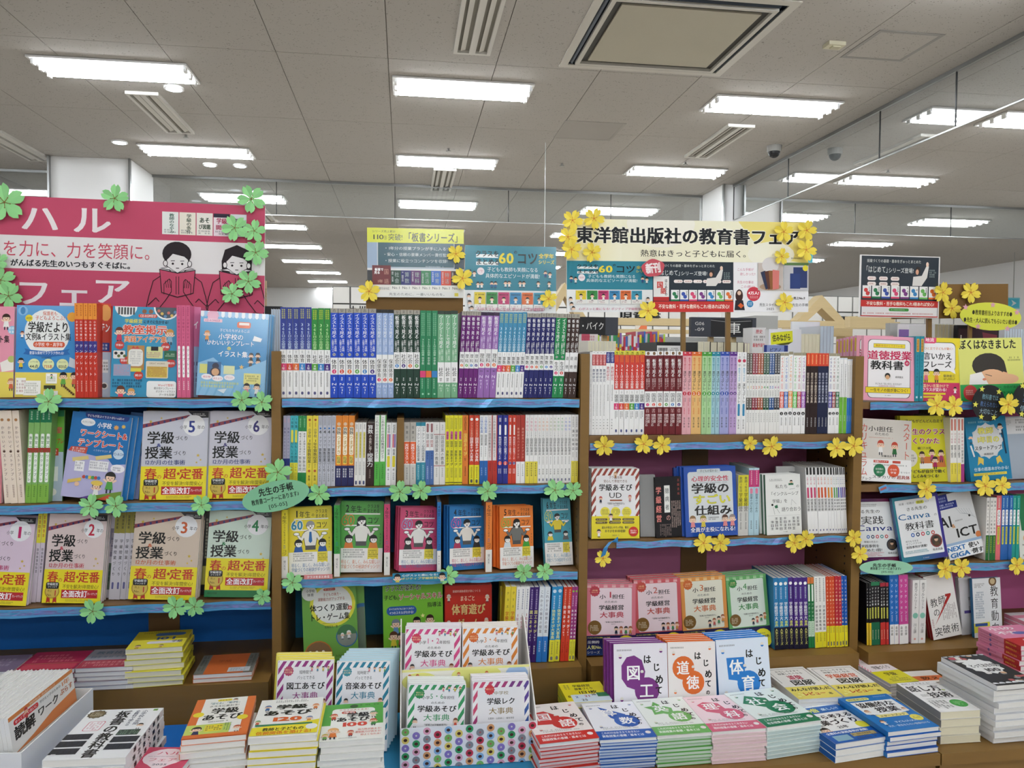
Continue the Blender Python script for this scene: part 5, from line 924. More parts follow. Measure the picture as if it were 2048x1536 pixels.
# right bookcase covers
z2 = .9545; NAME[0] = 'paperback'
def udf(a):
    a.stripes('9c4438', 'f6f4f2', 12, 6); a.rr(9, 10, 92, 98, 6, 'f1f0f2'); a.r(0, 68, 100, 100, 'ecdc34')
    a.kid(50, 7, 3.5, 'b88858', 'b88858'); a.t('クラス全員', 50, 12.5, 28, 4, '7c4c3c', .01); a.t('安心して参加できる', 50, 18, 50, 4.2, '7c4c3c', .01); a.t('学級あそび', 50, 27, 70, 9.4, '1c1c1c', .02); a.t('UD', 50, 38, 28, 10, '1c1c1c', .0); a.rr(38, 44.5, 64, 46.5, 3, '9c5438'); a.t('『授業力&学級経営力』', 51, 50, 40, 3, '333', .01); a.tx(44, 52, 58, 54, 1, '555')
    a.kid(19, 42, 3.4, 'c84c4c', '2c3448'); a.kid(80, 40, 3.4, 'c86c6c', 'e0a0a0')
    for x in (28, 50, 73): a.c(x, 62, 10, 'ece054'); a.tx(x - 7, 58, x + 8, 66, 3, '6c642c')
    for i in range(6): x, y = 8 + (i % 3) * 28, 71 + (i // 3) * 4.4; a.rr(x, y, x + 25, y + 3.2, 3, '6c5c2c'); a.tx(x + 3, y + .6, x + 24, y + 2.6, 1, 'e8dc9c')
    a.kid(40, 67, 4, '444', 'eee'); a.kid(15, 89, 4, '444', 'eee'); a.t('誰もが参加しやすい学級、教科', 49, 84, 56, 3.6, '444', .01); a.t('あそびを101本収録!', 49, 89, 44, 4, '444', .01); a.c(87, 90, 10, 'c8382c'); a.t('見やすい', 87, 88.5, 13, 2.6, 'fff', .01); a.t('2色刷り', 87, 91.5, 13, 2.6, 'fff', .01); a.tx(43, 94, 56, 96, 1, '777')
face_book('p', (1183, 1079), (1279, 1083), (1183, 937), 2.262, z2, udf, 'striped red and white class play cover with yellow foot on the right bookcase', T=.014, lean=6, copies=3, cover='f0f0f0', dx=-.001)
def okubyo(a):
    a.r(0, 0, 100, 100, '17151a'); a.rr(34, 14, 56, 59, 0, 'f2f2ee'); a.v('臆病者', 45, 16, 57, 15, '222'); a.v('の', 49, 62, 73, 17, 'e8b0a8'); a.v('学級経営', 12, 14, 76, 20, 'e88a84', .02); a.v('古舘良純', 90, 2, 32, 8, 'b0504c'); a.tx(60, 40, 98, 88, 5, 'c8b0a8', True); a.tx(14, 78, 60, 98, 7, '9c8884', True)
face_book('q1', (1281, 1078), (1312, 1078), (1279, 950), 2.285, z2, lambda a: a.g(0, 0, 100, 100, '8f8f8f', '9a9a9a'), 'plain grey book back behind the black class management cover', T=.02, lean=3, yaw=-10, cover='8c8c8c')
face_book('q', (1313, 1081), (1364, 1077), (1310, 955), 2.266, z2, okubyo, 'black cover with pink letters and a white title strip on the right bookcase', T=.014, lean=3, yaw=4, copies=0, cover='17151a')
def sugoi(a):
    a.r(0, 0, 100, 100, '1a50b0'); a.rr(7, 7, 93, 80, 5, 'dfe3e6'); a.rr(25, 3, 70, 9.5, 2, 'cfd8dc'); a.t('子どもが変わる!', 48, 6, 34, 3.6, '333', .01)
    a.t('心理的安全性', 50, 17, 72, 7.6, 'c84058', .02); a.tx(20, 22, 84, 24, 1, '889'); a.t('学級の', 50, 31, 74, 14, '1c1c1c', .03); a.t('すごい', 52, 47, 74, 13.5, 'e0dc3c', .03, '555', .02); a.t('仕組み', 54, 62.5, 72, 13.5, '1c1c1c', .03)
    for x, c in ((14, '8c6c4c'), (34, '9c8c3c'), (76, '5c3c30'), (90, '9c8c88')): a.kid(x, 74, 6, c, 'e08c90' if x != 34 else 'e0d04c')
    a.tx(44, 72, 64, 77, 2, '555'); a.t('全員が主役になれる!', 52, 90, 86, 6.6, 'f4f6fa', .02)
face_book('r', (1372, 1073), (1476, 1070), (1367, 935), 2.262, z2, sugoi, 'glossy blue cover about class systems on the second shelf of the right bookcase', T=.012, lean=5, copies=2, cover='1a50b0', glossy=True, dx=-.006)
face_book('r2', (1352, 1073), (1372, 1073), (1347, 936), 2.30, z2, lambda a: (a.r(0, 0, 100, 100, '1c4898'), a.tx(30, 20, 60, 90, 8, '3c68b0')), 'dark blue glossy spines leaning beside the blue class systems cover', T=.012, lean=2, cover='1c4898')
def watashi(a):
    a.r(0, 0, 100, 100, 'f0f1ee'); a.tx(12, 7, 58, 11, 2, '555'); a.t('私たち', 46, 20, 36, 6.4, '333', .0); a.t('の', 92, 20, 9, 5, '333'); a.t('「インクルーシブ', 52, 32, 84, 6.4, '333', .0); a.t('学級」を', 40, 44, 44, 6.4, '333', .0); a.t('語り合おう', 72, 58, 56, 7, '333', .0)
    a.kid(74, 12, 4, '222', '2c6c4c'); a.r(66, 16, 80, 26, 'f0f1ee'); a.r(66, 15, 80, 18, '2c6c4c'); a.l(68, 25, 84, 24, .6, '444'); a.c(18, 50, 3, '1c1c1c'); a.p([(24, 52), (32, 50), (34, 55), (26, 56)], '2c6c4c'); a.l(20, 54, 24, 66, .6, '444'); a.l(30, 56, 38, 64, .6, '444'); a.l(74, 42, 86, 50, .5, '777'); a.l(74, 42, 72, 52, .5, '777')
    a.r(4, 68, 96, 68.2, '888'); a.tx(10, 71, 96, 92, 7, '666', True); a.tx(48, 94, 64, 96, 1, '777')
face_book('s', (1534, 1073), (1604, 1071), (1530, 950), 2.262, z2, watashi, 'off white cover with thin line drawings on the second shelf of the right bookcase', T=.012, lean=4, copies=2, cover='f0f1ee', spinec='2c6c4c', dx=-.005)
face_book('s2', (1556, 1070), (1600, 1070), (1552, 933), 2.33, z2, lambda a: (a.r(0, 0, 100, 100, 'dcdcda'), a.r(58, 8, 92, 16, '999'), a.tx(60, 9, 90, 15, 2, '444')), 'white back cover with a barcode behind the inclusive class book', T=.01, lean=4, yaw=-8, cover='dcdcda')
zc = BZ + .001; NAME[0] = 'handbook'
def keiei(g, fr, gc_, inn='f3e6ea'):
    def fn(a):
        a.r(0, 0, 100, 100, fr)
        for i in range(6): a.g(i * 17, 0, i * 17 + 8, 7, fr, 'f0c8cc' if g in '12' else 'f4d8a0' if g == '3' else 'b8dcae')
        a.rr(8, 8, 92, 98, 3, inn); a.seal(16, 14, 11, gc_); a.t('1年間', 16, 12.5, 12, 2.6, 'f8d8a0', .01); a.t('まるごと', 16, 16, 14, 2.6, 'f8d8a0', .01)
        a.t('小', 32, 25, 13, 8.5, '222', .015); a.t(g, 46, 21, 11, 15, gc_, .0); a.t('担任', 64, 25, 26, 8.5, '222', .015); a.t('のための', 49, 35, 26, 4.6, '333', .01)
        a.t('学級経営', 50, 46, 52, 9.5, '222', .02); a.t('大事典', 51, 60, 50, 11.5, gc_, .015); a.t('『授業力&学級経営力』', 56, 74, 42, 3, '333', .01); a.tx(50, 77, 60, 79, 1, '555')
        a.c(16, 84, 14, '7c5c2c'); a.tx(7, 79, 25, 91, 4, 'e8dcc0')
        for i, x in enumerate((60, 70, 80, 89)): a.kid(x, 86 - (0 if g in '12' else i * 3), 4, ('333', 'a05c3c')[i % 2], ('2c3448', 'c8605c', '4c8c5c', 'd09050')[i])
    return fn
def obi(x0, a):
    a.r(0, 0, 100, 100, '1c1c4c'); a.g(0, 40, 100, 100, '1c1c4c', '24407c'); a.tx(2, 6, 34, 14, 2, 'dcdc5c'); a.t('ALL in ONE', 38, 10, 20, 7, 'e8e85c', .02); a.t('1', 48, 30, 9, 44, 'c8c8e8', .0); a.c(80, 62, 23, 'e8e030'); a.t('学年別', 80, 20 + 16, 14, 8, '555'); a.t('販売部数', 80, 52, 34, 14, '444', .02); a.t('1位', 82, 80, 20, 22, '444', .02)
    a.t('圧倒的', 14, 32, 24, 15, 'f0f0f0', .01); a.t('人気No.', 16, 58, 30, 20, 'e8e490', .02); a.t('シリーズ', 14, 84, 26, 15, 'e4e4e0', .01)
for g_, fr, gc_, bl, br, tl, h_, wd, Yk, inn in (('1', 'dc7c8c', 'c04050', (1173, 1310), (1271, 1310), (1174, 1168), 0, 'pink', 2.255, 'f2dde6'), ('2', 'cf5c64', 'c04c40', (1272, 1303), (1366, 1303), (1267, 1160), 0, 'rose red', 2.26, 'f0dce2'),
        ('3', 'e0984c', 'd06c34', (1368, 1300), (1459, 1300), (1360, 1156), 0, 'orange', 2.262, 'ecead8'), ('4', '6cb06c', '3c8c48', (1462, 1296), (1543, 1294), (1451, 1154), 0, 'green', 2.262, 'e0ece0')):
    BL, u, v, w_, hh = face_book('t' + g_, bl, br, tl, Yk, zc, (lambda f: (lambda a: (setattr(a, 'H', a.H * .73), setattr(a, 'o', a.o + a.uy * (a.H / .73 * .27)), setattr(a, 'k', a.W / a.H), f(a))))(keiei(g_, fr, gc_, inn)), f'{wd} framed grade {NUM[int(g_)-1]} class management handbook with dark blue band', T=.02, lean=6, copies=2, cover=fr, dx=-.003)
    q = MB(); T_ = FB['T']; a_ = Art(q, (-.0005, -.0005, T_ + .001), (1, 0, 0), (0, 1, 0), (0, 0, 1), w_ + .001, hh * .275); a_.r(0, 0, 100, 100, '1c1c4c'); obi(0, a_)
    q.box(-.0008, -.0005, 0, -.0003, hh * .275, T_ + .001, '1c1c4c'); q.build('paper_band', [PRINT], FB['e'])

# far right bookcase
zf = SH['far right']; NAME[0] = 'paperback'
def doutoku(a):
    a.r(0, 0, 100, 100, 'eea6bd'); a.rr(8, 5, 92, 96, 8, '333'); a.rr(9, 5.6, 91, 95.4, 8, 'f1eef0'); a.r(19, 11.5, 81, 18, '333'); a.r(19.5, 12, 80.5, 17.5, 'ecd83c'); a.t('教師1年目からできている!', 50, 14.8, 54, 3.4, 'b05c2c', .01)
    a.t('道徳授業', 51, 29.5, 88, 13.5, 'c8305c', .03, 'f1eef0', .03); a.t('教科書', 46, 45, 66, 13.5, '222', .025); a.c(85, 41, 5, 'c8305c'); a.t('の', 85, 41, 6, 4, 'fff', .01)
    a.c(47, 63, 7.5, 'e8e4e0'); a.c(47, 61.5, 5.4, '2c2c2c'); a.c(47, 63.5, 4, 'd8a87c'); a.t('森岡健太', 70, 63, 16, 3.2, '333'); a.t('子どもの「深い学び」を引き出す', 49, 74, 52, 3, '555', .0); a.tx(30, 76, 70, 78.5, 1, 'c0707c')
    a.r(4, 79, 93, 88.5, '333'); a.r(4.5, 79.5, 92.5, 88, 'ecd02c'); a.t('一生モノの技が身につく!', 50, 83.8, 74, 5.4, '333', .015); a.tx(42, 91, 54, 93, 1, '555')
face_book('u', (1726, 803), (1828, 803), (1728, 671), 2.262, zf[0], doutoku, 'pink moral lessons textbook cover on the top shelf at the right edge', T=.014, lean=3, copies=0, cover='eea6bd')
for i, (x0, x1) in enumerate(((1706, 1800), (1698, 1790), (1690, 1780), (1684, 1770), (1677, 1760), (1670, 1750))):
    Yk = 2.59 + i * .022; b0 = PY(x0, 800, Yk); T_ = .016; H_ = PY(x0, 671 + i * 1.5, Yk).z - 1.380
    m_ = book_meshes(.14, H_, T_, 'eea6bd', 'f0b8c8', (lambda a: (a.rr(8, 5, 92, 96, 8, '444'), a.rr(9, 5.6, 91, 95.4, 8, 'f1eef0'), a.r(19.5, 12, 60, 17.5, 'ecd83c'), a.t('道', 18, 29.5, 22, 13.5, 'b03058', .03))) if i < 1 else None, pg='p', spart=lambda a: (a.rr(20, 4, 80, 26, 10, 'ecc83c'), a.v('教科書', 50, 30, 70, 60, 'c8305c')))
    put_book(m_, frame(Vector((b0.x, Yk, 1.380)), (1, 0, 0), (0, 0, 1), (0, -1, 0)), f'{ORD[i]} pink copy standing behind the moral lessons textbook')
def iikae(a):
    a.r(0, 0, 100, 100, 'ecd838'); a.rr(-20, 7, 88, 53, 12, '444'); a.rr(-20, 8, 87, 52.5, 12, 'f4f2f4'); a.p([(72, 52), (88, 57), (84, 48)], 'f4f2f4'); a.rr(-4, -4, 36, 9, 6, 'dc4c78'); a.t('地流', 18, 3.5, 24, 6, 'ffe8f0', .02)
    a.t('ひと言で子どもが動く!', 42, 17, 78, 4.4, 'dc7c3c', .01); a.t('言いかえ', 40, 29, 78, 11, '333', .02); a.t('フレーズ', 38, 42, 78, 10.5, '333', .02); a.kid(8, 54, 8, '222', 'e0708c'); a.kid(36, 54, 8, '222', 'e0903c'); a.t('菊池省三', 70, 60, 32, 4.2, '555', .01); a.tx(55, 63, 88, 67, 2, '6c6430')
    a.r(0, 71, 100, 100, 'd03c68'); a.t('温かい言葉かけで', 34, 76, 70, 5.4, 'f6dcb0', .015); a.t('クラスが変わる!', 30, 82, 66, 5.4, 'fff', .015); a.kid(86, 80, 4.4, '222', 'fff'); a.r(0, 87, 60, 90, 'ecd838'); a.r(0, 92, 52, 95, 'ecd838')
face_book('v', (1846, 800), (1920, 799), (1846, 675), 2.268, zf[0], iikae, 'yellow and pink phrase book cover with a speech bubble on the top right shelf', T=.012, lean=3, copies=1, cover='ecd838')
for i, (x0, x1) in enumerate(((1829, 1837.5), (1838, 1846))):
    P0, P1 = PY(x0, 800, YS), PY(x1, 800, YS); m_ = book_meshes(.13, PY(x0, 673, YS).z - zf[0], (P1.x - P0.x) * .97, '2c90a4', '2c90a4', spart=lambda a: (a.rr(20, 4, 84, 24, 14, 'd8a84c'), a.v('道徳授業', 50, 5, 23, 50, '7c3c1c'), a.v('対話のテーマ教科書', 50, 28, 76, 46, '1c5c74'), a.r(30, 92, 70, 95, 'def')))
    put_book(m_, frame(Vector((P0.x, YS, zf[0] + .001)), (0, 1, 0), (0, 0, 1), (1, 0, 0)), f'{("left", "right")[i]} of two teal spines between the pink and yellow covers, top right shelf')
def boku(a):
    a.r(0, 0, 100, 100, 'dfe07c'); a.t('ぼくはなきました', 46, 10, 90, 15, '1c1c1c', .03)
    a.o_(52, 60, 24, 16, 'eab48c'); a.o_(46, 44, 26, 20, '3a3530'); a.p([(24, 44), (72, 44), (74, 56), (62, 52), (48, 56), (34, 53), (28, 60)], '3a3530'); a.o_(50, 61, 20, 11, 'eab890'); a.l(40, 58, 50, 61, .8, '333'); a.l(62, 62, 74, 60, .8, '333'); a.o_(74, 66, 18, 8, 'eab890'); a.p([(16, 58), (34, 54), (44, 74), (14, 74)], 'f6f2ee'); a.tx(76, 30, 96, 38, 2, '7c7c4c'); a.o_(38, 66, 3, 2, 'e08c6c')
    a.r(0, 74, 100, 100, '2f9c50'); a.t('なにかひとつに自信があれば', 64, 79, 66, 4.4, '1c5c30', .015); a.t('生きていける', 78, 88, 44, 4.4, '1c5c30', .015); a.c(15, 87, 11, 'c44040'); a.tx(8, 82, 22, 91, 3, 'f4dcd0')
face_book('w', (1922, 797), (2050, 795), (1915, 677), 2.262, zf[0], boku, 'pale yellow picture book cover with a boy resting his face, top right shelf', T=.01, lean=5, copies=1, cover='dfe07c')
def curri(a):
    a.r(0, 0, 100, 100, 'dcd6ce'); a.v('スタート', 90, 4, 64, 14, 'd05c4c', .0); a.t('小1担任', 38, 16, 50, 8.6, '222', .01); a.t('のための', 40, 24, 28, 5, '333'); a.tx(14, 29, 68, 31, 1, 'c86c50'); a.kid(38, 39, 6.5, 'c84c38', 'f4f2f0'); a.kid(66, 41, 6.5, 'c84c38', '2c6c3c'); a.t('安藤浩太', 50, 59, 22, 3.4, '333', .01)
    a.r(0, 64, 100, 100, 'f6f5f4'); a.v('カリキュラム', 5, 8, 92, 13, 'd05c4c', .0); a.t('ブック', 10, 96, 22, 5, '333', .01); a.r(24, 66, 54, 70, 'c84c3c'); a.t('活動アイデア', 39, 68, 26, 2.8, 'fff'); a.r(62, 66, 78, 70, 'c84c3c'); a.tx(24, 71.5, 94, 75, 1, '555')
    a.c(36, 82, 12, '2c7c54'); a.t('幼児期の', 36, 80, 16, 3.2, 'e8f4e8'); a.t('遊び', 36, 85, 12, 3.2, 'e8f4e8'); a.c(64, 82, 12, 'dc5c3c'); a.t('小1の', 64, 80, 14, 3.2, 'fff'); a.t('学習', 64, 85, 12, 3.2, 'fff'); a.t('をつなぐ', 88, 84, 20, 3, '555'); a.t('スタカリの', 45, 92.5, 48, 5, '222', .01); a.t('超具体', 84, 92, 26, 6, 'a8382c', .02)
face_book('x', (1722, 967), (1822, 962), (1724, 836), 2.262, zf[1], curri, 'grey beige starter curriculum cover with red title down its sides', T=.012, lean=6, copies=0, cover='e4e0dc', glossy=True)
def kurikata(a):
    a.r(0, 0, 100, 100, 'd6d02c'); a.t('子どもがどんどん自走する', 56, 8, 92, 5, '333', .015); a.t('年生のクラス', 54, 24, 88, 9, 'a02c64', .03, 'ece8d8', .05); a.t('つくりかた', 46, 38, 78, 9, 'a02c64', .03, 'ece8d8', .05); a.t('樋口万太郎', 50, 49, 30, 4, '333', .01)
    a.c(16, 64, 18, 'dcd8cc'); a.tx(4, 58, 30, 70, 3, '444'); a.p([(44, 62), (92, 62), (96, 78), (40, 78)], 'd0783c'); a.r(38, 72, 66, 80, 'f0f0e8')
    for x, y, c in ((44, 58, 'a87c5c'), (66, 55, 'b04c7c'), (86, 56, 'b03c6c'), (72, 66, 'b02c5c')): a.kid(x, y, 6, '3c2c24', c)
    a.t('子どもが自分で動く', 54, 84, 82, 5, '333', .02); a.t('しくみをつくる!', 50, 91, 58, 5, '333', .02)
face_book('y', (1806, 963), (1897, 961), (1800, 832), 2.276, zf[1], kurikata, 'olive yellow first grade class building cover with children around a table', T=.012, lean=6, copies=1, cover='d6d02c', glossy=True)
face_book('y2', (1893, 962), (1904, 962), (1886, 836), 2.30, zf[1], lambda a: (a.r(0, 0, 100, 100, 'cfcccf'), a.r(10, 4, 90, 20, 'b8b8b8'), a.tx(12, 6, 88, 18, 2, '333')), 'grey back cover edge left of the four slim spines', T=.006, lean=4, cover='cfcccf')
def startup(a):
    a.r(0, 0, 100, 100, '1f84b0'); a.tx(8, 6, 70, 10, 1, '8cd0d8'); a.seal(50, 38, 40, 'c8d0d4'); a.c(50, 38, 36, 'd8dadc'); a.t('教師', 48, 22, 38, 10, 'e8e06c', .03, '6c6c40', .03); a.t('1年目の', 52, 36, 56, 10, 'e8e06c', .03, '6c6c40', .03); a.t('スタートアップ', 50, 49, 66, 7, '333', .02); a.t('高橋朋彦', 50, 59, 24, 3.4, '333'); a.p([(24, 62), (36, 66), (34, 76), (28, 72), (20, 76)], 'e0c45c'); a.p([(66, 66), (76, 62), (82, 74), (74, 72), (68, 76)], 'e0c45c')
    a.kid(84, 16, 6, '222', 'eee'); a.l(88, 22, 92, 60, 4, '1c3c54'); a.kid(10, 30, 5, '1f84b0', '1f84b0'); a.l(8, 44, 14, 62, 4, 'e8ecf0'); a.t('仕事の超基本がわかる!', 52, 82, 84, 5.6, 'd8f0f8', .015); a.r(8, 88, 88, 92, 'e8d84c'); a.tx(12, 89, 84, 91, 1, '556')
face_book('z', (1942, 961), (2024, 953), (1928, 836), 2.268, zf[1], startup, 'blue first year teacher cover with a large round badge at the right edge', T=.011, lean=7, yaw=0, copies=1, cover='1f84b0', glossy=True)
face_book('z2', (2006, 962), (2090, 962), (1996, 834), 2.30, zf[1], lambda a: (a.r(0, 0, 100, 100, 'a9b4c2'), a.r(2, 2, 70, 28, 'd8d8da'), a.tx(40, 4, 66, 12, 2, '333'), a.tx(4, 6, 30, 14, 3, '888'), a.tx(40, 15, 66, 24, 2, '333')), 'grey blue back cover with barcodes at the right edge, second shelf', T=.01, lean=6, yaw=0, cover='a9b4c2')
def canva(fr1, fr2, ttl, small):
    def fn(a):
        a.g(0, 0, 100, 100, fr1, fr2, True); a.rr(5, 5, 94, 92, 2, 'eceef0')
        if small: a.t('授業・校務が', 30, 11, 34, 3.6, '555'); a.rr(50, 8.5, 68, 13.5, 4, 'd8d84c'); a.t('超速', 59, 11, 12, 3.4, '444'); a.t('に!', 74, 11, 9, 3.6, '555'); a.t('さる先生の', 50, 20, 46, 5.4, '222', .01); a.t('Canva', 42, 31, 72, 12, '2c6ca0', .01); a.t('の', 88, 33, 7, 4, '333'); a.t('教科書', 50, 46.5, 64, 11.5, '222', .01)
        else: a.tx(6, 8, 56, 13, 2, '666'); a.t('さる先生の', 26, 20, 60, 5.6, '222', .01); a.t('実践', 36, 34, 56, 13, '222', .01); a.t('Canva', 40, 46, 92, 12, '2c3c84', .01)
        for i, c in enumerate(('3c6cb8', '2c3c5c', 'd0505c', '3c9494', 'c84c44')): a.c((32 if small else 24) + i * 11, 60, 4, c); a.c((32 if small else 24) + i * 11, 60, 2, 'e8ecf0')
        if small: a.tx(34, 54, 68, 55.6, 1, '555'); a.t('何でもできる', 28, 69, 28, 3.2, '333'); a.t('すごいアプリの', 31, 73, 34, 3.2, '333'); a.t('実践事例が満載!', 36, 78, 46, 4, '222', .01); a.tx(10, 83, 60, 88, 2, '3c9cac')
        else: a.t('現場の先生の', 30, 68, 34, 3.2, '333'); a.t('実践事例を', 28, 74.5, 44, 5, '222', .01); a.t('集めた1冊!', 32, 81, 48, 5, '222', .01); a.tx(8, 84, 60, 91, 3, 'c8506c')
        a.c(80, 73, 13, '8c4444' if small else '2c3440'); a.c(80, 73, 10.5, '4c4038'); a.c(80, 71, 4, 'd8b094'); a.half(80, 70, 4.4, '222'); a.p([(73, 80), (77, 75), (83, 75), (87, 80)], '5c4834'); a.t('坂本良晶', 80, 86, 22, 3.6, '333'); a.tx(46, 95.5, 58, 97.5, 1, 'ccd')
    return fn
face_book('aa', (1719, 1121), (1802, 1117), (1712, 998), 2.28, zf[2], canva('3c1c5c', '7c2848', '', 0), 'white cover framed in dark purple, practical design app book, partly behind the upright', T=.010, lean=8, copies=0, cover='5c2450', glossy=True)
face_book('ab', (1804, 1121), (1897, 1115), (1783, 997), 2.256, zf[2], canva('2c8494', '3c2c8c', '', 1), 'white cover framed in teal and violet, design app textbook on the third shelf', T=.013, lean=9, copies=0, cover='2c5c94', glossy=True)
def aiict(a):
    a.r(0, 0, 100, 100, 'd8dadc'); a.p([(0, 0), (34, 0), (34, 12), (56, 12), (56, 23), (0, 23)], '1c2c7c'); a.tx(4, 3, 30, 12, 2, 'a8b4e0'); a.tx(4, 14, 52, 21, 2, 'c8d0f0'); a.t('AI', 14, 42, 34, 22, '1c1c1c', .02); a.t('&', 33, 50, 10, 8, 'c88a4c', .02); a.t('ICT', 66, 62, 62, 18, '1c1c1c', .02)
    for i in range(6): a.pl([(50 + i * 7, 24 + i), (60 + i * 6, 34 + i), (78 + i * 4, 36 + i * 2)], .5, '8c949c')
    a.c(82, 40, 3, '333'); a.tx(40, 42, 62, 45, 1, '555'); a.c(94, 71, 8, 'd8824c'); a.r(0, 77, 100, 100, 'f2f4f6'); a.r(0, 75, 100, 79, '9cb8d8'); a.t('NEXT', 26, 84, 52, 9, '2c74b8', .04); a.t('GIGA', 32, 94, 56, 9, '2c74b8', .04); a.t('使い', 74, 84, 30, 8, '222', .03); a.t('倒す', 82, 94, 32, 8, '222', .03); a.t('を', 64, 93, 5, 4, '333')
face_book('ac', (1899, 1118), (1974, 1118), (1868, 994), 2.27, zf[2], aiict, 'grey cover with large black ICT letters and a blue slogan band', T=.012, lean=8, copies=1, cover='d8dadc')
face_book('ad', (1950, 1114), (1970, 1112), (1922, 1000), 2.31, zf[2], lambda a: (a.r(0, 0, 100, 100, 'd0d0d0'), a.r(50, 6, 90, 24, 'bdbdbd'), a.tx(52, 8, 88, 22, 3, '333'), a.r(70, 66, 100, 100, '1c5c34')), 'leaning white back cover with barcodes beside the ICT book', T=.02, lean=5, cover='d0d0d0')
face_book('ae', (2040, 1114), (2100, 1112), (2033, 988), 2.262, zf[2], lambda a: (a.r(0, 0, 100, 100, 'dfe2da'), a.p([(0, 0), (100, 0), (100, 60), (10, 56)], '2c7c50'), a.t('自', 40, 34, 50, 12, 'dff0e0', .02), a.c(30, 68, 16, 'e0a86c'), a.tx(10, 76, 90, 96, 5, '444')), 'green and white cover cut off by the right edge on the third shelf', T=.01, lean=6, cover='dfe2da')
def toppa(a):
    a.r(0, 0, 100, 100, 'f0eeeb'); a.v('教', 22, 36, 50, 24, '1c1c1c'); a.v('師', 50, 34, 48, 24, '1c1c1c'); a.v('の', 26, 52, 65, 22, '1c1c1c'); a.v('突', 22, 82, 96, 25, '1c1c1c'); a.v('破', 50, 80, 94, 25, '1c1c1c'); a.v('術', 80, 80, 94, 25, '1c1c1c'); a.p([(64, 33), (84, 33), (84, 36), (14, 78), (70, 37), (64, 37)], 'b02420'); a.tx(44, 48, 94, 74, 8, '9c8c8c', True); a.tx(4, 68, 12, 80, 1, 'b88', True)
face_book('af', (1866, 1272), (1924, 1267), (1846, 1154), 2.258, zc, toppa, 'white cover with black vertical title and red seven, bottom right shelf', T=.014, lean=5, copies=1, cover='f0eeeb', spinec='a02428')
face_book('ag', (1924, 1267), (1950, 1266), (1916, 1156), 2.29, zc, lambda a: (a.r(0, 0, 100, 100, 'd8d6d8'), a.v('学び', 76, 30, 62, 22, '444'), a.r(30, 58, 92, 63, '5c4c94'), a.r(2, 4, 4, 88, '444')), 'pale grey cover standing between the seven book and the trends book', T=.016, lean=3, cover='d8d6d8')
def doukou(a):
    a.r(0, 0, 100, 100, 'e4e8ea'); a.v('教育動向', 76, 12, 96, 26, '1c1c1c'); a.o_(72, 6, 14, 8, '6c5034'); a.o_(72, 6, 9, 5, 'c8b48c'); a.tx(6, 8, 40, 16, 3, '444'); a.tx(8, 22, 40, 68, 12, '5c7c94'); a.p([(0, 76), (56, 74), (56, 90), (0, 92)], 'dcd848'); a.r(4, 76, 48, 81, '2c54a0')
face_book('ah', (1949, 1266), (2005, 1262), (1944, 1158), 2.262, zc, doukou, 'white education trends cover with vertical black title at the lower right', T=.012, lean=4, copies=0, cover='2c74a8')
face_book('ai', (1717, 1282), (1778, 1280), (1722, 1148), 2.36, zc, lambda a: (a.r(0, 0, 100, 100, '2c2c34'), a.r(52, 4, 92, 16, '999'), a.tx(54, 5, 90, 15, 2, '333')), 'dark back cover behind the black spines at the lower right', T=.01, lean=3, cover='2c2c34')
NAME[0] = 'primer'
# ================================================================== PILES ON THE TABLES
def Yof(x, y, z): return PZ(x, y, z).y
def fit(a):
    n = min(a.H, a.W * 1.43); a.o = a.o + a.uy * (a.H - n); a.H = n; a.k = a.W / n
def hajimete(sub, c, pts, band='', bg='f2eeee', upright=False):
    def fn(a):
        a.r(0, 0, 100, 100, bg)
        if upright: fit(a)
        a.tx(6, 6, 34, 9, 1, '444')
        sc = .8 if not upright else 1
        a.p(pts[0], c) if isinstance(pts[0], list) else a.c(*pts[0], c); a.c(*pts[1], c)
        x0, y0, x1, y1 = pts[2]; S = 27; hh = S * a.k
        a.t(sub[0], x0, y0, S, hh * .95, 'fdfdfd', .02); a.t(sub[1], x1, y1, S, hh * .95, 'fdfdfd', .02)
        for ch, x, y, s_ in ((('は', 58, 15, 15), ('じ', 74, 27, 14), ('め', 83, 42, 15), ('て', 88, 56, 14), ('の', 86, 69, 9)) if not upright else (('は', 62, 19, 15), ('じ', 79, 29, 14), ('め', 84, 44, 16), ('て', 83, 57, 14), ('の', 82, 69, 9))): a.t(ch, x, y * (.9 if not upright else 1), s_, s_ * a.k, '161616', .03)
        for x, y in ((12, 14), (88, 8), (14, 66), (52, 34)): a.c(x, y, 3, 'e8e4dc'); a.half(x, y + 1.5, 3, c, 0, 180)
        if not upright:
            a.tx(12, 68, 80, 75, 2, 'aaa'); a.r(0, 78, 100, 100, c); a.t('これだけはおさえておきたい', 42, 83.5, 68, 5.4, 'fff', .015); a.t(f'{sub}授業の基礎・基本とは', 44, 91.5, 74, 5.6, 'fff', .015); a.c(90, 87, 5, 'f4ecec')
    return fn
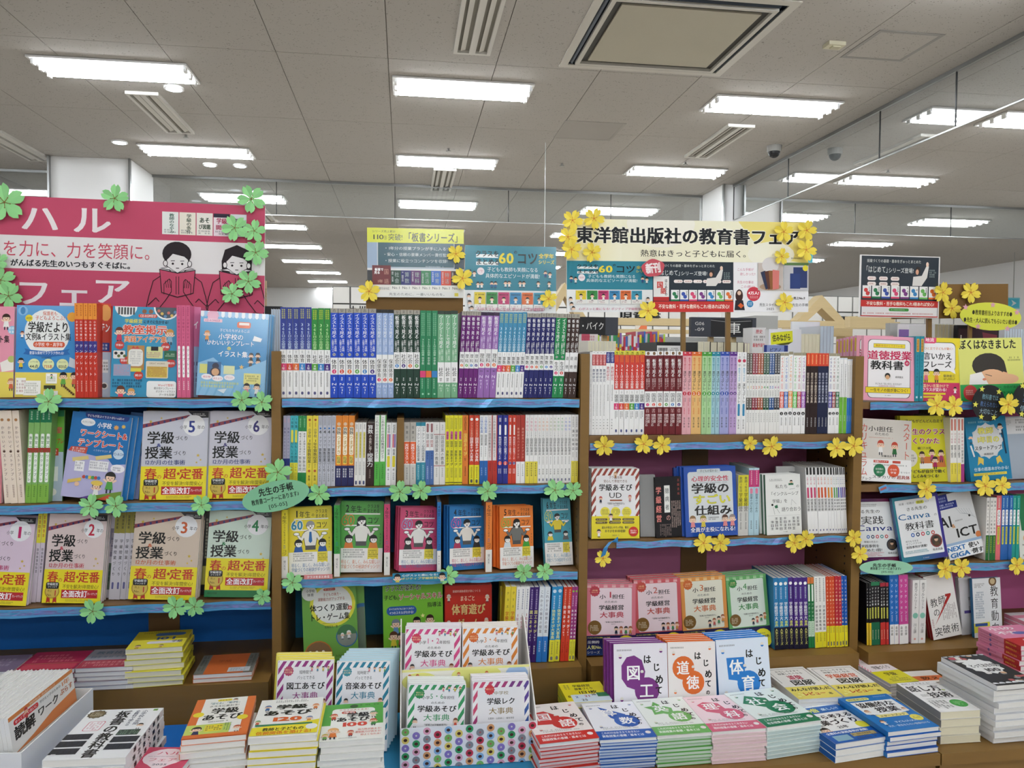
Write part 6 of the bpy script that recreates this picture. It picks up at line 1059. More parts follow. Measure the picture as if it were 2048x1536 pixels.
PIL = [('国語', 'd0342c', [[(8, 24), (36, 20), (58, 36), (52, 56), (12, 54)], (60, 54, 22), (30, 35, 64, 55)], (1080, 1489), (1199, 1476), (1068, 1410), 9, 'f4ece8', 'p', 'red', 'japanese'),
       ('算数', '1f5cb4', [[(26, 12), (70, 36), (58, 58), (40, 44)], (66, 54, 23), (40, 30, 66, 53)], (1200, 1481), (1314, 1474), (1161, 1408), 10, 'f2f4fa', 'b', 'blue', 'arithmetic'),
       ('英語', '6cb45c', [[(12, 24), (28, 22), (36, 10), (46, 22), (62, 30), (58, 52), (40, 44), (22, 46), (24, 32)], (66, 54, 21), (40, 30, 64, 54)], (1315, 1472), (1426, 1464), (1272, 1399), 9, 'eef4ee', 'g', 'light green', 'english'),
       ('理科', 'd8607c', [[(14, 26), (30, 18), (56, 24), (62, 44), (46, 54), (22, 46)], (64, 56, 22), (36, 32, 64, 57)], (1425, 1464), (1533, 1456), (1377, 1394), 9, 'f6dfe6', 'p', 'rose', 'science'),
       ('社会', '1f7c50', [[(10, 34), (28, 14), (60, 26), (58, 46), (40, 50)], (64, 54, 24), (34, 32, 64, 54)], (1535, 1455), (1643, 1440), (1471, 1384), 8, 'e8f2ee', 't', 'dark green', 'social studies')]
for sub, c, pts, bl, br, tl, n, bg, pg_, wd, en in PIL:
    Yk = 1.80 if sub != '国語' else 1.79
    stack(sub, bl, br, tl, Yk, TZ + .001, n, hajimete(sub, c, pts, bg=bg), f'{wd} banded {en} primer lying on top of its pile on the front table', f'{en} primers with a {wd} band', cover=bg, spinec=bg, pg='w', edge=c if sub in ('国語', '算数', '英語') else bg, pages2=pg_, jit=.003)
NAME[0] = 'textbook'
def zukai(ch, c):
    def fn(a):
        a.r(0, 0, 100, 100, 'f0eeea'); a.l(6, 6, 94, 6, 1, '222'); a.l(6, 6, 6, 50, 1, '222'); a.l(94, 6, 94, 50, 1, '222'); a.t('おもしろすぎて', 50, 13, 60, 5.5, '333', .01); a.t('授業したくなる', 50, 21, 60, 5.5, '333', .01)
        a.t(ch, 50, 34, 17 * len(ch), 13, c, .03); a.t('図解', 54, 51, 54, 17, '222', .02); a.r(0, 63, 100, 100, 'ecdc6c'); a.t('みんなが読んだ', 52, 72, 92, 9, '222', .03)
        a.t('レビュー', 48, 86, 52, 10, 'c84434', .04); a.t('本', 84, 88, 10, 7, '333', .02)
        for x in (8, 15, 22, 11, 19): a.star(x, 84 + (x % 3) * 4, 4, 'f0ec9c')
    return fn
def pile(key, bl, br, tl, Yk, zb, n, fn, label, look, **k): return stack(key, bl, br, tl, Yk, zb, n, fn, label, look, **k)
pile('zk1', (1598, 1399), (1686, 1393), (1537, 1337), 1.97, TZ + .001, 6, zukai('道徳', 'c83c5c'), 'white and yellow illustrated guide with magenta letters behind the green primer pile', 'illustrated guides with magenta letters', cover='f0eeea')
pile('zk2', (1690, 1393), (1784, 1387), (1621, 1335), 1.985, TZ + .001, 6, zukai('学級経営', 'dc6848'), 'white and yellow illustrated guide with orange letters left of the pink framed booklet', 'illustrated guides with orange letters', cover='f0eeea')
def pinky(a):
    a.stripes('e08098', 'f4e6ea', 8, 4); a.r(8, 8, 100, 60, 'f0e6e8'); a.tx(24, 10, 60, 18, 2, '999'); a.t('学級づくり', 58, 40, 60, 12, '333', .02); a.r(0, 54, 100, 100, 'e4dc28'); a.t('学級', 52, 66, 40, 12, '4c4414', .02); a.tx(20, 76, 90, 94, 3, '6c641c')
pile('pk', (1781, 1368), (1839, 1362), (1707, 1318), 2.05, TZ + .001, 7, pinky, 'pink framed cover with a yellow half lying at the back of the right table', 'pink framed books with a yellow half', cover='ece4e4', spinec='b8b4b8')
pile('or', (1835, 1366), (1900, 1362), (1812, 1343), 2.10, TZ + .001, 7, lambda a: (a.r(0, 0, 100, 100, 'f4f0ea'), a.r(0, 45, 100, 86, 'e47c48'), a.t('数え', 60, 66, 60, 26, '5c2c1c', .02)), 'white book with an orange stripe peeping out behind the talking skills pile', 'white books with an orange stripe', cover='f4f0ea')
def hanashi(a):
    a.r(0, 0, 100, 100, 'f0efee'); a.t('教師人生を変える!', 44, 5, 76, 4, '444', .01); a.l(4, 10, 96, 10, .8, '333'); a.t('話し方', 46, 23, 84, 19, '161616', .03); a.c(88, 31, 4, 'a8b83c'); a.t('の', 88, 31, 5, 4, 'fff'); a.t('技術', 62, 46, 58, 18, '161616', .03); a.tx(14, 42, 30, 50, 2, '666'); a.l(14, 58, 96, 58, .8, '333')
    a.c(74, 76, 19, '4cac4c'); a.tx(64, 70, 84, 82, 3, 'b8e0a8'); a.tx(8, 64, 52, 90, 5, '666', True)
pile('hn', (1881, 1424), (1962, 1419), (1795, 1366), 1.82, TZ + .001, 4, hanashi, 'thick white talking skills book with a green circle on top of its cream pile', 'thick cream edged books with a black spine', cover='efeeed', spinec='8f8f90', pg='c', edge='e8e4d4', jit=.002)
def kyodo(a):
    a.r(0, 0, 100, 100, '1f78c4'); a.rr(8, 5, 54, 13, 6, 'ece88c'); a.t('個別最適な学び', 31, 9, 40, 5, '444', .01); a.tx(66, 4, 92, 8, 1, 'a8c8ec'); a.p([(8, 17), (94, 17), (94, 52), (50, 60), (8, 52)], 'f0f2f2')
    a.t('協働的な', 50, 27, 74, 14, '1c1c1c', .03); a.t('授業', 58, 43, 46, 14, '1c1c1c', .03); a.p([(20, 56), (82, 56), (80, 64), (22, 64)], 'ecdf8c'); a.t('スタートブック', 51, 60, 50, 5, '333', .02); a.c(86, 72, 11, 'ece060'); a.tx(78, 69, 94, 75, 2, '6c5c1c'); a.kid(16, 44, 5, 'b8845c', 'eee'); a.kid(88, 46, 4, 'b8845c', 'eee'); a.kid(16, 74, 4.5, '8c5c3c', 'd8e0e8')
    a.t('子ども1人1人の', 58, 79, 46, 5, 'dcecf8', .015); a.t('見方・発言をもらい価値付ける', 54, 88, 80, 5, 'dcecf8', .01)
pile('ky', (1776, 1464), (1879, 1452), (1692, 1395), 1.775, TZ + .001, 5, kyodo, 'blue cooperative lessons start book on top of its pile at the front right', 'blue edged cooperative lesson books', cover='1f78c4', edge='1f5cb4', jit=.004)
def kangae(a):
    a.r(0, 0, 100, 100, 'f2f2f0'); a.r(0, 6, 100, 24, '1f66b4'); a.t('100倍', 34, 15, 34, 11, 'ecec60', .04); a.t('楽しい!', 74, 15, 34, 7, 'd8ecf8', .02); a.tx(4, 1, 60, 4, 1, '3c6cb0'); a.t('ルから考える', 52, 35, 92, 11, '1c1c1c', .03); a.t('授業づくり', 50, 50, 92, 13, '1c1c1c', .03); a.kid(14, 66, 9, '222', 'f0f0f0'); a.t('25年', 52, 64, 20, 7, '333', .02); a.c(90, 64, 11, 'ece43c')
    a.r(0, 72, 100, 100, '1c60b4'); a.t('全教科の実践事例が満載!', 46, 77, 80, 5.4, 'fff', .015); a.r(10, 83, 40, 96, '8cb4c8'); a.r(46, 82, 92, 90, 'b8a46c'); a.tx(47, 83, 91, 98, 3, '4c3c2c')
pile('kg', (1671, 1488), (1775, 1472), (1611, 1412), 1.765, TZ + .001, 3, kangae, 'white and blue lesson making book in front of the illustrated guides', 'white lesson books with blue foot', cover='1c60b4', edge='e8ecee', jit=.004)
def totte(a):
    a.r(0, 0, 100, 100, '28282c'); a.seal(50, 40, 40, 'f0f0ee'); a.rr(6, 6, 38, 14, 6, 'c85060'); a.rr(8, 16, 40, 24, 6, 'f0f0ee'); a.t('とっておきの話', 54, 38, 66, 11, '222', .03); a.t('100', 54, 53, 38, 13, '333', .04)
    R = random.Random(3)
    for i in range(16): x, y = R.uniform(5, 95), R.uniform(62, 96) if i > 4 else R.uniform(4, 20); a.rr(x - 6, y - 3, x + 6, y + 3, 3, ('e8e4e0', 'b85c60', 'd8b08c', '8c8c90')[i % 4])
    for x in range(5, 100, 15): a.half(x, 96, 7, 'e4e6ea', 180, 360); a.half(x, 2, 6, 'c8ccd0', 0, 180)
pile('tt', (1994, 1371), (2080, 1364), (1883, 1313), 1.80, TZ + .001, 10, totte, 'black and white story collection of one hundred on top of the tall right pile', 'white edged story collections', cover='28282c', spinec='e6e6ea', edge='e0e2e6', jit=.006, twist=1.6)
def pinkst(a): a.r(0, 0, 100, 100, 'e48cac'); a.r(0, 62, 100, 100, 'c8383c'); a.t('小1の', 40, 14, 60, 16, 'f8eef2', .03); a.t('不安', 34, 36, 50, 16, 'f8eef2', .03); a.o_(60, 40, 18, 7, '6c74b0'); a.t('学校', 60, 80, 60, 20, 'f8f0e8', .04)
psp = lambda a: (a.r(0, 0, 100, 100, 'e08cac'), a.r(0, 62, 100, 100, 'b83034'), a.tx(25, 4, 75, 60, 1, 'b8547c', True), a.c(50, 30, 30, '6c5c94'), a.tx(22, 66, 78, 96, 1, 'ecc050', True))
pile('ps', (2042, 1292), (2130, 1286), (1956, 1254), 1.99, TZ + .001, 12, pinkst, 'pink first grade book with a red band on the pile cut by the right edge', 'pink and red spined books', cover='e48cac', spinec='e08cac', spart=psp, twist=.5)
pile('ps2', (2052, 1244), (2130, 1240), (2004, 1226), 2.2, BZ + .001, 5, lambda a: (a.r(0, 0, 100, 100, 'e8e0e4'), a.r(0, 30, 100, 60, 'd8849c'), a.tx(10, 66, 90, 90, 2, '777')), 'pink and white book on the low pile behind the right edge pile', 'pale pink books behind the right edge pile', cover='e8e0e4', spinec='d8849c')
def ichinichi(a):
    a.r(0, 0, 100, 100, 'ecdf2c'); a.tx(8, 10, 22, 40, 2, '555', True); a.t('学級経営', 50, 18, 42, 12, '333', .02); a.t('授業づくり', 52, 34, 44, 11, '333', .02); a.t('1日1枚', 56, 52, 44, 14, '222', .03); a.r(14, 62, 100, 100, 'd4e4f0'); a.r(74, 58, 100, 78, '2c7c50'); a.t('5', 10, 70, 8, 12, '222', .02); a.t('2', 26, 74, 8, 12, '3c6cb0', .02); a.t('21', 50, 72, 12, 12, 'b03c4c', .02); a.t('16', 66, 66, 12, 12, '333', .02); a.t('25', 40, 90, 14, 12, '333', .02)
pile('ic', (1137, 1406), (1225, 1400), (1121, 1367), 2.0, TZ + .001, 5, ichinichi, 'yellow one sheet a day book lying between the patterned box and the purple primers', 'yellow one sheet a day books', cover='ecdf2c', edge='9cc060')
# left side
def bansho(a):
    a.r(0, 0, 100, 100, 'f0f1f3'); a.seal(14, 10, 13, '4c4438'); a.seal(14, 10, 11, '7c6c4c'); a.tx(6, 6, 22, 14, 3, 'e4dcc8'); a.r(88, 2, 94, 6, '6c9c4c'); a.v('板書の教科書', 51, 4, 98, 17, '131313', .03); a.v('小学校6年間', 78, 4, 36, 7, '2c3c5c', .01); a.v('全教科で使える', 68, 4, 38, 6, '2c3c5c', .01)
    a.rr(14, 26, 36, 46, 3, 'd86c84'); a.rr(15, 26.6, 35, 45.4, 3, 'f4f4f6'); a.tx(17, 28, 33, 44, 4, 'd8849c', True); a.kid(86, 36, 4, '333', 'f4f4f4'); a.r(64, 46, 92, 57, '3c4c44'); a.tx(65, 47, 91, 56, 3, '8ca890')
    for x, y in ((0, 52), (0, 66), (0, 80), (64, 60), (64, 74)): a.r(x, y, x + 34, y + 11, '2c2e36'); a.tx(x + 3, y + 2, x + 31, y + 9, 4, '3c404c', True)
    a.r(4, 90, 10, 94, 'e8e8ec'); a.r(24, 92, 31, 95, 'e8e8ec')
pile('bn', (84, 1521), (251, 1514), (164, 1421), 1.60, TZ + .001, 13, bansho, 'white blackboard writing textbook with bold vertical title at the front left', 'blackboard writing textbooks', cover='eceef0', spinec='eceef0', edge='e4e8ec', rsp=('eceef0', lambda a: a.v('板書の教科書', 50, 10, 84, 72, '1c1c1c', .03)), twist=1.2)
pile('hf', (248, 1546), (356, 1546), (288, 1494), 1.62, TZ + .001, 10, lambda a: (a.r(0, 0, 100, 100, 'd04868'), a.o_(50, 40, 40, 34, 'f2dfe4'), a.p([(18, 58), (82, 58), (52, 90)], 'f2dfe4'), a.t('ハル', 54, 24, 50, 13, 'd04868', .01), a.tx(18, 36, 84, 39, 1, '667'), a.t('フェア', 50, 50, 56, 13, 'd04868', .01), a.t('2025', 52, 68, 28, 8, '445', .02)), 'pink fair booklet with a pale heart shaped label at the bottom edge', 'pink fair booklets', cover='d04868')
def asobi_or(a):
    a.r(0, 0, 100, 100, 'e0743a'); a.r(14, 0, 86, 92, 'f2f0ea'); a.rr(36, 3, 60, 9, 3, 'f0dc4c'); a.t('子どもが', 48, 6, 20, 4, '444'); a.kid(66, 6, 4, '222', 'eee'); a.t('「話せる」「聞ける」', 50, 14, 56, 5.4, '3c7c8c', .01); a.t('クラスに変わる!', 50, 22, 50, 5, '444', .01); a.t('学級', 54, 35, 46, 14, '1c1c1c', .03); a.t('あそび', 52, 51, 66, 14, '1c1c1c', .03)
    a.c(12, 42, 9, 'ecd83c'); a.c(86, 56, 9, 'ecd83c'); a.tx(32, 61, 66, 64, 1, '555'); a.r(0, 68, 70, 92, 'c8d86c'); a.rr(30, 70, 58, 86, 4, 'ecd83c'); a.tx(32, 72, 56, 84, 3, '444'); a.kid(18, 78, 8, '2c2420', '2c345c'); a.kid(82, 80, 6, 'b84c2c', 'e8e0d8'); a.r(0, 92, 100, 100, 'e0743a'); a.tx(60, 68, 72, 88, 3, '3c8c5c', True)
pile('ao', (362, 1480), (493, 1468), (411, 1399), 1.66, TZ + .001, 15, asobi_or, 'orange edged class play book on its pile left of the numbered play books', 'orange edged class play books', cover='e0743a', edge='e8e4da', rsp=('d8804c',), twist=1.4, jit=.005)
def asobi120(a):
    a.r(0, 0, 100, 100, 'f3f2ee'); a.tx(24, 3, 84, 10, 2, '444'); a.kid(14, 20, 5, '3c6ca8', '3c6ca8'); a.kid(90, 22, 5, 'd87c3c', 'd87c3c'); a.t('学級', 52, 23, 50, 12, '1c1c1c', .04); a.t('あそび', 48, 39, 76, 13, '1c1c1c', .04); a.t('120', 48, 56, 50, 13, 'e06428', .05); a.kid(84, 56, 5, '6c84b0', 'e0903c'); a.kid(6, 60, 4, '4c9c54', 'c85c3c')
    a.p([(0, 76), (40, 72), (100, 62), (100, 96), (0, 96)], 'efe13a'); a.r(4, 69, 90, 73, '2c7c5c'); a.t('教師と子どもの', 48, 82, 62, 8, '1c1c1c', .03); a.t('信頼関係を築ける!', 50, 91, 82, 8, 'd87c24', .03); a.c(90, 80, 9, 'e8ecf0')
pile('a1', (496, 1477), (633, 1468), (539, 1400), 1.655, TZ + .001, 14, asobi120, 'white and yellow class play one hundred twenty book on top of its pile', 'yellow edged class play books numbered 120', cover='f3f2ee', edge='ecdc48', twist=1.2, jit=.004)
def asobi100(a):
    a.r(0, 0, 100, 100, '5cac4c'); a.rr(14, 14, 86, 66, 8, 'f3f4ee'); a.r(0, 60, 100, 100, 'f3f4ee'); a.c(50, 8, 7, '3c5c34'); a.tx(60, 3, 94, 8, 1, '2c4c24'); a.t('クラスがまとまる!', 50, 18, 50, 4.5, 'c84c34', .01); a.rr(30, 22, 54, 29, 5, 'd0482c'); a.t('1年間', 42, 25.5, 20, 5, 'fff', .02); a.t('学級', 58, 33, 38, 12, '1c1c1c', .04); a.t('あそび', 50, 45, 56, 12, '1c1c1c', .04); a.t('100', 52, 59, 46, 14, 'dc4c3c', .04)
    a.kid(18, 32, 6, 'c84c2c', 'c84c2c'); a.kid(84, 30, 6, '5c8c6c', 'e8d8c8'); a.kid(84, 52, 6, 'c84c2c', '4c8c4c'); a.kid(20, 74, 9, 'e8b070', 'e07c3c'); a.kid(48, 80, 5, 'c8503c', 'c8503c'); a.kid(8, 86, 5, 'ccb050', '6c9c4c'); a.t('協力性が高まる!', 78, 76, 38, 4.6, 'd85440', .01); a.t('運動能力が高まる!', 76, 83, 42, 4.6, 'd85440', .01); a.t('仲よくなれる!', 80, 90, 32, 4.6, 'd85440', .01); a.tx(30, 95, 60, 97.5, 1, '777')
pile('a2', (638, 1484), (766, 1475), (661, 1410), 1.665, TZ + .001, 13, asobi100, 'green and white class play one hundred book right of the yellow numbered pile', 'white class play books numbered 100', cover='f3f4ee', edge='f0f0ec', twist=1.4, jit=.004)
NAME[0] = 'paperback'
# books on the base of the left bookcase
YA = Yof(264, 1378, BZ)
pile('l1', (150, 1337), (266, 1332), (196, 1299), YA, BZ + .001, 5, lambda a: (a.r(0, 0, 100, 60, '9c98a0'), a.r(0, 60, 100, 100, 'b84858'), a.t('教育技術の', 50, 20, 80, 16, '5c7484', .02), a.tx(8, 36, 92, 52, 1, '6c7c8c'), a.tx(8, 66, 92, 94, 2, 'e0a0a0')), 'grey and red covered book on the pile left of the tall yellow pile', 'grey and red covered books', cover='a89ca4', twist=.6)
pile('l2', (28, 1342), (148, 1337), (96, 1304), YA, BZ + .001, 5, lambda a: (a.r(0, 0, 100, 100, 'a82c4c'), a.rr(4, 70, 96, 96, 3, 'c84c5c'), a.tx(12, 16, 88, 60, 3, 'd8848c'), a.l(2, 66, 98, 66, 1, 'd8b06c')), 'crimson covered book with gold lines beside the grey and red pile', 'crimson covered books', cover='a82c4c', twist=.6)
pile('l3', (-92, 1347), (24, 1342), (-22, 1312), YA, BZ + .001, 5, lambda a: (a.r(0, 0, 100, 100, '7c6c84'), a.tx(12, 20, 88, 70, 3, 'a89cb0')), 'dusky violet covered book at the left edge below the shelves', 'dusky violet covered books', cover='7c6c84', twist=.6)
def ye101(a): a.r(0, 0, 100, 100, 'b8a82c'); a.r(0, 52, 100, 100, 'e8dc48'); a.tx(12, 4, 92, 16, 2, '4c4c1c'); a.rr(36, 14, 92, 32, 10, '3c5c8c'); a.t('101', 58, 46, 40, 20, '2c4c84', .03); a.rr(30, 62, 92, 76, 6, 'e4e0e8'); a.t('学級', 84, 66, 20, 14, '444', .02); a.kid(18, 84, 5, '333', 'c8a030'); a.kid(60, 88, 4, '333', 'c8a030')
BLz = pile('ye', (251, 1299), (365, 1292), (316, 1262), Yof(325, 1376, BZ), BZ + .001, 7, ye101, 'yellow play ideas book with blue numbers lying skewed on top of the tall left pile', 'yellow spined cream edged books', cover='e4dc48', spinec='ecebe0', pg='c', rsp=('d8cc3c', lambda a: (a.r(0, 0, 100, 100, 'd8cc3c'), a.v('学級づくり', 50, 14, 60, 70, '3c3c1c', .02), a.tx(25, 64, 75, 94, 1, '3c4c7c', True))), jit=.004, twist=1.5)
pile('og', (386, 1350), (504, 1343), (428, 1310), Yof(440, 1366, BZ), BZ + .001, 2, lambda a: (a.r(0, 0, 100, 100, 'd06c34'), a.r(0, 0, 16, 100, '7c7c74'), a.r(84, 0, 100, 100, '7c7c74'), a.tx(2, 6, 14, 94, 2, '2c2c2c', True), a.tx(86, 6, 98, 94, 2, '2c2c2c', True), a.t('学級', 44, 36, 24, 12, 'a8481c', .01), a.r(56, 72, 94, 94, 'c8ccd0'), a.tx(60, 76, 90, 90, 2, '8c949c')), 'orange covered book with grey edges near the upright below the left shelves', 'orange covered books with grey edges', cover='d06c34', twist=.4)

# ------------------------------------------------------------------ standing books on the tables
NAME[0] = 'handbook'
def jiten(top, big, c, cc, w1='大事典', sub=None, num=None, stripe=None):
    def fn(a):
        a.r(0, 0, 100, 100, 'f2f1f4'); fit(a); a.stripes(stripe or c, 'f6f4f6', 13, 6.5, 1.5); a.rr(12, 8, 88, 100, 7, 'f2f1f4'); a.seal(20, 13, 9, cc); a.t('1冊まるごと', 20, 11.6, 13, 2.2, 'f8e0b0', .01); a.t('あそび集', 20, 14.6, 13, 2.4, 'f8e0b0', .01)
        if num: a.t('小学', 31, 18.5, 14, 4.4, '333', .01); a.t(num, 50, 16.5, 24, 9, c, .0); a.t('年担任', 71, 18.5, 20, 4.4, '333', .01); a.t('のための', 52, 25.5, 24, 3.6, '333', .01)
        else: a.t(top[0], 50, 14.5, 22, 4.4, '333', .0); a.t(top[1], 51, 21, 32, 4.4, '333', .0)
        a.t(big, 51, 33.5 if num else 31, 68, 8.6, '161616', .02); a.t(w1, 51, 45.5 if num else 43, 46, 9, c, .01)
        for i, x in enumerate((58, 68, 78, 87)): a.kid(x + 3, 5 if num else 9, 2.2, ('333', 'a86c4c')[i % 2], ('e08090', '4c8cb8', 'e0c04c', '6cac6c')[i])
        a.kid(20 if not num else 14, 49, 4, '444', 'eee'); a.kid(84, 49, 4, '7c4c34', 'e0604c'); a.t('『授業力&学級経営力』', 50, 55, 44, 2.6, '333', .01)
    return fn
def wood_step(x0, x1, y0, y1, z0, z1, label): tag(MB().box(x0, y0, z0, x1, y1, z1).build('riser', [CLT]), label, 'riser')
def stand(key, bl, br, tl, Yk, zb, fn, label, n, cover, lean=12, T=.016, **k): return face_book(key, bl, br, tl, Yk, zb, fn, label, T=T, lean=lean, copies=n, cover=cover, **k)
stand('zu', (549, 1440), (663, 1440), (556, 1321), 1.96, TZ, jiten(('短時間で', 'パッとできる'), '図工あそび', '9c3c84', 'b84c6c'), 'purple striped art play handbook standing behind the white numbered play piles', 3, 'ecdf60', dx=-.004)
stand('on', (668, 1445), (776, 1445), (674, 1323), 1.955, TZ, jiten(('短時間で', 'パッとできる'), '音楽あそび', '2c84a0', '3c94a4'), 'teal striped music play handbook standing left of the patterned box', 5, 'bcd8e4', dx=.005)
# patterned cardboard display box
DL, DR = PY(800, 1458, 1.87), PY(1075, 1450, 1.87); x0, x1 = DL.x, DR.x; zt_ = DL.z
e = empty('display_box', 'white cardboard display box patterned with coloured discs and holding four striped handbooks', 'box', (0, 0, 0))
def dots(a, nx, ny, off=0):
    a.r(0, 0, 100, 100, 'f0eef2'); cs = ('7cb464', '8c8c94', 'ead070', 'c83c54', '8c78c0', 'e0a06c', '3c9c64', '8cb4dc', 'e8a8c0')
    for i in range(nx):
        for j in range(ny):
            x = (i + .5) * 100 / nx; y = (j + .5 + (.5 if i % 2 else 0)) * 100 / ny; c = cs[(i * 4 + j * 2 + off) % 9]; r_k = 36 / nx
            a.c(x, y, r_k, c, 14); 
            if c in ('8c8c94', '7cb464', '8c78c0'): a.c(x, y, r_k * .25, 'e0d8d8' if c == '8c78c0' else 'b85c5c', 8)
            else: a.o_(x, y, r_k * .5, r_k * .42 * a.k, '4c2c24', 10, i)
q = MB(); q.box(x0, 1.87, TZ + .001, x1, 1.873, zt_, 'f0eef2'); a_ = Art(q, (x0, 1.87, TZ + .001), (1, 0, 0), (0, 0, 1), (0, -1, 0), x1 - x0, zt_ - TZ); dots(a_, 13, 5); q.build('front_panel', [MATTE], e)
zB = PY(812, 1242, 2.10).z
for s_, xx in ((0, x0), (1, x1)):
    q = MB(); xa, xb = (xx, xx + .003) if s_ == 0 else (xx - .003, xx)
    v = [(x, y, z) for x in (xa, xb) for y, z in ((1.8735, TZ + .001), (2.12, TZ + .001), (2.12, zB), (2.09, zB), (1.8735, zt_))]
    q.add(v, [(4, 3, 2, 1, 0), (5, 6, 7, 8, 9)] + [(i, (i + 1) % 5, 5 + (i + 1) % 5, 5 + i) for i in range(5)], 'e8e4e0')
    for i in range(8):
        for j in range(6):
            yy, zz = 1.89 + i * .03, TZ + .02 + j * .035
            if zz < zt_ + (yy - 1.875) / .215 * (zB - zt_) - .02:
                a_ = Art(q, (xa - .0002 if s_ == 0 else xb + .0002, yy + (.02 if s_ == 0 else 0), zz), (0, -1 if s_ == 0 else 1, 0), (0, 0, 1), (-1 if s_ == 0 else 1, 0, 0), .02, .02); a_.c(50, 50, 48, ('7cb464', 'c83c54', 'ead070', '8c78c0', 'e0a06c', '8cb4dc')[(i + j * 2) % 6], 10)
    q.build('side_panel', [MATTE], e)
MB().box(x0 + .0035, 2.117, TZ + .001, x1 - .0035, 2.12, zB - .04, 'e8e4e0').build('back_panel', [MATTE], e)
ys = 1.978; zs_ = PY(940, 1334, ys).z
q = MB(); q.box(x0 + .004, ys, TZ + .001, x1 - .004, ys + .002, zs_, 'f2f0ea'); a_ = Art(q, (x0 + .004, ys, zs_ - .08), (1, 0, 0), (0, 0, 1), (0, -1, 0), x1 - x0 - .008, .08); a_.r(0, 0, 100, 100, 'f4f2e8'); a_.o_(14, 40, 14, 30, 'ecec8c'); a_.o_(58, 30, 20, 40, 'ecec8c'); a_.o_(90, 30, 9, 30, 'a8c4e8'); a_.r(0, 0, 100, 8, 'f0ee9c')
for x in (6, 12, 44, 66): a_.kid(x, 20, 1.3, 'c86c3c', '4c6cb0')
q.build('inner_partition', [MATTE], e)
z1_ = TZ + .002; zr = PY(865, 1254, 2.02).z - .212
stand('b12', (808, 1352), (920, 1352), (811, 1257), 2.02, zr, jiten(0, '学級あそび', 'd8508c', 'd0405c', num='1・2'), 'pink striped handbook for grades one and two at the back left of the box', 3, 'f0e8ee', lean=7, T=.012, dx=.001)
stand('b34', (924, 1350), (1036, 1350), (925, 1256), 2.02, zr, jiten(0, '学級あそび', 'e0883c', 'dc6c34', num='3・4'), 'orange striped handbook for grades three and four at the back right of the box', 3, 'f4ece4', lean=7, T=.012, dx=.001)
MB().box(x0 + .005, 1.985, TZ + .002, x1 - .005, 2.114, zr - .001, 'e8e4dc').build('back_riser', [MATTE], e)
stand('b56', (812, 1470), (928, 1470), (817, 1368), 1.895, TZ + .004, jiten(0, '学級あそび', '3c9c64', '2c8c54', num='5・6'), 'green striped handbook for grades five and six at the front left of the box', 3, 'eef2ee', lean=8, T=.013, dx=-.0005)
def reku(a):
    a.r(0, 0, 100, 100, 'f0eff2'); fit(a); a.stripes(lambda q_: ('cc4c70', 'a83c74', '7c3c84', '5c4494', '3c5ca0', '3c84a8')[max(0, min(5, int((q_ + 70) / 28)))], 'f6f4f6', 13, 6.5, 1.5); a.rr(9, 9, 91, 100, 2, 'f0eff2'); a.seal(30, 12, 9, 'd03c44'); a.t('1冊まるごと', 30, 11, 13, 2.4, 'f8e0b0', .01); a.t('中学校', 50, 16.6, 26, 5, '8c7434', .0); a.t('学級レク', 50, 27.5, 50, 8.6, '161616', .02); a.t('大事典', 50, 40.5, 43, 8.8, '8c7434', .01); a.t('玉置崇・山田貞二・福地淳宏', 50, 50.5, 46, 2.6, '333')
stand('brk', (944, 1468), (1059, 1466), (945, 1363), 1.893, TZ + .004, reku, 'rainbow striped junior high recreation handbook at the front right of the box', 3, 'f2eef4', lean=8, T=.013, dx=-.0005)
NAME[0] = 'primer'
# upright primers behind the front piles
def up(key, sub, c, pts, bl, br, tl, Yk, yaw, wd, en, n, bg, dx):
    face_book(key, bl, br, tl, Yk, TZ + .001, hajimete(sub, c, pts, bg=bg, upright=True), f'{wd} {en} primer standing upright behind the lying primers', T=.014, lean=9, yaw=yaw, copies=n, cover=c, dx=dx)
up('u1', '図工', '7c3484', [[(14, 26), (24, 16), (38, 14), (52, 20), (58, 34), (54, 50), (40, 56), (24, 52), (14, 42)], (61, 57, 23), (36, 35, 60, 57)], (1229, 1430), (1337, 1425), (1227, 1289), 2.0, 0, 'purple', 'arts', 3, 'edeaf2', -.005)
up('u2', '道徳', 'e07030', [(32, 35, 23), (52, 55, 23), (31, 35, 51, 55)], (1338, 1422), (1434, 1418), (1335, 1285), 2.0, 0, 'orange', 'moral education', 4, 'f1ecea', -.002)
up('u3', '体育', '2c80d0', [[(18, 23), (52, 23), (52, 42), (60, 56), (42, 64), (36, 52), (20, 50)], (58, 56, 22), (36, 35, 57, 56)], (1440, 1418), (1545, 1408), (1431, 1281), 2.01, 0, 'blue', 'physical education', 4, 'e2ecfa', -.003)
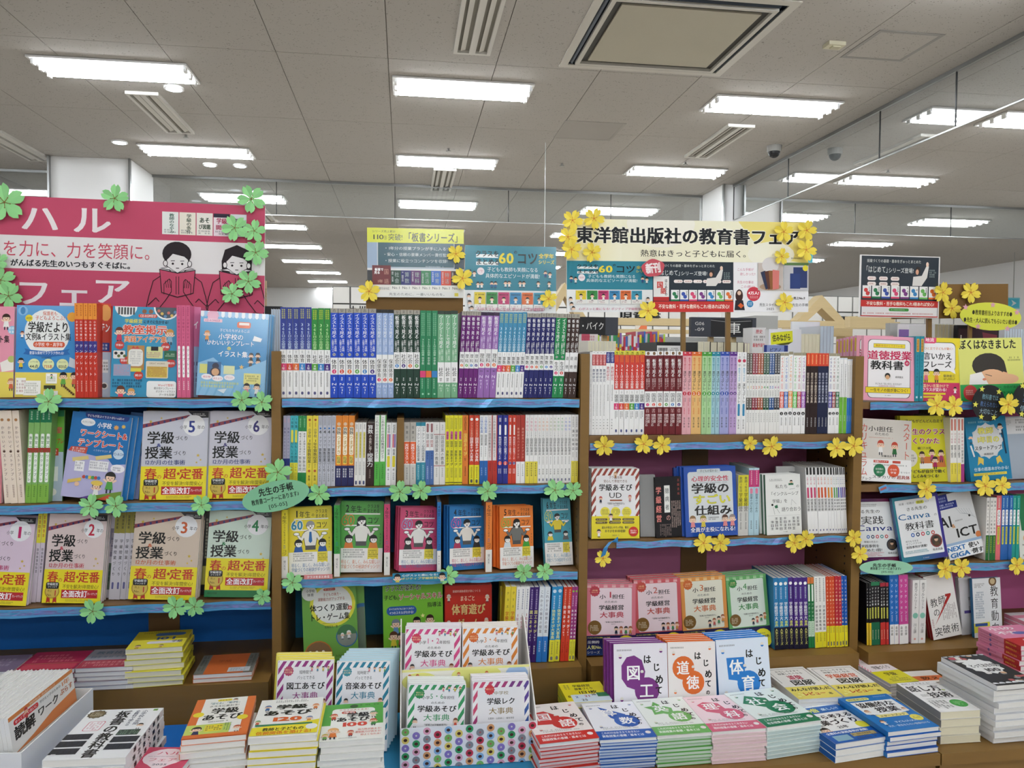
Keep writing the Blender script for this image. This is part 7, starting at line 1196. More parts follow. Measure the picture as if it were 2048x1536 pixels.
# workbook holder at the left edge
hz = PY(16, 1439, 1.75).z; A_ = PZ(16, 1439, hz); B_ = PZ(144, 1338, hz); u = (B_ - A_).normalized(); Z = Vector((0, 0, 1)); n0 = u.cross(Z); LN = math.radians(8); V_ = Z * math.cos(LN) - n0 * math.sin(LN); n_ = u.cross(V_)
wl_ = (B_ - A_).length; hh_ = (hz - TZ - .012) / math.cos(LN)
def work(a):
    a.r(0, 0, 100, 100, 'f0efee'); a.H *= .37; a.o = a.o + a.uy * (a.H / .37 * .63); a.k = a.W / a.H; a.g(0, 0, 100, 11, 'e08848', 'dc9058'); a.t('学校現場応援・読み書きシリーズ', 50, 6, 40, 6, 'f8e8d8', .01); a.t('1年', 86, 22, 15, 15, 'dc8850', .02); a.rr(6, 16, 42, 30, 3, 'd8343c'); a.t('ゆっくりていねいに', 24, 23, 32, 9, 'fff', .01); a.t('学びたい子のための', 61, 22, 34, 8, '444', .01)
    a.t('読解', 20, 52, 30, 34, '1c1c1c', .04); a.t('ワーク', 56, 47, 34, 24, '1c1c1c', .03); a.t('ぷらす', 86, 42, 22, 17, 'c87850', .03); a.p([(30, 88), (60, 70), (100, 60), (100, 100), (0, 100)], 'dc8850'); a.kid(24, 13, 2.5, 'c84c4c', 'c84c4c')
T_ = .0095
mw = book_meshes(wl_, hh_, T_ * .93, 'f0efee', 'e8e8e8', work); mw2 = book_meshes(wl_, hh_, T_ * .93, 'f0efee', 'e8e8e8')
for k in range(16):
    put_book(mw if k == 0 else mw2, frame(A_ - V_ * hh_ - n_ * T_ * (k + 1) + V_ * (random.uniform(-.002, .001) if k else 0) + Z * (T_ * (k + 1) * math.sin(LN)) - n0 * 0, u, V_, n_), 'reading workbook with orange stripe standing at the front of the white holder' if k == 0 else f'{ORD[k - 1]} reading workbook packed behind the front one in the white holder', None, 'workbook')
e = empty('book_holder', 'open white cardboard holder packed with reading workbooks at the left edge', 'box', (0, 0, 0))
o_ = A_ - Z * (hz - TZ - .001) + n0 * (hh_ * math.sin(LN)); n_ = n0
def hbox(a0, a1, b0, b1, z0, z1, nm, zz=None):
    q = MB(); c = [o_ + u * a + n_ * b for a, b in ((a0, b0), (a1, b0), (a1, b1), (a0, b1))]; q.add([p + Z * z0 for p in c] + [p + Z * (z1 if zz is None or i in (0, 3) else zz) for i, p in enumerate(c)], [(0, 3, 2, 1), (4, 5, 6, 7), (0, 1, 5, 4), (1, 2, 6, 5), (2, 3, 7, 6), (3, 0, 4, 7)], 'ecebe9'); q.build(nm, [MATTE], e)
hbox(-.02, wl_ + .02, .006, .009, 0, .165, 'side_panel', .168); hbox(-.023, -.02, -.24, .009, 0, .165, 'front_panel'); hbox(wl_ + .02, wl_ + .023, -.24, .009, 0, .168, 'rear_panel'); hbox(-.02, wl_ + .02, -.24, -.237, 0, .165, 'side_panel', .168); hbox(-.02, wl_ + .02, -.177, .004, 0, .003, 'bottom_panel')
# ================================================================== SIGNS AND POSTERS
def sign(name, tl, bl, br, Y, fn, label, cat, T=.004, bg='fff', mat=None, posts=(), zpost=1.39, holder=False, lean=0):
    n = Vector((0, -math.cos(math.radians(lean)), math.sin(math.radians(lean)))); p0 = PY(*bl, Y); BL, u, v, w, h = corners(bl, br, tl, p0, n)
    e = empty(name, label, cat, frame(BL - n * T, u, v, n)); q = MB(); q.box(0, 0, 0, w, h, T * .98, bg); face_art(q, w, h, T, fn); q.build('printed_board', [mat or MATTE], e)
    if holder:
        for x in (.3, .7): q = MB().box(w * x - .004, -(BL.z - zpost), -.004, w * x + .004, h * .4, -.0002); q.build('clear_stand', [TRI], e)
    for x in posts:
        xx = (PY(x, 600, Y).x - BL.x); q = MB().box(xx - .0075, zpost - BL.z, -.012, xx + .0075, h * .9, -.0005); q.build('post', [WOOD], e)
    return BL, u, v, w, h
def reader(a, x, y, z, fem):
    """drawn reader holding an open book, line art"""
    k = a.k; D = '241a20'
    if fem: a.p([(x - 1.15 * z, y), (x - .9 * z, y - .9 * z * k), (x, y - 1.3 * z * k), (x + .9 * z, y - .9 * z * k), (x + 1.15 * z, y), (x + 1.1 * z, y + 1.15 * z * k), (x - 1.1 * z, y + 1.15 * z * k)], D)
    else: a.o_(x - .05 * z, y - .45 * z * k, 1.08 * z, .95 * z * k, D, 22)
    a.o_(x, y + .2 * z * k, .85 * z, .95 * z * k, D); a.o_(x, y + .2 * z * k, .8 * z, .9 * z * k, 'e9e5e5'); 
    for s in (-1, 1): a.o_(x + s * .9 * z, y + .3 * z * k, .18 * z, .25 * z * k, D); a.o_(x + s * .9 * z, y + .3 * z * k, .13 * z, .2 * z * k, 'e9e5e5')
    a.p([(x - .9 * z, y + .1 * z * k), (x - .85 * z, y - .7 * z * k), (x + .85 * z, y - .7 * z * k), (x + .9 * z, y + .1 * z * k), (x + .5 * z, y - .25 * z * k), (x - .35 * z, y - .45 * z * k), (x - .7 * z, y - .05 * z * k)], D)
    for s in (-1, 1): a.c(x + s * .35 * z, y + .32 * z * k, .09 * z, D, 8); a.l(x + s * .35 * z - .15 * z, y + .1 * z * k, x + s * .35 * z + .15 * z, y + .08 * z * k, .05 * z, D)
    a.l(x - .12 * z, y + .66 * z * k, x + .12 * z, y + .66 * z * k, .06 * z, D)
    P = 'c44c6a'
    a.p([(x - 1.35 * z, y + .75 * z * k), (x, y + 1.0 * z * k), (x + 1.35 * z, y + .75 * z * k), (x + 1.2 * z, y + 2.6 * z * k), (x, y + 2.95 * z * k), (x - 1.2 * z, y + 2.6 * z * k)], D)
    a.p([(x - 1.29 * z, y + .83 * z * k), (x, y + 1.08 * z * k), (x + 1.29 * z, y + .83 * z * k), (x + 1.14 * z, y + 2.55 * z * k), (x, y + 2.88 * z * k), (x - 1.14 * z, y + 2.55 * z * k)], P)
    for s in (-1, 1): a.p([(x + s * 1.3 * z, y + .7 * z * k), (x + s * .7 * z, y + .55 * z * k), (x, y + 1.02 * z * k), (x + s * .6 * z, y + .82 * z * k)], D); a.p([(x + s * 1.15 * z, y + .69 * z * k), (x + s * .7 * z, y + .61 * z * k), (x + s * .15 * z, y + .94 * z * k), (x + s * .6 * z, y + .77 * z * k)], 'e9e5e5')
    for d in (-.1, .1): a.l(x + d * z, y + 1.3 * z * k, x + d * z, y + 2.7 * z * k, .05 * z, D)
    for s in (-1, 1):
        a.pl([(x + s * 1.25 * z, y + 1.3 * z * k), (x + s * 1.8 * z, y + 1.7 * z * k), (x + s * 2.1 * z, y + 2.8 * z * k), (x + s * 2.3 * z, y + 3.7 * z * k), (x + s * 2.0 * z, y + 4.1 * z * k), (x + s * 1.5 * z, y + 4.0 * z * k), (x + s * .9 * z, y + 3.2 * z * k), (x + s * .45 * z, y + 2.5 * z * k)], .06 * z, D)
        a.pl([(x + s * 1.35 * z, y + 3.3 * z * k), (x + s * 1.6 * z, y + 3.0 * z * k), (x + s * 2.2 * z, y + 3.6 * z * k)], .06 * z, D)
        a.pl([(x + s * .45 * z, y + 2.5 * z * k), (x + s * .45 * z, y + 1.7 * z * k), (x + s * .6 * z, y + 1.5 * z * k), (x + s * 1.0 * z, y + 1.9 * z * k), (x + s * 1.0 * z, y + 2.7 * z * k)], .05 * z, D)
        for d in (.6, .75, .9): a.l(x + s * d * z, y + (1.2 + d * .5) * z * k, x + s * (d - .1) * z, y + 2.2 * z * k, .04 * z, D)
        a.l(x + s * 1.35 * z, y + 3.9 * z * k, x + s * 1.3 * z, y + 4.3 * z * k, .05 * z, D)
def banner(a):
    P = 'c44c6a'; a.r(0, 0, 100, 100, P); a.r(0, 34.5, 100, 64, 'e9e5e5'); X = lambda px: 27.6 + px * .1387; Y_ = lambda py: (py - 388) / 214 * 100
    a.t('ハ', X(68), Y_(428), 11, 25, 'f0e8ea', .02); a.t('ル', X(170), Y_(428), 11, 25, 'f0e8ea', .02)
    a.t('ア', X(209), Y_(563), 11, 24, 'f0e8ea', .02); a.t('ェ', X(135), Y_(572), 11, 24, 'f0e8ea', .02); a.t('フ', X(55), Y_(570), 10, 24, 'f0e8ea', .02)
    a.t('を力に、力を笑顔に。', X(150), Y_(487), 43, 14, 'c9485f', .0); a.t('笑顔', X(-80), Y_(487), 12, 14, 'c9485f'); a.t('がんばる先生のいつもすぐそばに。', X(133), Y_(514), 34, 6, '1c1c24', .03)
    for i, (bg, tt, c) in enumerate((('e8ece8', '教師のなやみ', '2c5c4c'), ('ece6d8', '学級の条件', '3c4c3c'), ('ece8e0', 'あそび図鑑', '3c4c3c'), ('ecdce4', '学級開き', 'b03c5c'), ('e4e4ea', '学級授業', '333'))):
        x = X(327 + i * 35); a.r(x - 2.3, 8.5, x + 2.3, 29, bg); 
        if i < 2: a.v(tt, x + .4, 10, 28, 1.3, c, .02)
        else: a.t(tt[:2], x, 15, 3, 5, c, .03); a.t(tt[2:], x, 21, 3.4, 4.4, c, .03)
        if i == 3: a.r(x - 2.3, 8.5, x + 2.3, 12, '2c2438')
        a.tx(x - 1.8, 24, x + 1.8, 28, 2, '888')
    reader(a, X(342), Y_(499), 3.8, False); reader(a, X(464), Y_(499), 3.8, True)
sign('fair_banner', (-202, 382), (-200, 612), (529, 601), 2.47, banner, 'long crimson and white fair banner with two drawn readers above the left bookcase', 'banner', holder=True)
def plain(c): return lambda a: a.r(0, 0, 100, 100, c)
sign('backing_board', (732, 560), (732, 624), (926, 624), 2.50, plain('7a5a2c'), 'plain brown board behind the blackboard series poster', 'board', T=.01, bg='80602e', posts=(800, 880))
def mini(a, x0, y0, x1, y1, c, t=None):
    a.r(x0, y0, x1, y1, c); a.r(x0, y0 + (y1 - y0) * .68, x1, y1, 'ecebe6'); k = (x1 - x0)
    a.kid((x0 + x1) / 2, y0 + (y1 - y0) * .36, k * .16, '222', 'f0ece4'); a.tx(x0 + k * .1, y0 + (y1 - y0) * .08, x1 - k * .1, y0 + (y1 - y0) * .2, 1, '222'); a.tx(x0 + k * .1, y0 + (y1 - y0) * .76, x1 - k * .3, y0 + (y1 - y0) * .94, 2, 'a86c7c')
def poster1(a):
    a.r(0, 0, 100, 100, 'ecebe8'); a.r(0, 0, 100, 21, 'd8dc3c'); a.t('シリーズ売上累計', 17, 5, 24, 3.6, '333', .0); a.t('110', 11, 13, 13, 9, '1c1c1c', .01); a.t('万部', 18.7, 14, 2.6, 6, '333'); a.t('突破!', 29, 13, 15, 9.5, '1c1c1c', .01); a.t('「板書シリーズ」', 68, 12.5, 60, 13, '141414', .015)
    a.r(0, 21, 100, 58, '9cb0c8'); a.r(10, 21, 90, 57, 'c8ccd0'); a.r(11, 21, 89.5, 56, '2f5866'); a.r(90, 21, 100, 58, '2c4050'); a.tx(60, 54, 80, 56, 1, 'c8d8e8')
    a.t('・1年分の授業プランが手に入る!', 50, 29, 66, 5, 'd4e0e4', .0); a.t('・安心・信頼の豪華メンバー責任監修', 51, 38, 70, 5, 'd4e0e4', .0); a.t('・授業に役立つコンテンツを収録!', 50, 47, 66, 5, 'd4e0e4', .0)
    a.r(0, 58, 100, 61, 'e4e4e4'); a.r(0, 61, 100, 82, '2c2c30')
    for i, (c, s) in enumerate((('1f4434', '社会'), ('24286c', '算数'), ('5c2468', '理科'), ('2c7c4c', '生活'), ('3c6cc0', '体育'), ('d0442c', '特活'), ('4c3028', '道徳'))):
        x = 24 + i * 10.4; a.r(x, 61, x + 10.4, 82, c); a.t(s[0], x + 6.2, 67, 4.8, 7, 'a8b8b4', .0); a.t(s[1], x + 6.2, 76, 4.8, 7, 'a8b8b4', .0); a.tx(x + .6, 63, x + 3, 80, 1, 'e4e4e4', True); a.r(x, 82, x + 10.4, 91, 'eeece4'); a.t('No.1', x + 5.2, 86, 8, 5, '444', .01)
    a.r(5, 54, 24, 82, '6c1a20'); a.t('板書で', 12, 60, 9, 4, 'fff', .03); a.t('見る', 10, 64.5, 6, 4, 'fff', .03); a.t('国', 19.5, 63, 5, 8, 'c88c7c', .0); a.t('語', 19.5, 77, 5, 7, 'c88c7c', .0); a.t('1年', 13, 77, 6, 5, 'd8a890'); a.r(5, 82, 24, 91, 'e8e4dc'); a.t('教科書完全対応', 15, 87.5, 15, 3.6, '333', .01)
    a.r(0, 91, 100, 100, 'e8e7e2'); a.t('先生のために、一番いいものを。', 52, 95.5, 60, 4, '333', .0); a.r(90, 93, 94, 98, 'd8c83c')
sign('poster', (734, 455), (735, 594), (928, 596), 2.485, poster1, 'poster with yellow headline and a blackboard picture above the middle bookcase', 'poster', mat=GLOSSY)
def kotsuposter(a, s=1):
    a.r(0, 0, 100, 100, 'eceeee'); a.r(0, 0, 100, 66 if s == 1 else 56, '2e8296'); yk = 1 if s == 1 else .86
    for y0 in (13, 24): a.r(12, y0 * yk, 36, (y0 + 5) * yk, 'eef2f2')
    a.t('クラスを', 24, 12 * yk, 26, 9 * yk, '1c2428', .02); a.t('まとめる', 25, 24 * yk, 26, 9 * yk, '1c2428', .02); a.t('60', 45, 18 * yk, 17, 20 * yk, 'e8d848', .03, '1c2428', .02); a.t('の', 55, 9 * yk, 4, 5, '1c2428', .02); a.t('コツ', 68, 18 * yk, 24, 18 * yk, '1c2428', .02); a.t('全学年', 89, 14 * yk, 17, 7 * yk, 'e8d848', .02); a.t('シリーズ', 89, 23 * yk, 18, 6 * yk, 'e8d848', .02)
    a.c(17, 38 * yk, 4, 'f0e4e8'); a.tx(14.5, 36 * yk, 19.5, 40 * yk, 2, 'c85c7c'); a.t('子どもも教師も笑顔になる', 52, 35 * yk, 56, 6.6, 'e8f4f6', .0); a.t('具体的なエピソードが満載!', 52, 44.5 * yk, 60, 6.6, 'e8f4f6', .0)
    for x, y, c in ((5, 38, '2c5c94'), (10, 40, 'e8e8e4'), (88, 38, '2c4c84'), (93, 40, 'e8e8e4')): a.kid(x, y * yk, 1.8, '222', c)
    if s == 1:
        for x in (14, 18, 29, 33, 44, 48, 60, 64, 80, 92): a.kid(x, 54 + x % 4, 1.8, '222', ('e8e8e4', '2c6ca0')[x % 2])
    y0 = 69 if s == 1 else 58
    for i, c in enumerate(('e4cc40', '3c8c48', 'c04070', '3c88b8', 'd86c38', '3c94b0')): mini(a, 10 + i * 13, y0, 22 + i * 13, y0 + 26, c)
    for x, y in ((4, 74), (5, 84), (94, 74), (93, 84), (7, 92)): a.kid(x, y, 2, '222', 'e4e4e4')
    a.t('心がスッと楽になる! ポジティブ学級経営!', 50, 94, 74, 5, 'c05880', .01)
sign('poster', (930, 490), (930, 626), (1112, 627), 2.475, kotsuposter, 'shiny teal poster about sixty tips between the two other posters', 'poster', mat=GLOSSY)
def bigsign(a):
    a.r(0, 0, 100, 100, 'f0ecd0'); a.g(0, 0, 22, 44, 'ecdf9c', 'f2eed4', True); a.o_(38, 4, 14, 26, 'f2eee0'); a.p([(70, 0), (100, 0), (100, 46), (84, 40), (76, 20)], 'ecdc80'); a.o_(84, 36, 10, 14, 'f2efdc')
    a.t('東洋館出版社の教育書フェア', 50, 17, 93, 17, '16181e', .035, 'f6f3e4', .05); a.t('熱意はきっと子どもに届く。', 52.5, 36, 46, 7.4, '222', .01); a.t('東洋館出版社', 95, 40, 5, 1.8, '555')
    a.r(0, 45, 100, 100, 'eeeeee')
    sub = Art(a.mb, a.m(0, 100), a.ux, a.uy, a.n, a.W * .345, a.H * .55, a.mi); sub.h0 = .0004; sub.L = 1; kotsuposter(sub, 2)
    hj(a, 34.5, 45, 68, 100); a.r(68, 45, 78, 100, 'f0eef0'); a.t('こんな手帳が', 73, 53, 7, 3.2, 'c86084', .0); a.t('欲しかった!!', 74, 58, 6.5, 3.2, 'c86084', .0); a.t('先生の仕事は', 73, 67, 7, 3.2, 'c86084', .0); a.t('この1冊に!', 74, 72, 6, 3.2, 'c86084', .0)
    a.r(68, 78, 100, 100, 'ecebee'); a.c(76.5, 80, 2.9, 'cc3c4c'); a.t('4万人!', 76.5, 79, 4.6, 3.6, 'fff', .03); a.tx(75, 82, 78.6, 85, 2, 'f4c8c8'); a.c(75, 91, 1.4, '3c84b4'); a.tx(74.2, 89, 76, 93, 2, 'cfe4f0')
    a.o_(70.4, 82, 1.6, 7, '3c201c'); a.o_(70.4, 79, .8, 2.4, 'e8c4ac'); a.p([(68.4, 98), (68.8, 87), (72, 87), (72.8, 98)], '26222a'); a.p([(69.8, 93), (71, 90), (72.4, 93), (71.2, 96)], 'd8602c')
    a.r(78.3, 45.5, 89, 76, 'c4b8b0'); a.o_(83.6, 48, 3.6, 9, 'dcd8d8'); a.o_(83.6, 72, 4.6, 4, 'a88c74')
    for i, c in enumerate(('2c3450', '5c3428', '8c5c34', 'd87c74')): a.p([(79.4 + i * 1.7, 56 - i), (81.4 + i * 2, 54), (83 + i * 1.4, 74), (81.6 + i * 1, 75)], c)
    a.t('先生スタイル手帳', 84, 92, 10, 3.4, '333', .0); a.t('2025', 83.6, 96.5, 3.4, 3, '444'); a.r(89.3, 47.5, 100, 76, 'c0c0c4'); a.r(93.4, 50, 99.4, 73, '2c3c6c'); a.r(92, 57, 96.4, 74, '2c4078'); a.r(89.3, 45, 100, 48, '5c7c48'); a.c(98.6, 51, 1.2, 'e8dc3c'); a.t('売上No.1!', 96, 84.5, 5, 3, '333', .03); a.t('先生の手帳', 96.4, 92, 7, 3.4, '333', .0)
def hj(a, x0, y0, x1, y1, poster=False):
    w, h = x1 - x0, y1 - y0; X = lambda t: x0 + w * t / 100; Y_ = lambda t: y0 + h * t / 100
    a.r(x0, y0, x1, y1, '28323c'); yy = 100 if not poster else 81
    a.t('授業づくりの基礎・基本をぎゅっとまとめた', X(42), Y_(8), w * .7, h * .055, 'd8dcd8', .0); a.t('「はじめて」', X(20), Y_(22), w * .34, h * .11, 'e8ecea', .0); a.t('シリーズ登場!', X(51), Y_(23), w * .33, h * .085, 'e8ecea', .0)
    for i in range(6): xx, y_ = (14 + (i % 3) * 15, 37 + (i // 3) * 9) if poster else (32 + i * 12, 39); a.rr(X(xx - 6), Y_(y_ - 3.2), X(xx + 5), Y_(y_ + 3.2), 1 if not poster else 2, 'f0e4e0'); a.tx(X(xx - 4), Y_(y_ - 1.4), X(xx + 3.4), Y_(y_ + 1.4), 1, 'a84c44')
    a.o_(X(73), Y_(22), w * .03, h * .06, '2c2422'); a.o_(X(72), Y_(25), w * .02, h * .045, 'd8a488'); a.p([(X(66), Y_(48)), (X(67), Y_(33)), (X(78), Y_(31)), (X(84), Y_(14)), (X(87), Y_(15)), (X(85), Y_(34)), (X(78), Y_(48))], 'e0dcd8'); a.o_(X(85), Y_(12), w * .018, h * .04, 'e8c8b4')
    a.tx(X(88), Y_(20), X(96), Y_(34), 4, '9cacac')
    cs = ('cc3c3c', '2c7c50', '3c54a8', 'd84c74', '7c3c84', '3c84c0', '6cb45c', 'dc7034')
    if not poster: a.r(X(1), Y_(29), X(20), Y_(78), 'f0ecea'); a.t('国', X(9), Y_(46), w * .08, h * .13, 'cc3c34', .04); a.t('語', X(13), Y_(58), w * .07, h * .11, 'cc3c34', .04); a.v('はじめての', X(16.5), Y_(34), Y_(68), w * .03, '222', .02); a.r(X(1), Y_(70), X(20), Y_(78), 'b82c2c')
    for i in range(8 if poster else 7):
        xa = X(2 + i * 12.2) if poster else X(22.5 + i * 11.1); wd = w * (.108 if poster else .1); yt, yb = Y_(56 if not poster else 49), Y_(78 if not poster else 70); a.r(xa, yt, xa + wd, yb, 'f0efee'); c = cs[i] if poster else cs[i + 1]
        a.c(xa + wd * .4, yt + (yb - yt) * .36, wd * .24, c, 10); a.c(xa + wd * .62, yt + (yb - yt) * .62, wd * .24, c, 10); a.r(xa, yb - (yb - yt) * .14, xa + wd, yb, c); a.tx(xa + wd * .7, yt + (yb - yt) * .1, xa + wd * .95, yt + (yb - yt) * .6, 1, '222', True)
    a.r(x0, Y_(79 if not poster else 73), x1, Y_(100 if not poster else 84), 'c83430'); a.t('不安な教科・苦手な教科もこれ1冊あれば安心!', X(51), Y_(89 if not poster else 78.5), w * .88, h * (.085 if not poster else .062), 'f4e8dc', .02)
    if poster: a.r(x0 + 1, Y_(84), x1 - 1, Y_(98.5), 'e8e4e6'); a.r(x0, Y_(98.5), x1, y1, 'c83430'); a.rr(X(36), Y_(86), X(62), Y_(91), 3, '3c8c3c'); a.tx(X(39), Y_(87.5), X(59), Y_(89.5), 1, 'cfe8c8'); a.tx(X(3), Y_(93), X(96), Y_(96.5), 1, 'b84c54')
sign('fair_sign', (1133, 437), (1134, 624), (1616, 632), 2.52, bigsign, 'wide cream publisher fair sign with small posters along its lower half', 'sign', T=.006, posts=(1369, 1459), zpost=1.28)
def badge(a): a.r(0, 0, 100, 100, 'c8606c')
def shape_sign(name, cx, cy, rx, ry, Y, rot, fn, label, cat, bg, n=28, wob=0, T=.002, lean=0):
    c = PY(cx, cy, Y); D = c.y * .99 / FP * 1; W_, H_ = rx * 2 * c.length / FP, ry * 2 * c.length / FP; r = math.radians(rot); L = math.radians(lean)
    u = Vector((math.cos(r), 0, math.sin(r))); nn = Vector((0, -math.cos(L), math.sin(L))); v = nn.cross(u); e = empty(name, label, cat, frame(c - u * W_ / 2 - v * H_ / 2, u, v, nn))
    q = MB(); pts = [(W_ / 2 * (1 + (1 + wob * math.sin(5 * t)) * math.cos(t)), H_ / 2 * (1 + (1 + wob * math.sin(5 * t)) * math.sin(t))) for t in [i * 2 * math.pi / n for i in range(n)]]
    q.add([(x, y, T) for x, y in pts] + [(x, y, 0) for x, y in pts], [list(range(n)), list(range(n, 2 * n))[::-1]] + [[i, n + i, n + (i + 1) % n, (i + 1) % n] for i in range(n)], bg); face_art(q, W_, H_, T, fn); q.build('printed_card', [MATTE], e)
shape_sign('new_release_badge', 1306, 536, 19, 14, 2.50, 8, lambda a: a.t('新刊', 50, 50, 66, 56, 'f4ecec', .06), 'rosy red new release badge stuck on the wide cream sign', 'badge', 'c4505c', wob=.05)
shape_sign('shelf_talker', 552, 992, 57, 26, YF - .03, 12, lambda a: (a.t('先生の手帳', 52, 28, 52, 26, '1c2420', .03), a.t('教育書コーナーにあります♪', 50, 56, 74, 18, '1c2420', .02), a.t('[05-05]', 50, 80, 28, 16, '1c2420', .01)), 'mint green oval note with black handwriting on the left upright', 'note', '86c49c')
shape_sign('shelf_talker', 1772, 1135, 50, 13, YF - .03, -2, lambda a: (a.t('先生の手帳', 46, 34, 44, 24, '1c2420', .03), a.t('教育書コーナーにあります♪', 50, 56, 60, 18, '1c2420', .02), a.t('[05-05]', 52, 78, 22, 14, '1c2420', .01)), 'mint green oval note lying on the third shelf at the right edge', 'note', '9cd4b4')
shape_sign('shelf_talker', 1981, 633, 51, 21, 2.44, -2, lambda a: (a.t('●教育書担当よりおすすめ●', 52, 38, 66, 18, '2c2c14', .02), a.t('●先生・大人に読んでもらいたい絵本●', 50, 66, 88, 18, '2c2c14', .02), [a.star(x, y, 5, 'd8a0b0') for x, y in ((8, 22), (92, 30), (52, 8), (30, 88), (78, 90))]), 'yellow oval note with pink blossoms standing above the far right books', 'note', 'd8dc4c')
tag(MB().box(-.006, -.004, 0, .006, .004, 1).build('note_stick', [WOOD]), 'brown stick holding the yellow oval note', 'stick'); o = COL.objects['note_stick']; b_ = PY(1940, 650, 2.455); o.location = (b_.x, 2.455, 1.39); o.scale.z = b_.z - 1.39 + .02
for cx, cy, lb, t1 in ((1977, 806, 'round black note with coloured chalk writing and paper stars near the right edge', ('教科書では', '教えられない', '大切なこと')), (2058, 800, 'round black note with paper stars cut off by the right edge', ('自分', 'を', '信じて'))):
    shape_sign('shelf_talker', cx, cy, 28, 28, YF - .03, -6, lambda a: ([a.t(s, 52, 34 + i * 20, 56 if i else 50, 15, c, .0) for i, (s, c) in enumerate(zip(t1, ('7ca8b8', '5c7cb0', '9cb8c8')))], [a.star(x, y, 9, 'e0dc5c') for x, y in ((24, 14), (76, 16), (10, 58), (32, 90), (70, 88))]), lb, 'note', '222426')
sign('shelf_talker', (785, 1147), (785, 1165), (894, 1163), YF - .02, lambda a: (a.kid(9, 40, 6, '222', 'e0d060'), a.kid(91, 40, 6, '222', 'e8e8e0'), a.t('心がスッと楽になる!', 50, 26, 66, 26, 'f0f4f4', .02), a.t('ポジティブ学級経営!', 50, 62, 68, 26, 'e8e07c', .02), a.tx(38, 84, 62, 92, 1, '1c3c4c')), 'small blue strip note with two drawn teachers under the rose pink cover', 'note', T=.001, bg='2f8cb0')
sign('shelf_talker', (608, 1150), (608, 1159), (665, 1152), YF - .02, lambda a: (a.r(0, 0, 100, 100, 'dc8c8c'), a.t('クラスをまとめる', 50, 50, 80, 60, 'f8ecec', .04)), 'thin salmon strip note below the yellow grade one cover', 'note', T=.001, bg='dc8c8c')
sign('poster', (1721, 509), (1718, 634), (1877, 637), 2.47, lambda a: (a.r(0, 0, 100, 100, 'e8e4e4'), hj(a, 1.5, 1.5, 98.5, 98.5, True)), 'dark poster with a man reaching up and a row of primers, at right', 'poster', mat=GLOSSY)
sign('backing_board', (1786, 569), (1786, 638), (2016, 640), 2.50, plain('7a5a2c'), 'plain brown board with yellow blossoms right of the dark poster', 'board', T=.01, bg='80602e', posts=(1865,), zpost=1.39)
sign('shelf_talker', (1757, 975), (1761, 987), (1777, 982), YF - .012, lambda a: (a.r(0, 0, 100, 100, '5c9cd0'), a.r(10, 30, 90, 65, 'a85c60')), 'folded blue ribbon scrap taped to the second shelf at the right edge', 'ribbon', T=.001, bg='5c9cd0')

# ================================================================== PAPER BLOSSOMS
def blossom_mesh(c1, c2):
    q = MB(); R = 1.0
    for k in range(5):
        a = k * 2 * math.pi / 5; ca, sa = math.cos(a), math.sin(a)
        P = [(0, 0), (.14, .1), (.36, .25), (.6, .34), (.8, .29), (.98, .12), (.82, 0)]
        for s in (1, -1):
            vs = [(x * ca - s * y * sa, x * sa + s * y * ca, .02 + (.1 * abs(y) + .04 * x)) for x, y in P]
            q.add(vs, [list(range(7)) if s == 1 else list(range(7))[::-1]][::-1], c1 if s == 1 else c2)
    q.add([(v[0], v[1], v[2] - .025) for v in q.v], [f[::-1] for f in q.f], c2)
    st = MB()
    for k in range(5):
        a = k * 2 * math.pi / 5 + .5; d = Vector((math.cos(a), math.sin(a), 0)); n = Vector((-d.y, d.x, 0)); z = Vector((0, 0, 1))
        st.add([n * -.02 + z * .07, d * .26 + n * -.012 + z * .09, d * .26 + n * .012 + z * .09, n * .02 + z * .07], [(0, 1, 2, 3)], '7c5c2c' if c1[0] == '9' else 'c85c30')
        st.add([d * .25 + n * -.035 + z * .092, d * .32 + z * .092, d * .25 + n * .035 + z * .092], [(0, 1, 2)], '7c5c2c' if c1[0] == '9' else 'c85c30')
    return q.mesh('petals', [MATTE]), st.mesh('stamens', [MATTE])
BG_ = blossom_mesh('9adf94', '8fd18a'); BY_ = blossom_mesh('f2dc54', 'e8cf48')
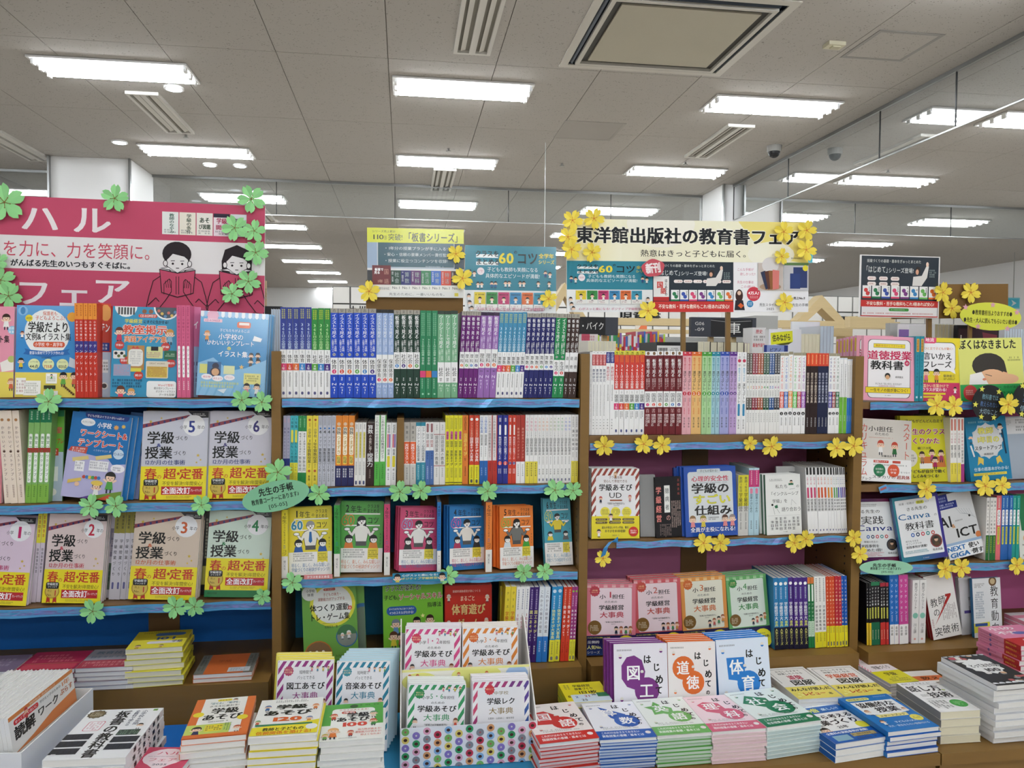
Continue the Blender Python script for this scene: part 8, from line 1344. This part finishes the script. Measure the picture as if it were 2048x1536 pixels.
FL = [(10, 405, 29, 'g', 'far left corner of the crimson banner', 2.455), (230, 397, 22, 'g', 'top edge of the crimson banner', 2.455), (503, 398, 23, 'g', 'top right corner of the crimson banner', 2.455), (470, 456, 22, 'g', 'last small picture on the banner', 2.455), (509, 462, 19, 'g', 'right edge of the banner, second from top', 2.452), (512, 505, 22, 'g', 'right edge of the banner beside the white stripe', 2.455), (497, 563, 21, 'g', 'right drawn sleeve on the banner', 2.455), (464, 588, 19, 'g', 'lower right of the banner', 2.45), (-2, 522, 15, 'g', 'left frame edge on the white stripe', 2.455), (2, 560, 22, 'g', 'left frame edge below the white stripe', 2.455), (18, 592, 22, 'g', 'lower left of the banner', 2.45),
      (98, 803, 22, 'g', 'top shelf edge at far left', 0), (484, 800, 20, 'g', 'top left shelf edge, left one of a pair', 0), (524, 804, 20, 'g', 'top left shelf edge beside the upright', -.004), (182, 1012, 22, 'g', 'second left shelf edge, left one of a pair', 0), (232, 1012, 21, 'g', 'second left shelf edge, right one of a pair', -.004), (403, 1010, 20, 'g', 'second left shelf edge between grades five and six', 0), (556, 944, 26, 'g', 'upright left of the middle bookcase', 0), (186, 1222, 24, 'g', 'third left shelf edge under grade two', 0), (350, 1214, 23, 'g', 'third left shelf edge, left one of a pair', 0), (389, 1213, 21, 'g', 'third left shelf edge, right one of a pair', -.004), (525, 1193, 18, 'g', 'third left shelf edge under grade four', 0),
      (638, 988, 22, 'g', 'second middle shelf edge above the green cover', 0), (800, 983, 23, 'g', 'second middle shelf edge under the divider', 0), (842, 981, 21, 'g', 'second middle shelf edge right of the divider', -.004), (975, 982, 22, 'g', 'second middle shelf edge under the blue footed spines', 0), (1110, 980, 23, 'g', 'second middle shelf edge, last pair, left one', 0), (1146, 981, 20, 'g', 'second middle shelf edge, last pair, right one', -.004), (585, 1165, 22, 'g', 'third middle shelf edge at its left end', 0), (897, 1151, 21, 'g', 'third middle shelf edge right of the blue note', 0), (1047, 1145, 21, 'g', 'third middle shelf edge under the orange cover', 0), (1089, 1143, 19, 'g', 'third middle shelf edge left of the light blue cover', -.004),
      (1145, 441, 19, 'y', 'top left corner of the wide cream sign', 2.505), (1188, 437, 19, 'y', 'top edge of the wide cream sign', 2.505), (1136, 474, 18, 'y', 'left edge of the cream sign, second from top', 2.5), (1143, 499, 19, 'y', 'left edge of the cream sign, third from top', 2.495), (1184, 505, 18, 'y', 'cream sign above its small teal poster', 2.505), (1567, 464, 18, 'y', 'cream sign over its last but one letter', 2.505), (1613, 461, 18, 'y', 'top right corner of the cream sign', 2.505), (1612, 500, 20, 'y', 'right edge of the cream sign', 2.5), (1563, 513, 15, 'y', 'cream sign above its tiny publisher name', 2.505), (1569, 605, 18, 'y', 'cream sign beside the notebook picture', 2.505), (1296, 622, 20, 'y', 'bottom edge of the cream sign', 2.5),
      (912, 508, 17, 'y', 'blackboard poster', 2.475), (925, 557, 20, 'y', 'gap between the first two posters', 2.465), (738, 583, 20, 'y', 'lower left corner of the blackboard poster', 2.475), (1097, 598, 17, 'y', 'lower right of the shiny teal poster', 2.465), (1885, 585, 18, 'y', 'right edge of the dark poster', 2.46), (1941, 585, 18, 'y', 'middle of the right brown board', 2.49), (1903, 617, 18, 'y', 'lower part of the right brown board', 2.49),
      (1208, 892, 21, 'y', 'top edge of the right bookcase, far left', 0), (1287, 888, 20, 'y', 'top edge of the right bookcase, second from left', 0), (1324, 890, 20, 'y', 'top edge of the right bookcase, third from left', -.004), (1500, 887, 15, 'y', 'top edge of the right bookcase, smallest one', 0), (1543, 893, 21, 'y', 'top edge of the right bookcase right of the smallest', 0), (1673, 896, 20, 'y', 'top edge of the right bookcase, left of its last', 0), (1707, 892, 20, 'y', 'top edge of the right bookcase at the upright', -.004), (1407, 1086, 21, 'y', 'second right shelf edge under the blue cover, left one', 0), (1441, 1086, 20, 'y', 'second right shelf edge under the blue cover, right one', -.004), (1588, 1086, 20, 'y', 'second right shelf edge under the off white cover', 0), (1611, 1078, 19, 'y', 'second right shelf edge under the badge spines', -.004), (1707, 1076, 18, 'y', 'right upright above the mint note', 0), (1719, 1109, 18, 'y', 'right upright, lower of two', -.004), (1206, 1117, 18, 'y', 'end of the loose blue ribbon', 0),
      (1852, 978, 20, 'y', 'second shelf edge right of the uprights', 0), (1970, 972, 20, 'y', 'second far right shelf edge, left of a pair', 0), (2004, 971, 17, 'y', 'second far right shelf edge, right of a pair', 0), (1873, 811, 20, 'y', 'top far right shelf edge, left of a pair', -.03), (1907, 812, 19, 'y', 'top far right shelf edge, right of a pair', -.034), (2016, 809, 19, 'y', 'gap between the two round black notes', -.045), (1890, 1138, 20, 'y', 'third far right shelf edge, left of a pair', 0), (1922, 1135, 19, 'y', 'third far right shelf edge, right of a pair', -.004), (2033, 1131, 17, 'y', 'third far right shelf edge at the frame edge', 0)]
for i, (x, y, r, c, lb, Yf) in enumerate(FL):
    Yk = Yf if Yf > 1 else YF - .014 + Yf; p_ = PY(x, y, Yk); sc = r * p_.length / FP * .93
    a = random.uniform(0, 1.2); ux = Vector((math.cos(a), 0, math.sin(a))); n = Vector((random.uniform(-.12, .12), -1, random.uniform(-.1, .1))).normalized(); ux = (ux - n * ux.dot(n)).normalized()
    m_ = frame(p_, ux * sc, n.cross(ux) * sc, n * sc)
    e = empty('paper_blossom', f'{"green" if c == "g" else "yellow"} paper blossom on the {lb}', 'paper flower', m_); pe, st = BG_ if c == 'g' else BY_; link('petals', pe, e); link('stamens', st, e)

# ================================================================== BEHIND THE BOOKCASES
def fore(name, x0, x1, ytop, Y, n, label, col='f2f0e6', base=None, D=.15, lean=0, group=None, pg='c', yt2=None):
    """books of the rear side standing with their page edges towards the camera"""
    P0, P1 = PY(x0, ytop, Y), PY(x1, ytop, Y); b = base if base is not None else 1.2705; T = (P1.x - P0.x) / n
    H = P0.z - b; me = book_meshes(D, H, T * .96, col, col, pg=pg)
    for i in range(n): put_book(me, frame(Vector((P0.x + T * i + T * .98, Y + D, b + .0006)), (0, -1, 0), (0, 0, 1), (-1, 0, 0)), f'{label}, {ORD[i]} from left' if n > 1 else label, label)
Yr = 2.60
fore('a', 1176, 1232, 682, Yr, 8, 'cream edged book in the block behind the first right spines')
fore('b', 1396, 1420, 683, Yr, 2, 'thick cream edged book behind the pink kanji spines'); fore('b2', 1421, 1488, 684, Yr, 5, 'cream edged book with a dark cover behind the kanji spines', '3c3428')
fore('b3', 1489, 1500, 686, Yr, 2, 'greyish edged book behind the violet kanji spines', 'c8b8c0')
for x0, x1, yt, c, lb in ((1313, 1395, 684, '1a1a1c', 'black slipcase with a white label behind the maroon spines'),):
    P0, P1 = PY(x0, yt, Yr), PY(x1, yt, Yr); e = empty('slipcase', lb, 'box', (P0.x, Yr, 1.271)); w, h = P1.x - P0.x, P0.z - 1.271
    MB().box(0, 0, 0, w, .2, h).build('case', [BLACKM], e); q = MB().box(.002, -.001, h - .045, w * .62, 0, h - .012, 'f0f0f0'); a_ = Art(q, (.002, -.001, h - .045), (1, 0, 0), (0, 0, 1), (0, -1, 0), w * .6, .033)
    for i in range(9): a_.r(6 + i * 4, 24, 8 + i * 4 + (i % 3) * .6, 80, '333')
    a_.tx(52, 20, 90, 60, 2, '777'); q.build('label', [MATTE], e)
fm_ = [None]
def leaf(name, x0, x1, y0, y1, Y, T, fn, label, cat='book', base=None, bg='f2f2f2', lean=0, mat=None, dp=None):
    P0 = PY(x0, y0, Y); P1 = PY(x1, y0, Y); b = base if base is not None else PY(x0, y1, Y).z; w, h = P1.x - P0.x, P0.z - b
    e = empty(name, label, cat, frame(Vector((P0.x, Y + T, b)), (1, 0, 0), (0, 0, 1), (0, -1, 0))); fm_[0] = frame(Vector((P0.x, Y + T, b)), (1, 0, 0), (0, 0, 1), (0, -1, 0)).inverted(); q = MB().box(0, 0, 0, w, h, T, bg)
    if fn: face_art(q, w, h, T, fn)
    q.build('cover' if cat == 'book' else 'panel', [mat or MATTE], e); return e
leaf('paperback', 1538, 1603, 658, 708, 2.60, .03, lambda a: (a.r(0, 0, 100, 100, 'e2e2e8'), a.p([(5, 4), (72, 1.5), (74, 13), (7, 16.5)], 'dcdc2c'), a.t('住みながら', 39, 8.8, 56, 7, '222', .03, rot=4), a.p([(20, 15.8), (74, 13), (60, 16), (40, 17)], '4c4c14')), 'white book with a yellow slanted label about living in, behind the green lettered spines', base=1.271)
fore('c', 1603, 1640, 668, 2.6, 5, 'cream edged magazine right of the yellow slanted label', 'ece6cc'); fore('c3', 1641, 1668, 652, 2.61, 4, 'tall pale grey magazine behind the orange topped spines', 'c4c8d4', pg='b')
leaf('magazine', 1584, 1640, 643, 700, 2.78, .01, lambda a: (a.r(0, 0, 100, 100, 'e8eaf0'), a.r(2, 14, 14, 30, '8c949c'), a.tx(3, 16, 13, 28, 2, '444')), 'large pale magazine leaning behind the yellow slanted label', base=1.381, bg='e8eaf0')
leaf('paperback', 1528, 1576, 690, 716, 2.585, .012, lambda a: (a.r(0, 0, 100, 100, '8c9cd0'), a.r(0, 0, 12, 100, '2c3c84'), a.r(84, 0, 100, 100, '2c3c84'), a.t('ピアノ', 48, 6, 50, 5, '2c3c6c', .02)), 'blue book with dark side stripes just above the grade one spines', base=1.271)
fore('w', 542, 562, 618, 2.6, 4, 'grey edged magazine between the left and middle bookcases', 'b8b8ba', pg='b')
fore('w2', 2009, 2052, 657, 2.62, 8, 'grey edged magazine standing at the far right above the picture book', 'c8c8cc', pg='b', base=1.381)
leaf('magazine', 1915, 1998, 650, 712, 2.60, .02, lambda a: (a.r(0, 0, 100, 100, '1c1a22'), a.r(3, 5, 97, 52, '3c2430'), a.p([(60, 10), (96, 14), (96, 40), (70, 44)], '7c3444'), a.t('1', 8, 24, 6, 26, 'e8e8e8', .03), a.r(6, 56, 20, 62, 'b82c34')), 'black magazine with a dark red picture behind the picture book', 'magazine', base=1.381, bg='1c1a22')
fore('w3', 1870, 1912, 648, 2.64, 6, 'white edged magazine standing left of the black magazine', 'e4e6e8', base=1.381)
for x0, x1, c, lb in ((1797, 1824, '8c6cb0', 'small magazine with a violet picture under the dark poster'), (1826, 1857, '4c4448', 'small magazine with a dark picture under the dark poster')):
    leaf('magazine', x0, x1, 648, 690, 2.9, .006, lambda a: (a.r(0, 0, 100, 100, 'e4e0e4'), a.r(4, 12, 96, 96, c), a.c(50, 50, 26, 'd8c0cc'), a.c(36, 66, 16, '5c6cb8'), a.p([(20, 80), (80, 30), (70, 90)], 'b85c6c')), lb, 'magazine', bg='e4e0e4', base=1.47)
MB().box(1.72, 2.86, 0, 2.2, 2.955, 1.469).build('rack_step', [GREYF], None)
tag(COL.objects['rack_step'], 'low grey step holding the two small magazines', 'rack')
e = leaf('display_rack', 1780, 1900, 646, 760, 2.96, .03, None, 'pale grey rack behind the small magazines', 'rack', bg='b8b8b4', mat=GREYF, base=0)
# hanging aisle signs on stands
def aisle(x0, x1, y0, y1, Y, fn, lb, posts):
    P0, P1 = PY(x0, y1, Y), PY(x1, y1, Y); w, h = P1.x - P0.x, PY(x0, y0, Y).z - P0.z; e = empty('aisle_sign', lb, 'sign', frame(P0 + Vector((0, .03, 0)), (1, 0, 0), (0, 0, 1), (0, -1, 0)))
    q = MB().box(0, 0, 0, w, h, .03, '303136'); face_art(q, w, h, .03, fn); q.build('sign_board', [MATTE], e)
    for x in posts: MB().box(w * x - .012, -P0.z + .0, -.02, w * x + .012, h, -.001).build('post', [LWOOD], e)
aisle(1120, 1236, 633, 669, 3.6, lambda a: (a.r(78, 0, 100, 100, '45474f'), a.r(0, 0, 78, 100, '262628'), a.t('・バイク', 55, 50, 42, 44, 'e4e4e0', .01)), 'dark aisle sign with white letters for motorbikes left of the cream edged block', (.3, .8))
aisle(1382, 1512, 634, 673, 3.6, lambda a: (a.r(0, 0, 100, 100, '3c3f48'), a.r(30, 8, 94, 96, '222224'), a.t('G06', 13, 32, 15, 22, 'dcdcd8', .0), a.t('-09', 13, 62, 15, 22, 'dcdcd8', .0), a.t('車', 66, 56, 22, 60, 'e8e8e4', .0), a.pl([(30, 14), (52, 22), (66, 22), (92, 16)], .8, '8c8c8c')), 'dark aisle sign numbered G06 to 09 with a large car character', (.35, .7))
# mid-distance racks with magazines
def midrack(x0, x1, ytop, Y, lb, books, yb=0, zsh=None):
    a, b = PY(x0, ytop, Y).x, PY(x1, ytop, Y).x; z = zsh or PY(x0, ytop + 34, Y).z; e = empty('magazine_rack', lb, 'rack', (a, Y, 0))
    MB().box(0, 0, 0, b - a, .45, z - .002).build('rack_body', [GREYF], e); MB().box(-.02, -.02, z - .03, b - a + .02, .0, z + .0).build('shelf_lip', [BLACKM], e); return a, b, z
a, b, z = midrack(1196, 1345, 666, 3.9, 'grey rack of car magazines in the middle distance', 0, zsh=PY(1270, 668, 3.95).z - .265)
R = random.Random(5); xx = a + .01; cols = ['b8d84c', '3c8c5c', '6c8cb0', 'd8dce4', 'c84c5c', '4c74c0', '1c6cb4', 'e0e4ec', 'cc3c44', 'e8c83c', 'e08c3c', 'd8d8dc', '5c8cc8', 'c83c54', 'e8e8ec', '8c5cac', '3c9c5c']
for i in range(34):
    T = R.uniform(.008, .013); H = R.uniform(.24, .28); c = R.choice(cols); q = MB().box(0, 0, 0, T * .94, .19, H, c)
    a_ = Art(q, (0, 0, 0), (1, 0, 0), (0, 0, 1), (0, -1, 0), T * .94, H); a_.r(0, 0, 100, 22, R.choice(cols)); [a_.c(50, 30 + j * 16, 34, R.choice(cols), 8) for j in range(4)]
    o = q.build('magazine', [PRINT], None, (xx, 3.95 + (R.random() * .01), z + .001)); tag(o, f'{ORD[min(i, 37)]} thin car magazine from left in the grey rack in the middle distance', 'magazine', 'car magazines in the grey rack'); xx += T
    if xx > b - .02: break
for x0, x1, yt, lb, c in ((1163, 1196, 668, 'pink and white bundle of leaflets left of the car magazines', 'd87c94'),):
    tag(MB().box(PY(x0 - 10, 600, 3.5).x, 3.48, 0, PY(x1 + 6, 600, 3.5).x, 3.6, PY(x0, 690, 3.5).z - .001).build('leaflet_stand', [GREYF]), 'grey stand under the pink and white leaflets', 'stand')
    leaf('leaflet_bundle', x0, x1, yt, 690, 3.5, .05, lambda a: (a.r(0, 0, 100, 100, 'ece4e4'), a.r(0, 0, 50, 60, 'cc5c74'), a.tx(5, 10, 90, 90, 3, 'b84c54')), lb, 'leaflets', base=None)
leaf('magazine_rack', 1505, 1532, 655, 690, 3.4, .1, lambda a: (a.r(0, 0, 100, 100, 'dedcdc'), a.t('歴史', 50, 4, 50, 4, 'b84c54', .02), a.t('最強作誕生', 50, 18, 94, 4, 'c8404c', .02), a.tx(10, 8, 90, 14, 2, '444')), 'white notice with red letters right of the car aisle sign', 'notice', base=1.2)
tag(MB().box(PY(1500, 600, 3.38).x, 3.36, 0, PY(1540, 600, 3.38).x, 3.55, 1.199).build('notice_stand', [GREYF]), 'grey stand under the white notice with red letters', 'stand')
leaf('partition', 1180, 1560, 672, 760, 4.6, .05, None, 'pale low partition behind the aisle signs', 'partition', bg='cfcdc8', mat=GREYF, base=0)
leaf('cabinet', 1510, 1556, 631, 720, 4.0, .4, None, 'grey cabinet end behind the yellow slanted label', 'cabinet', bg='b4b6b4', mat=GREYF, base=0)
# wooden crate with white lettering at left
e = empty('wooden_crate', 'light wooden crate with white lettering above the pale blue template book', 'crate', frame(PY(424, 611, 3.0), (1, 0, 0), (0, 0, 1), (0, -1, 0))); w = PY(534, 611, 3).x - PY(424, 611, 3).x
for k in range(3): q = MB().box(0, k * .032, 0, w, k * .032 + .03, .015, ('a8906c', '9c8460', 'b09874')[k]); (face_art(q, w, .062, .0151, lambda a: a.t('Magazine', 56, 60, 24, 30, 'e8e4dc', .02)) if k == 1 else 0); q.build('plank', [MATTE], e)
zc_ = PY(424, 611, 3.0).z; e = empty('display_cabinet', 'dark topped display cabinet beneath the light wooden crate', 'cabinet', (0, 0, 0)); xa, xb = PY(415, 600, 3).x, PY(566, 600, 3).x
MB().box(xa, 2.97, zc_ - .03, xb, 3.3, zc_ - .001).build('cabinet_top', [BLACKM], e); MB().box(xa + .02, 2.99, 0, xb - .02, 3.28, zc_ - .031).build('cabinet_body', [GREYF], e)
# lattice partition of the learning corner
YL_ = 15.5; ztp = PY(700, 573, YL_).z; xa, xb = PY(665, 600, YL_).x, PY(1960, 600, YL_).x
e = empty('lattice_partition', 'long white partition with a black square grid across the far hall', 'partition', (0, 0, 0)); cell = .34; nx = int((xb - xa) / cell); nz = int(ztp / cell)
pmn = MB().box(0, 0, 0, cell - .03, .03, cell - .03).mesh('lattice_panel', [simple('white lattice panel', 'eceae6', .6)])
MB().box(xa, YL_ + .005, 0, xb, YL_ + .02, ztp).build('grid_backing', [simple('dark grid', '5c5c5a', .6)], e)
for i in range(nx):
    for k in range(nz - 3, nz): link('lattice_panel', pmn, e, (xa + i * cell + .015, YL_ - .03, ztp - (nz - k) * cell + .015))
MB().box(xa, YL_ - .03, 0, xb, YL_, ztp - 3 * cell).build('lower_panel', [simple('white lattice base', 'e4e2de', .6)], e)
def letters(txt, x0, x1, y, Y, h, c, lb, b=.03):
    P = PY(x0, y, Y); w = PY(x1, y, Y).x - P.x; hh = h * Y / FP; q = MB(); a_ = Art(q, P + Vector((0, 0, -hh / 2)), (1, 0, 0), (0, 0, 1), (0, -1, 0), w, hh); a_.t(txt, 50, 50, 100, 90, c, b); tag(q.build('wall_lettering', [MATTE]), lb, 'lettering')
letters('児童書', 1238, 1322, 632, YL_ - .06, 22, '1c1c1c', 'black lettering for children books under the wide cream sign')
letters('学習参', 1653, 1727, 640, YL_ - .06, 20, '1c1c1c', 'black lettering for study aids seen through the wooden frame')
letters('九州', 700, 732, 620, YL_ - .06, 18, '1c1c1c', 'black lettering on the lattice partition left of the brown board')
letters('KTING', 1304, 1382, 662, YL_ - .9, 10, '7c8cb0', 'small pastel latin lettering above the magazines', .02)
leaf('orange_panel', 1272, 1294, 646, 668, 13, .05, lambda a: a.p([(0, 8), (60, 0), (100, 0), (100, 14), (0, 14)], 'e87c50'), 'orange panel beyond the colourful magazines', 'panel', bg='e0d8cc', base=0)
# wooden house-shaped frames
def house(x, y, Y, wpx, hpx, lb):
    A = PY(x, y, Y); s = Y / FP * 1.02; e = empty('house_frame', lb, 'frame', (A.x, Y, 0)); hw, hh = wpx * s, hpx * s; t = .1
    for sg in (-1, 1):
        q = MB(); v = [(0, A.z), (sg * hw, A.z - hh), (sg * (hw - t * 1.3), A.z - hh), (0, A.z - t * 1.6)]
        q.add([(a_, 0, b_) for a_, b_ in v] + [(a_, .2, b_) for a_, b_ in v], [(0, 1, 2, 3), (7, 6, 5, 4)] + [(i, (i + 1) % 4, 4 + (i + 1) % 4, 4 + i) for i in range(4)]); q.build('rafter', [LWOOD], e)
        MB().box(sg * hw - .05, .0, 0, sg * hw + .05, .2, A.z - hh).build('post', [LWOOD], e)
    MB().box(-hw, -.02, A.z - hh - .14, hw, .18, A.z - hh).build('tie_beam', [LWOOD], e)
house(1644, 590, 9.0, 62, 62, 'pale wooden house-shaped frame right of the wide cream sign')
house(1130, 565, 9.0, 48, 75, 'pale wooden house-shaped frame left of the wide cream sign')
for x0, x1, y0, y1, Y, lb in ((1190, 1400, 638, 649, 8.6, 'long pale wooden beam under the cream sign'), (1190, 1400, 660, 665, 8.2, 'thin pale wooden beam just above the magazines'), (1560, 1800, 644, 655, 8.6, 'long pale wooden beam beside the house frame'), (1700, 1790, 634, 655, 7.5, 'pale wooden box beam under the dark poster')):
    P0, P1 = PY(x0, y1, Y), PY(x1, y0, Y); o = MB().box(P0.x, Y, P0.z, P1.x, Y + .1, P1.z).build('wooden_beam', [LWOOD]); tag(o, lb, 'beam')
for i, x in enumerate((1128, 1400, 1500, 1520)): pass
for k, (x, y, Y) in enumerate(((1614, 515, 12.5), (2028, 607, 16))):
    leaf('exit_sign', x - 14, x + 12, y - 12, y + 10, Y, .05, lambda a: (a.r(0, 0, 100, 100, '8cd8e8'), a.r(6, 10, 94, 90, '5cc8e0'), a.p([(34, 20), (74, 50), (34, 80), (46, 50)], 'f4fcff')), ('pale blue arrow sign hanging right of the cream sign', 'small pale blue sign hanging at the right edge')[k], 'sign', bg='cfe8ee')
    P = PY(x, y - 12, Y); MB().cyl((P.x, Y + .02, P.z), (P.x, Y + .02, CZ), .012, 6).build('drop_rod', [GREYF], COL.objects['exit_sign' + ('.001' if k else '')], None).matrix_parent_inverse = fm_[0]
P = PZ(1091, 285, CZ); tag(MB().cyl((P.x, P.y, 2.2), (P.x, P.y, CZ - .001), .003, 6).build('hanging_wire', [TRI]), 'thin straight wire hanging from the flush ceiling panel', 'wire')
print('objects', len(COL.objects), 'tris', sum(len(o.data.polygons) for o in COL.objects if o.type == 'MESH'))
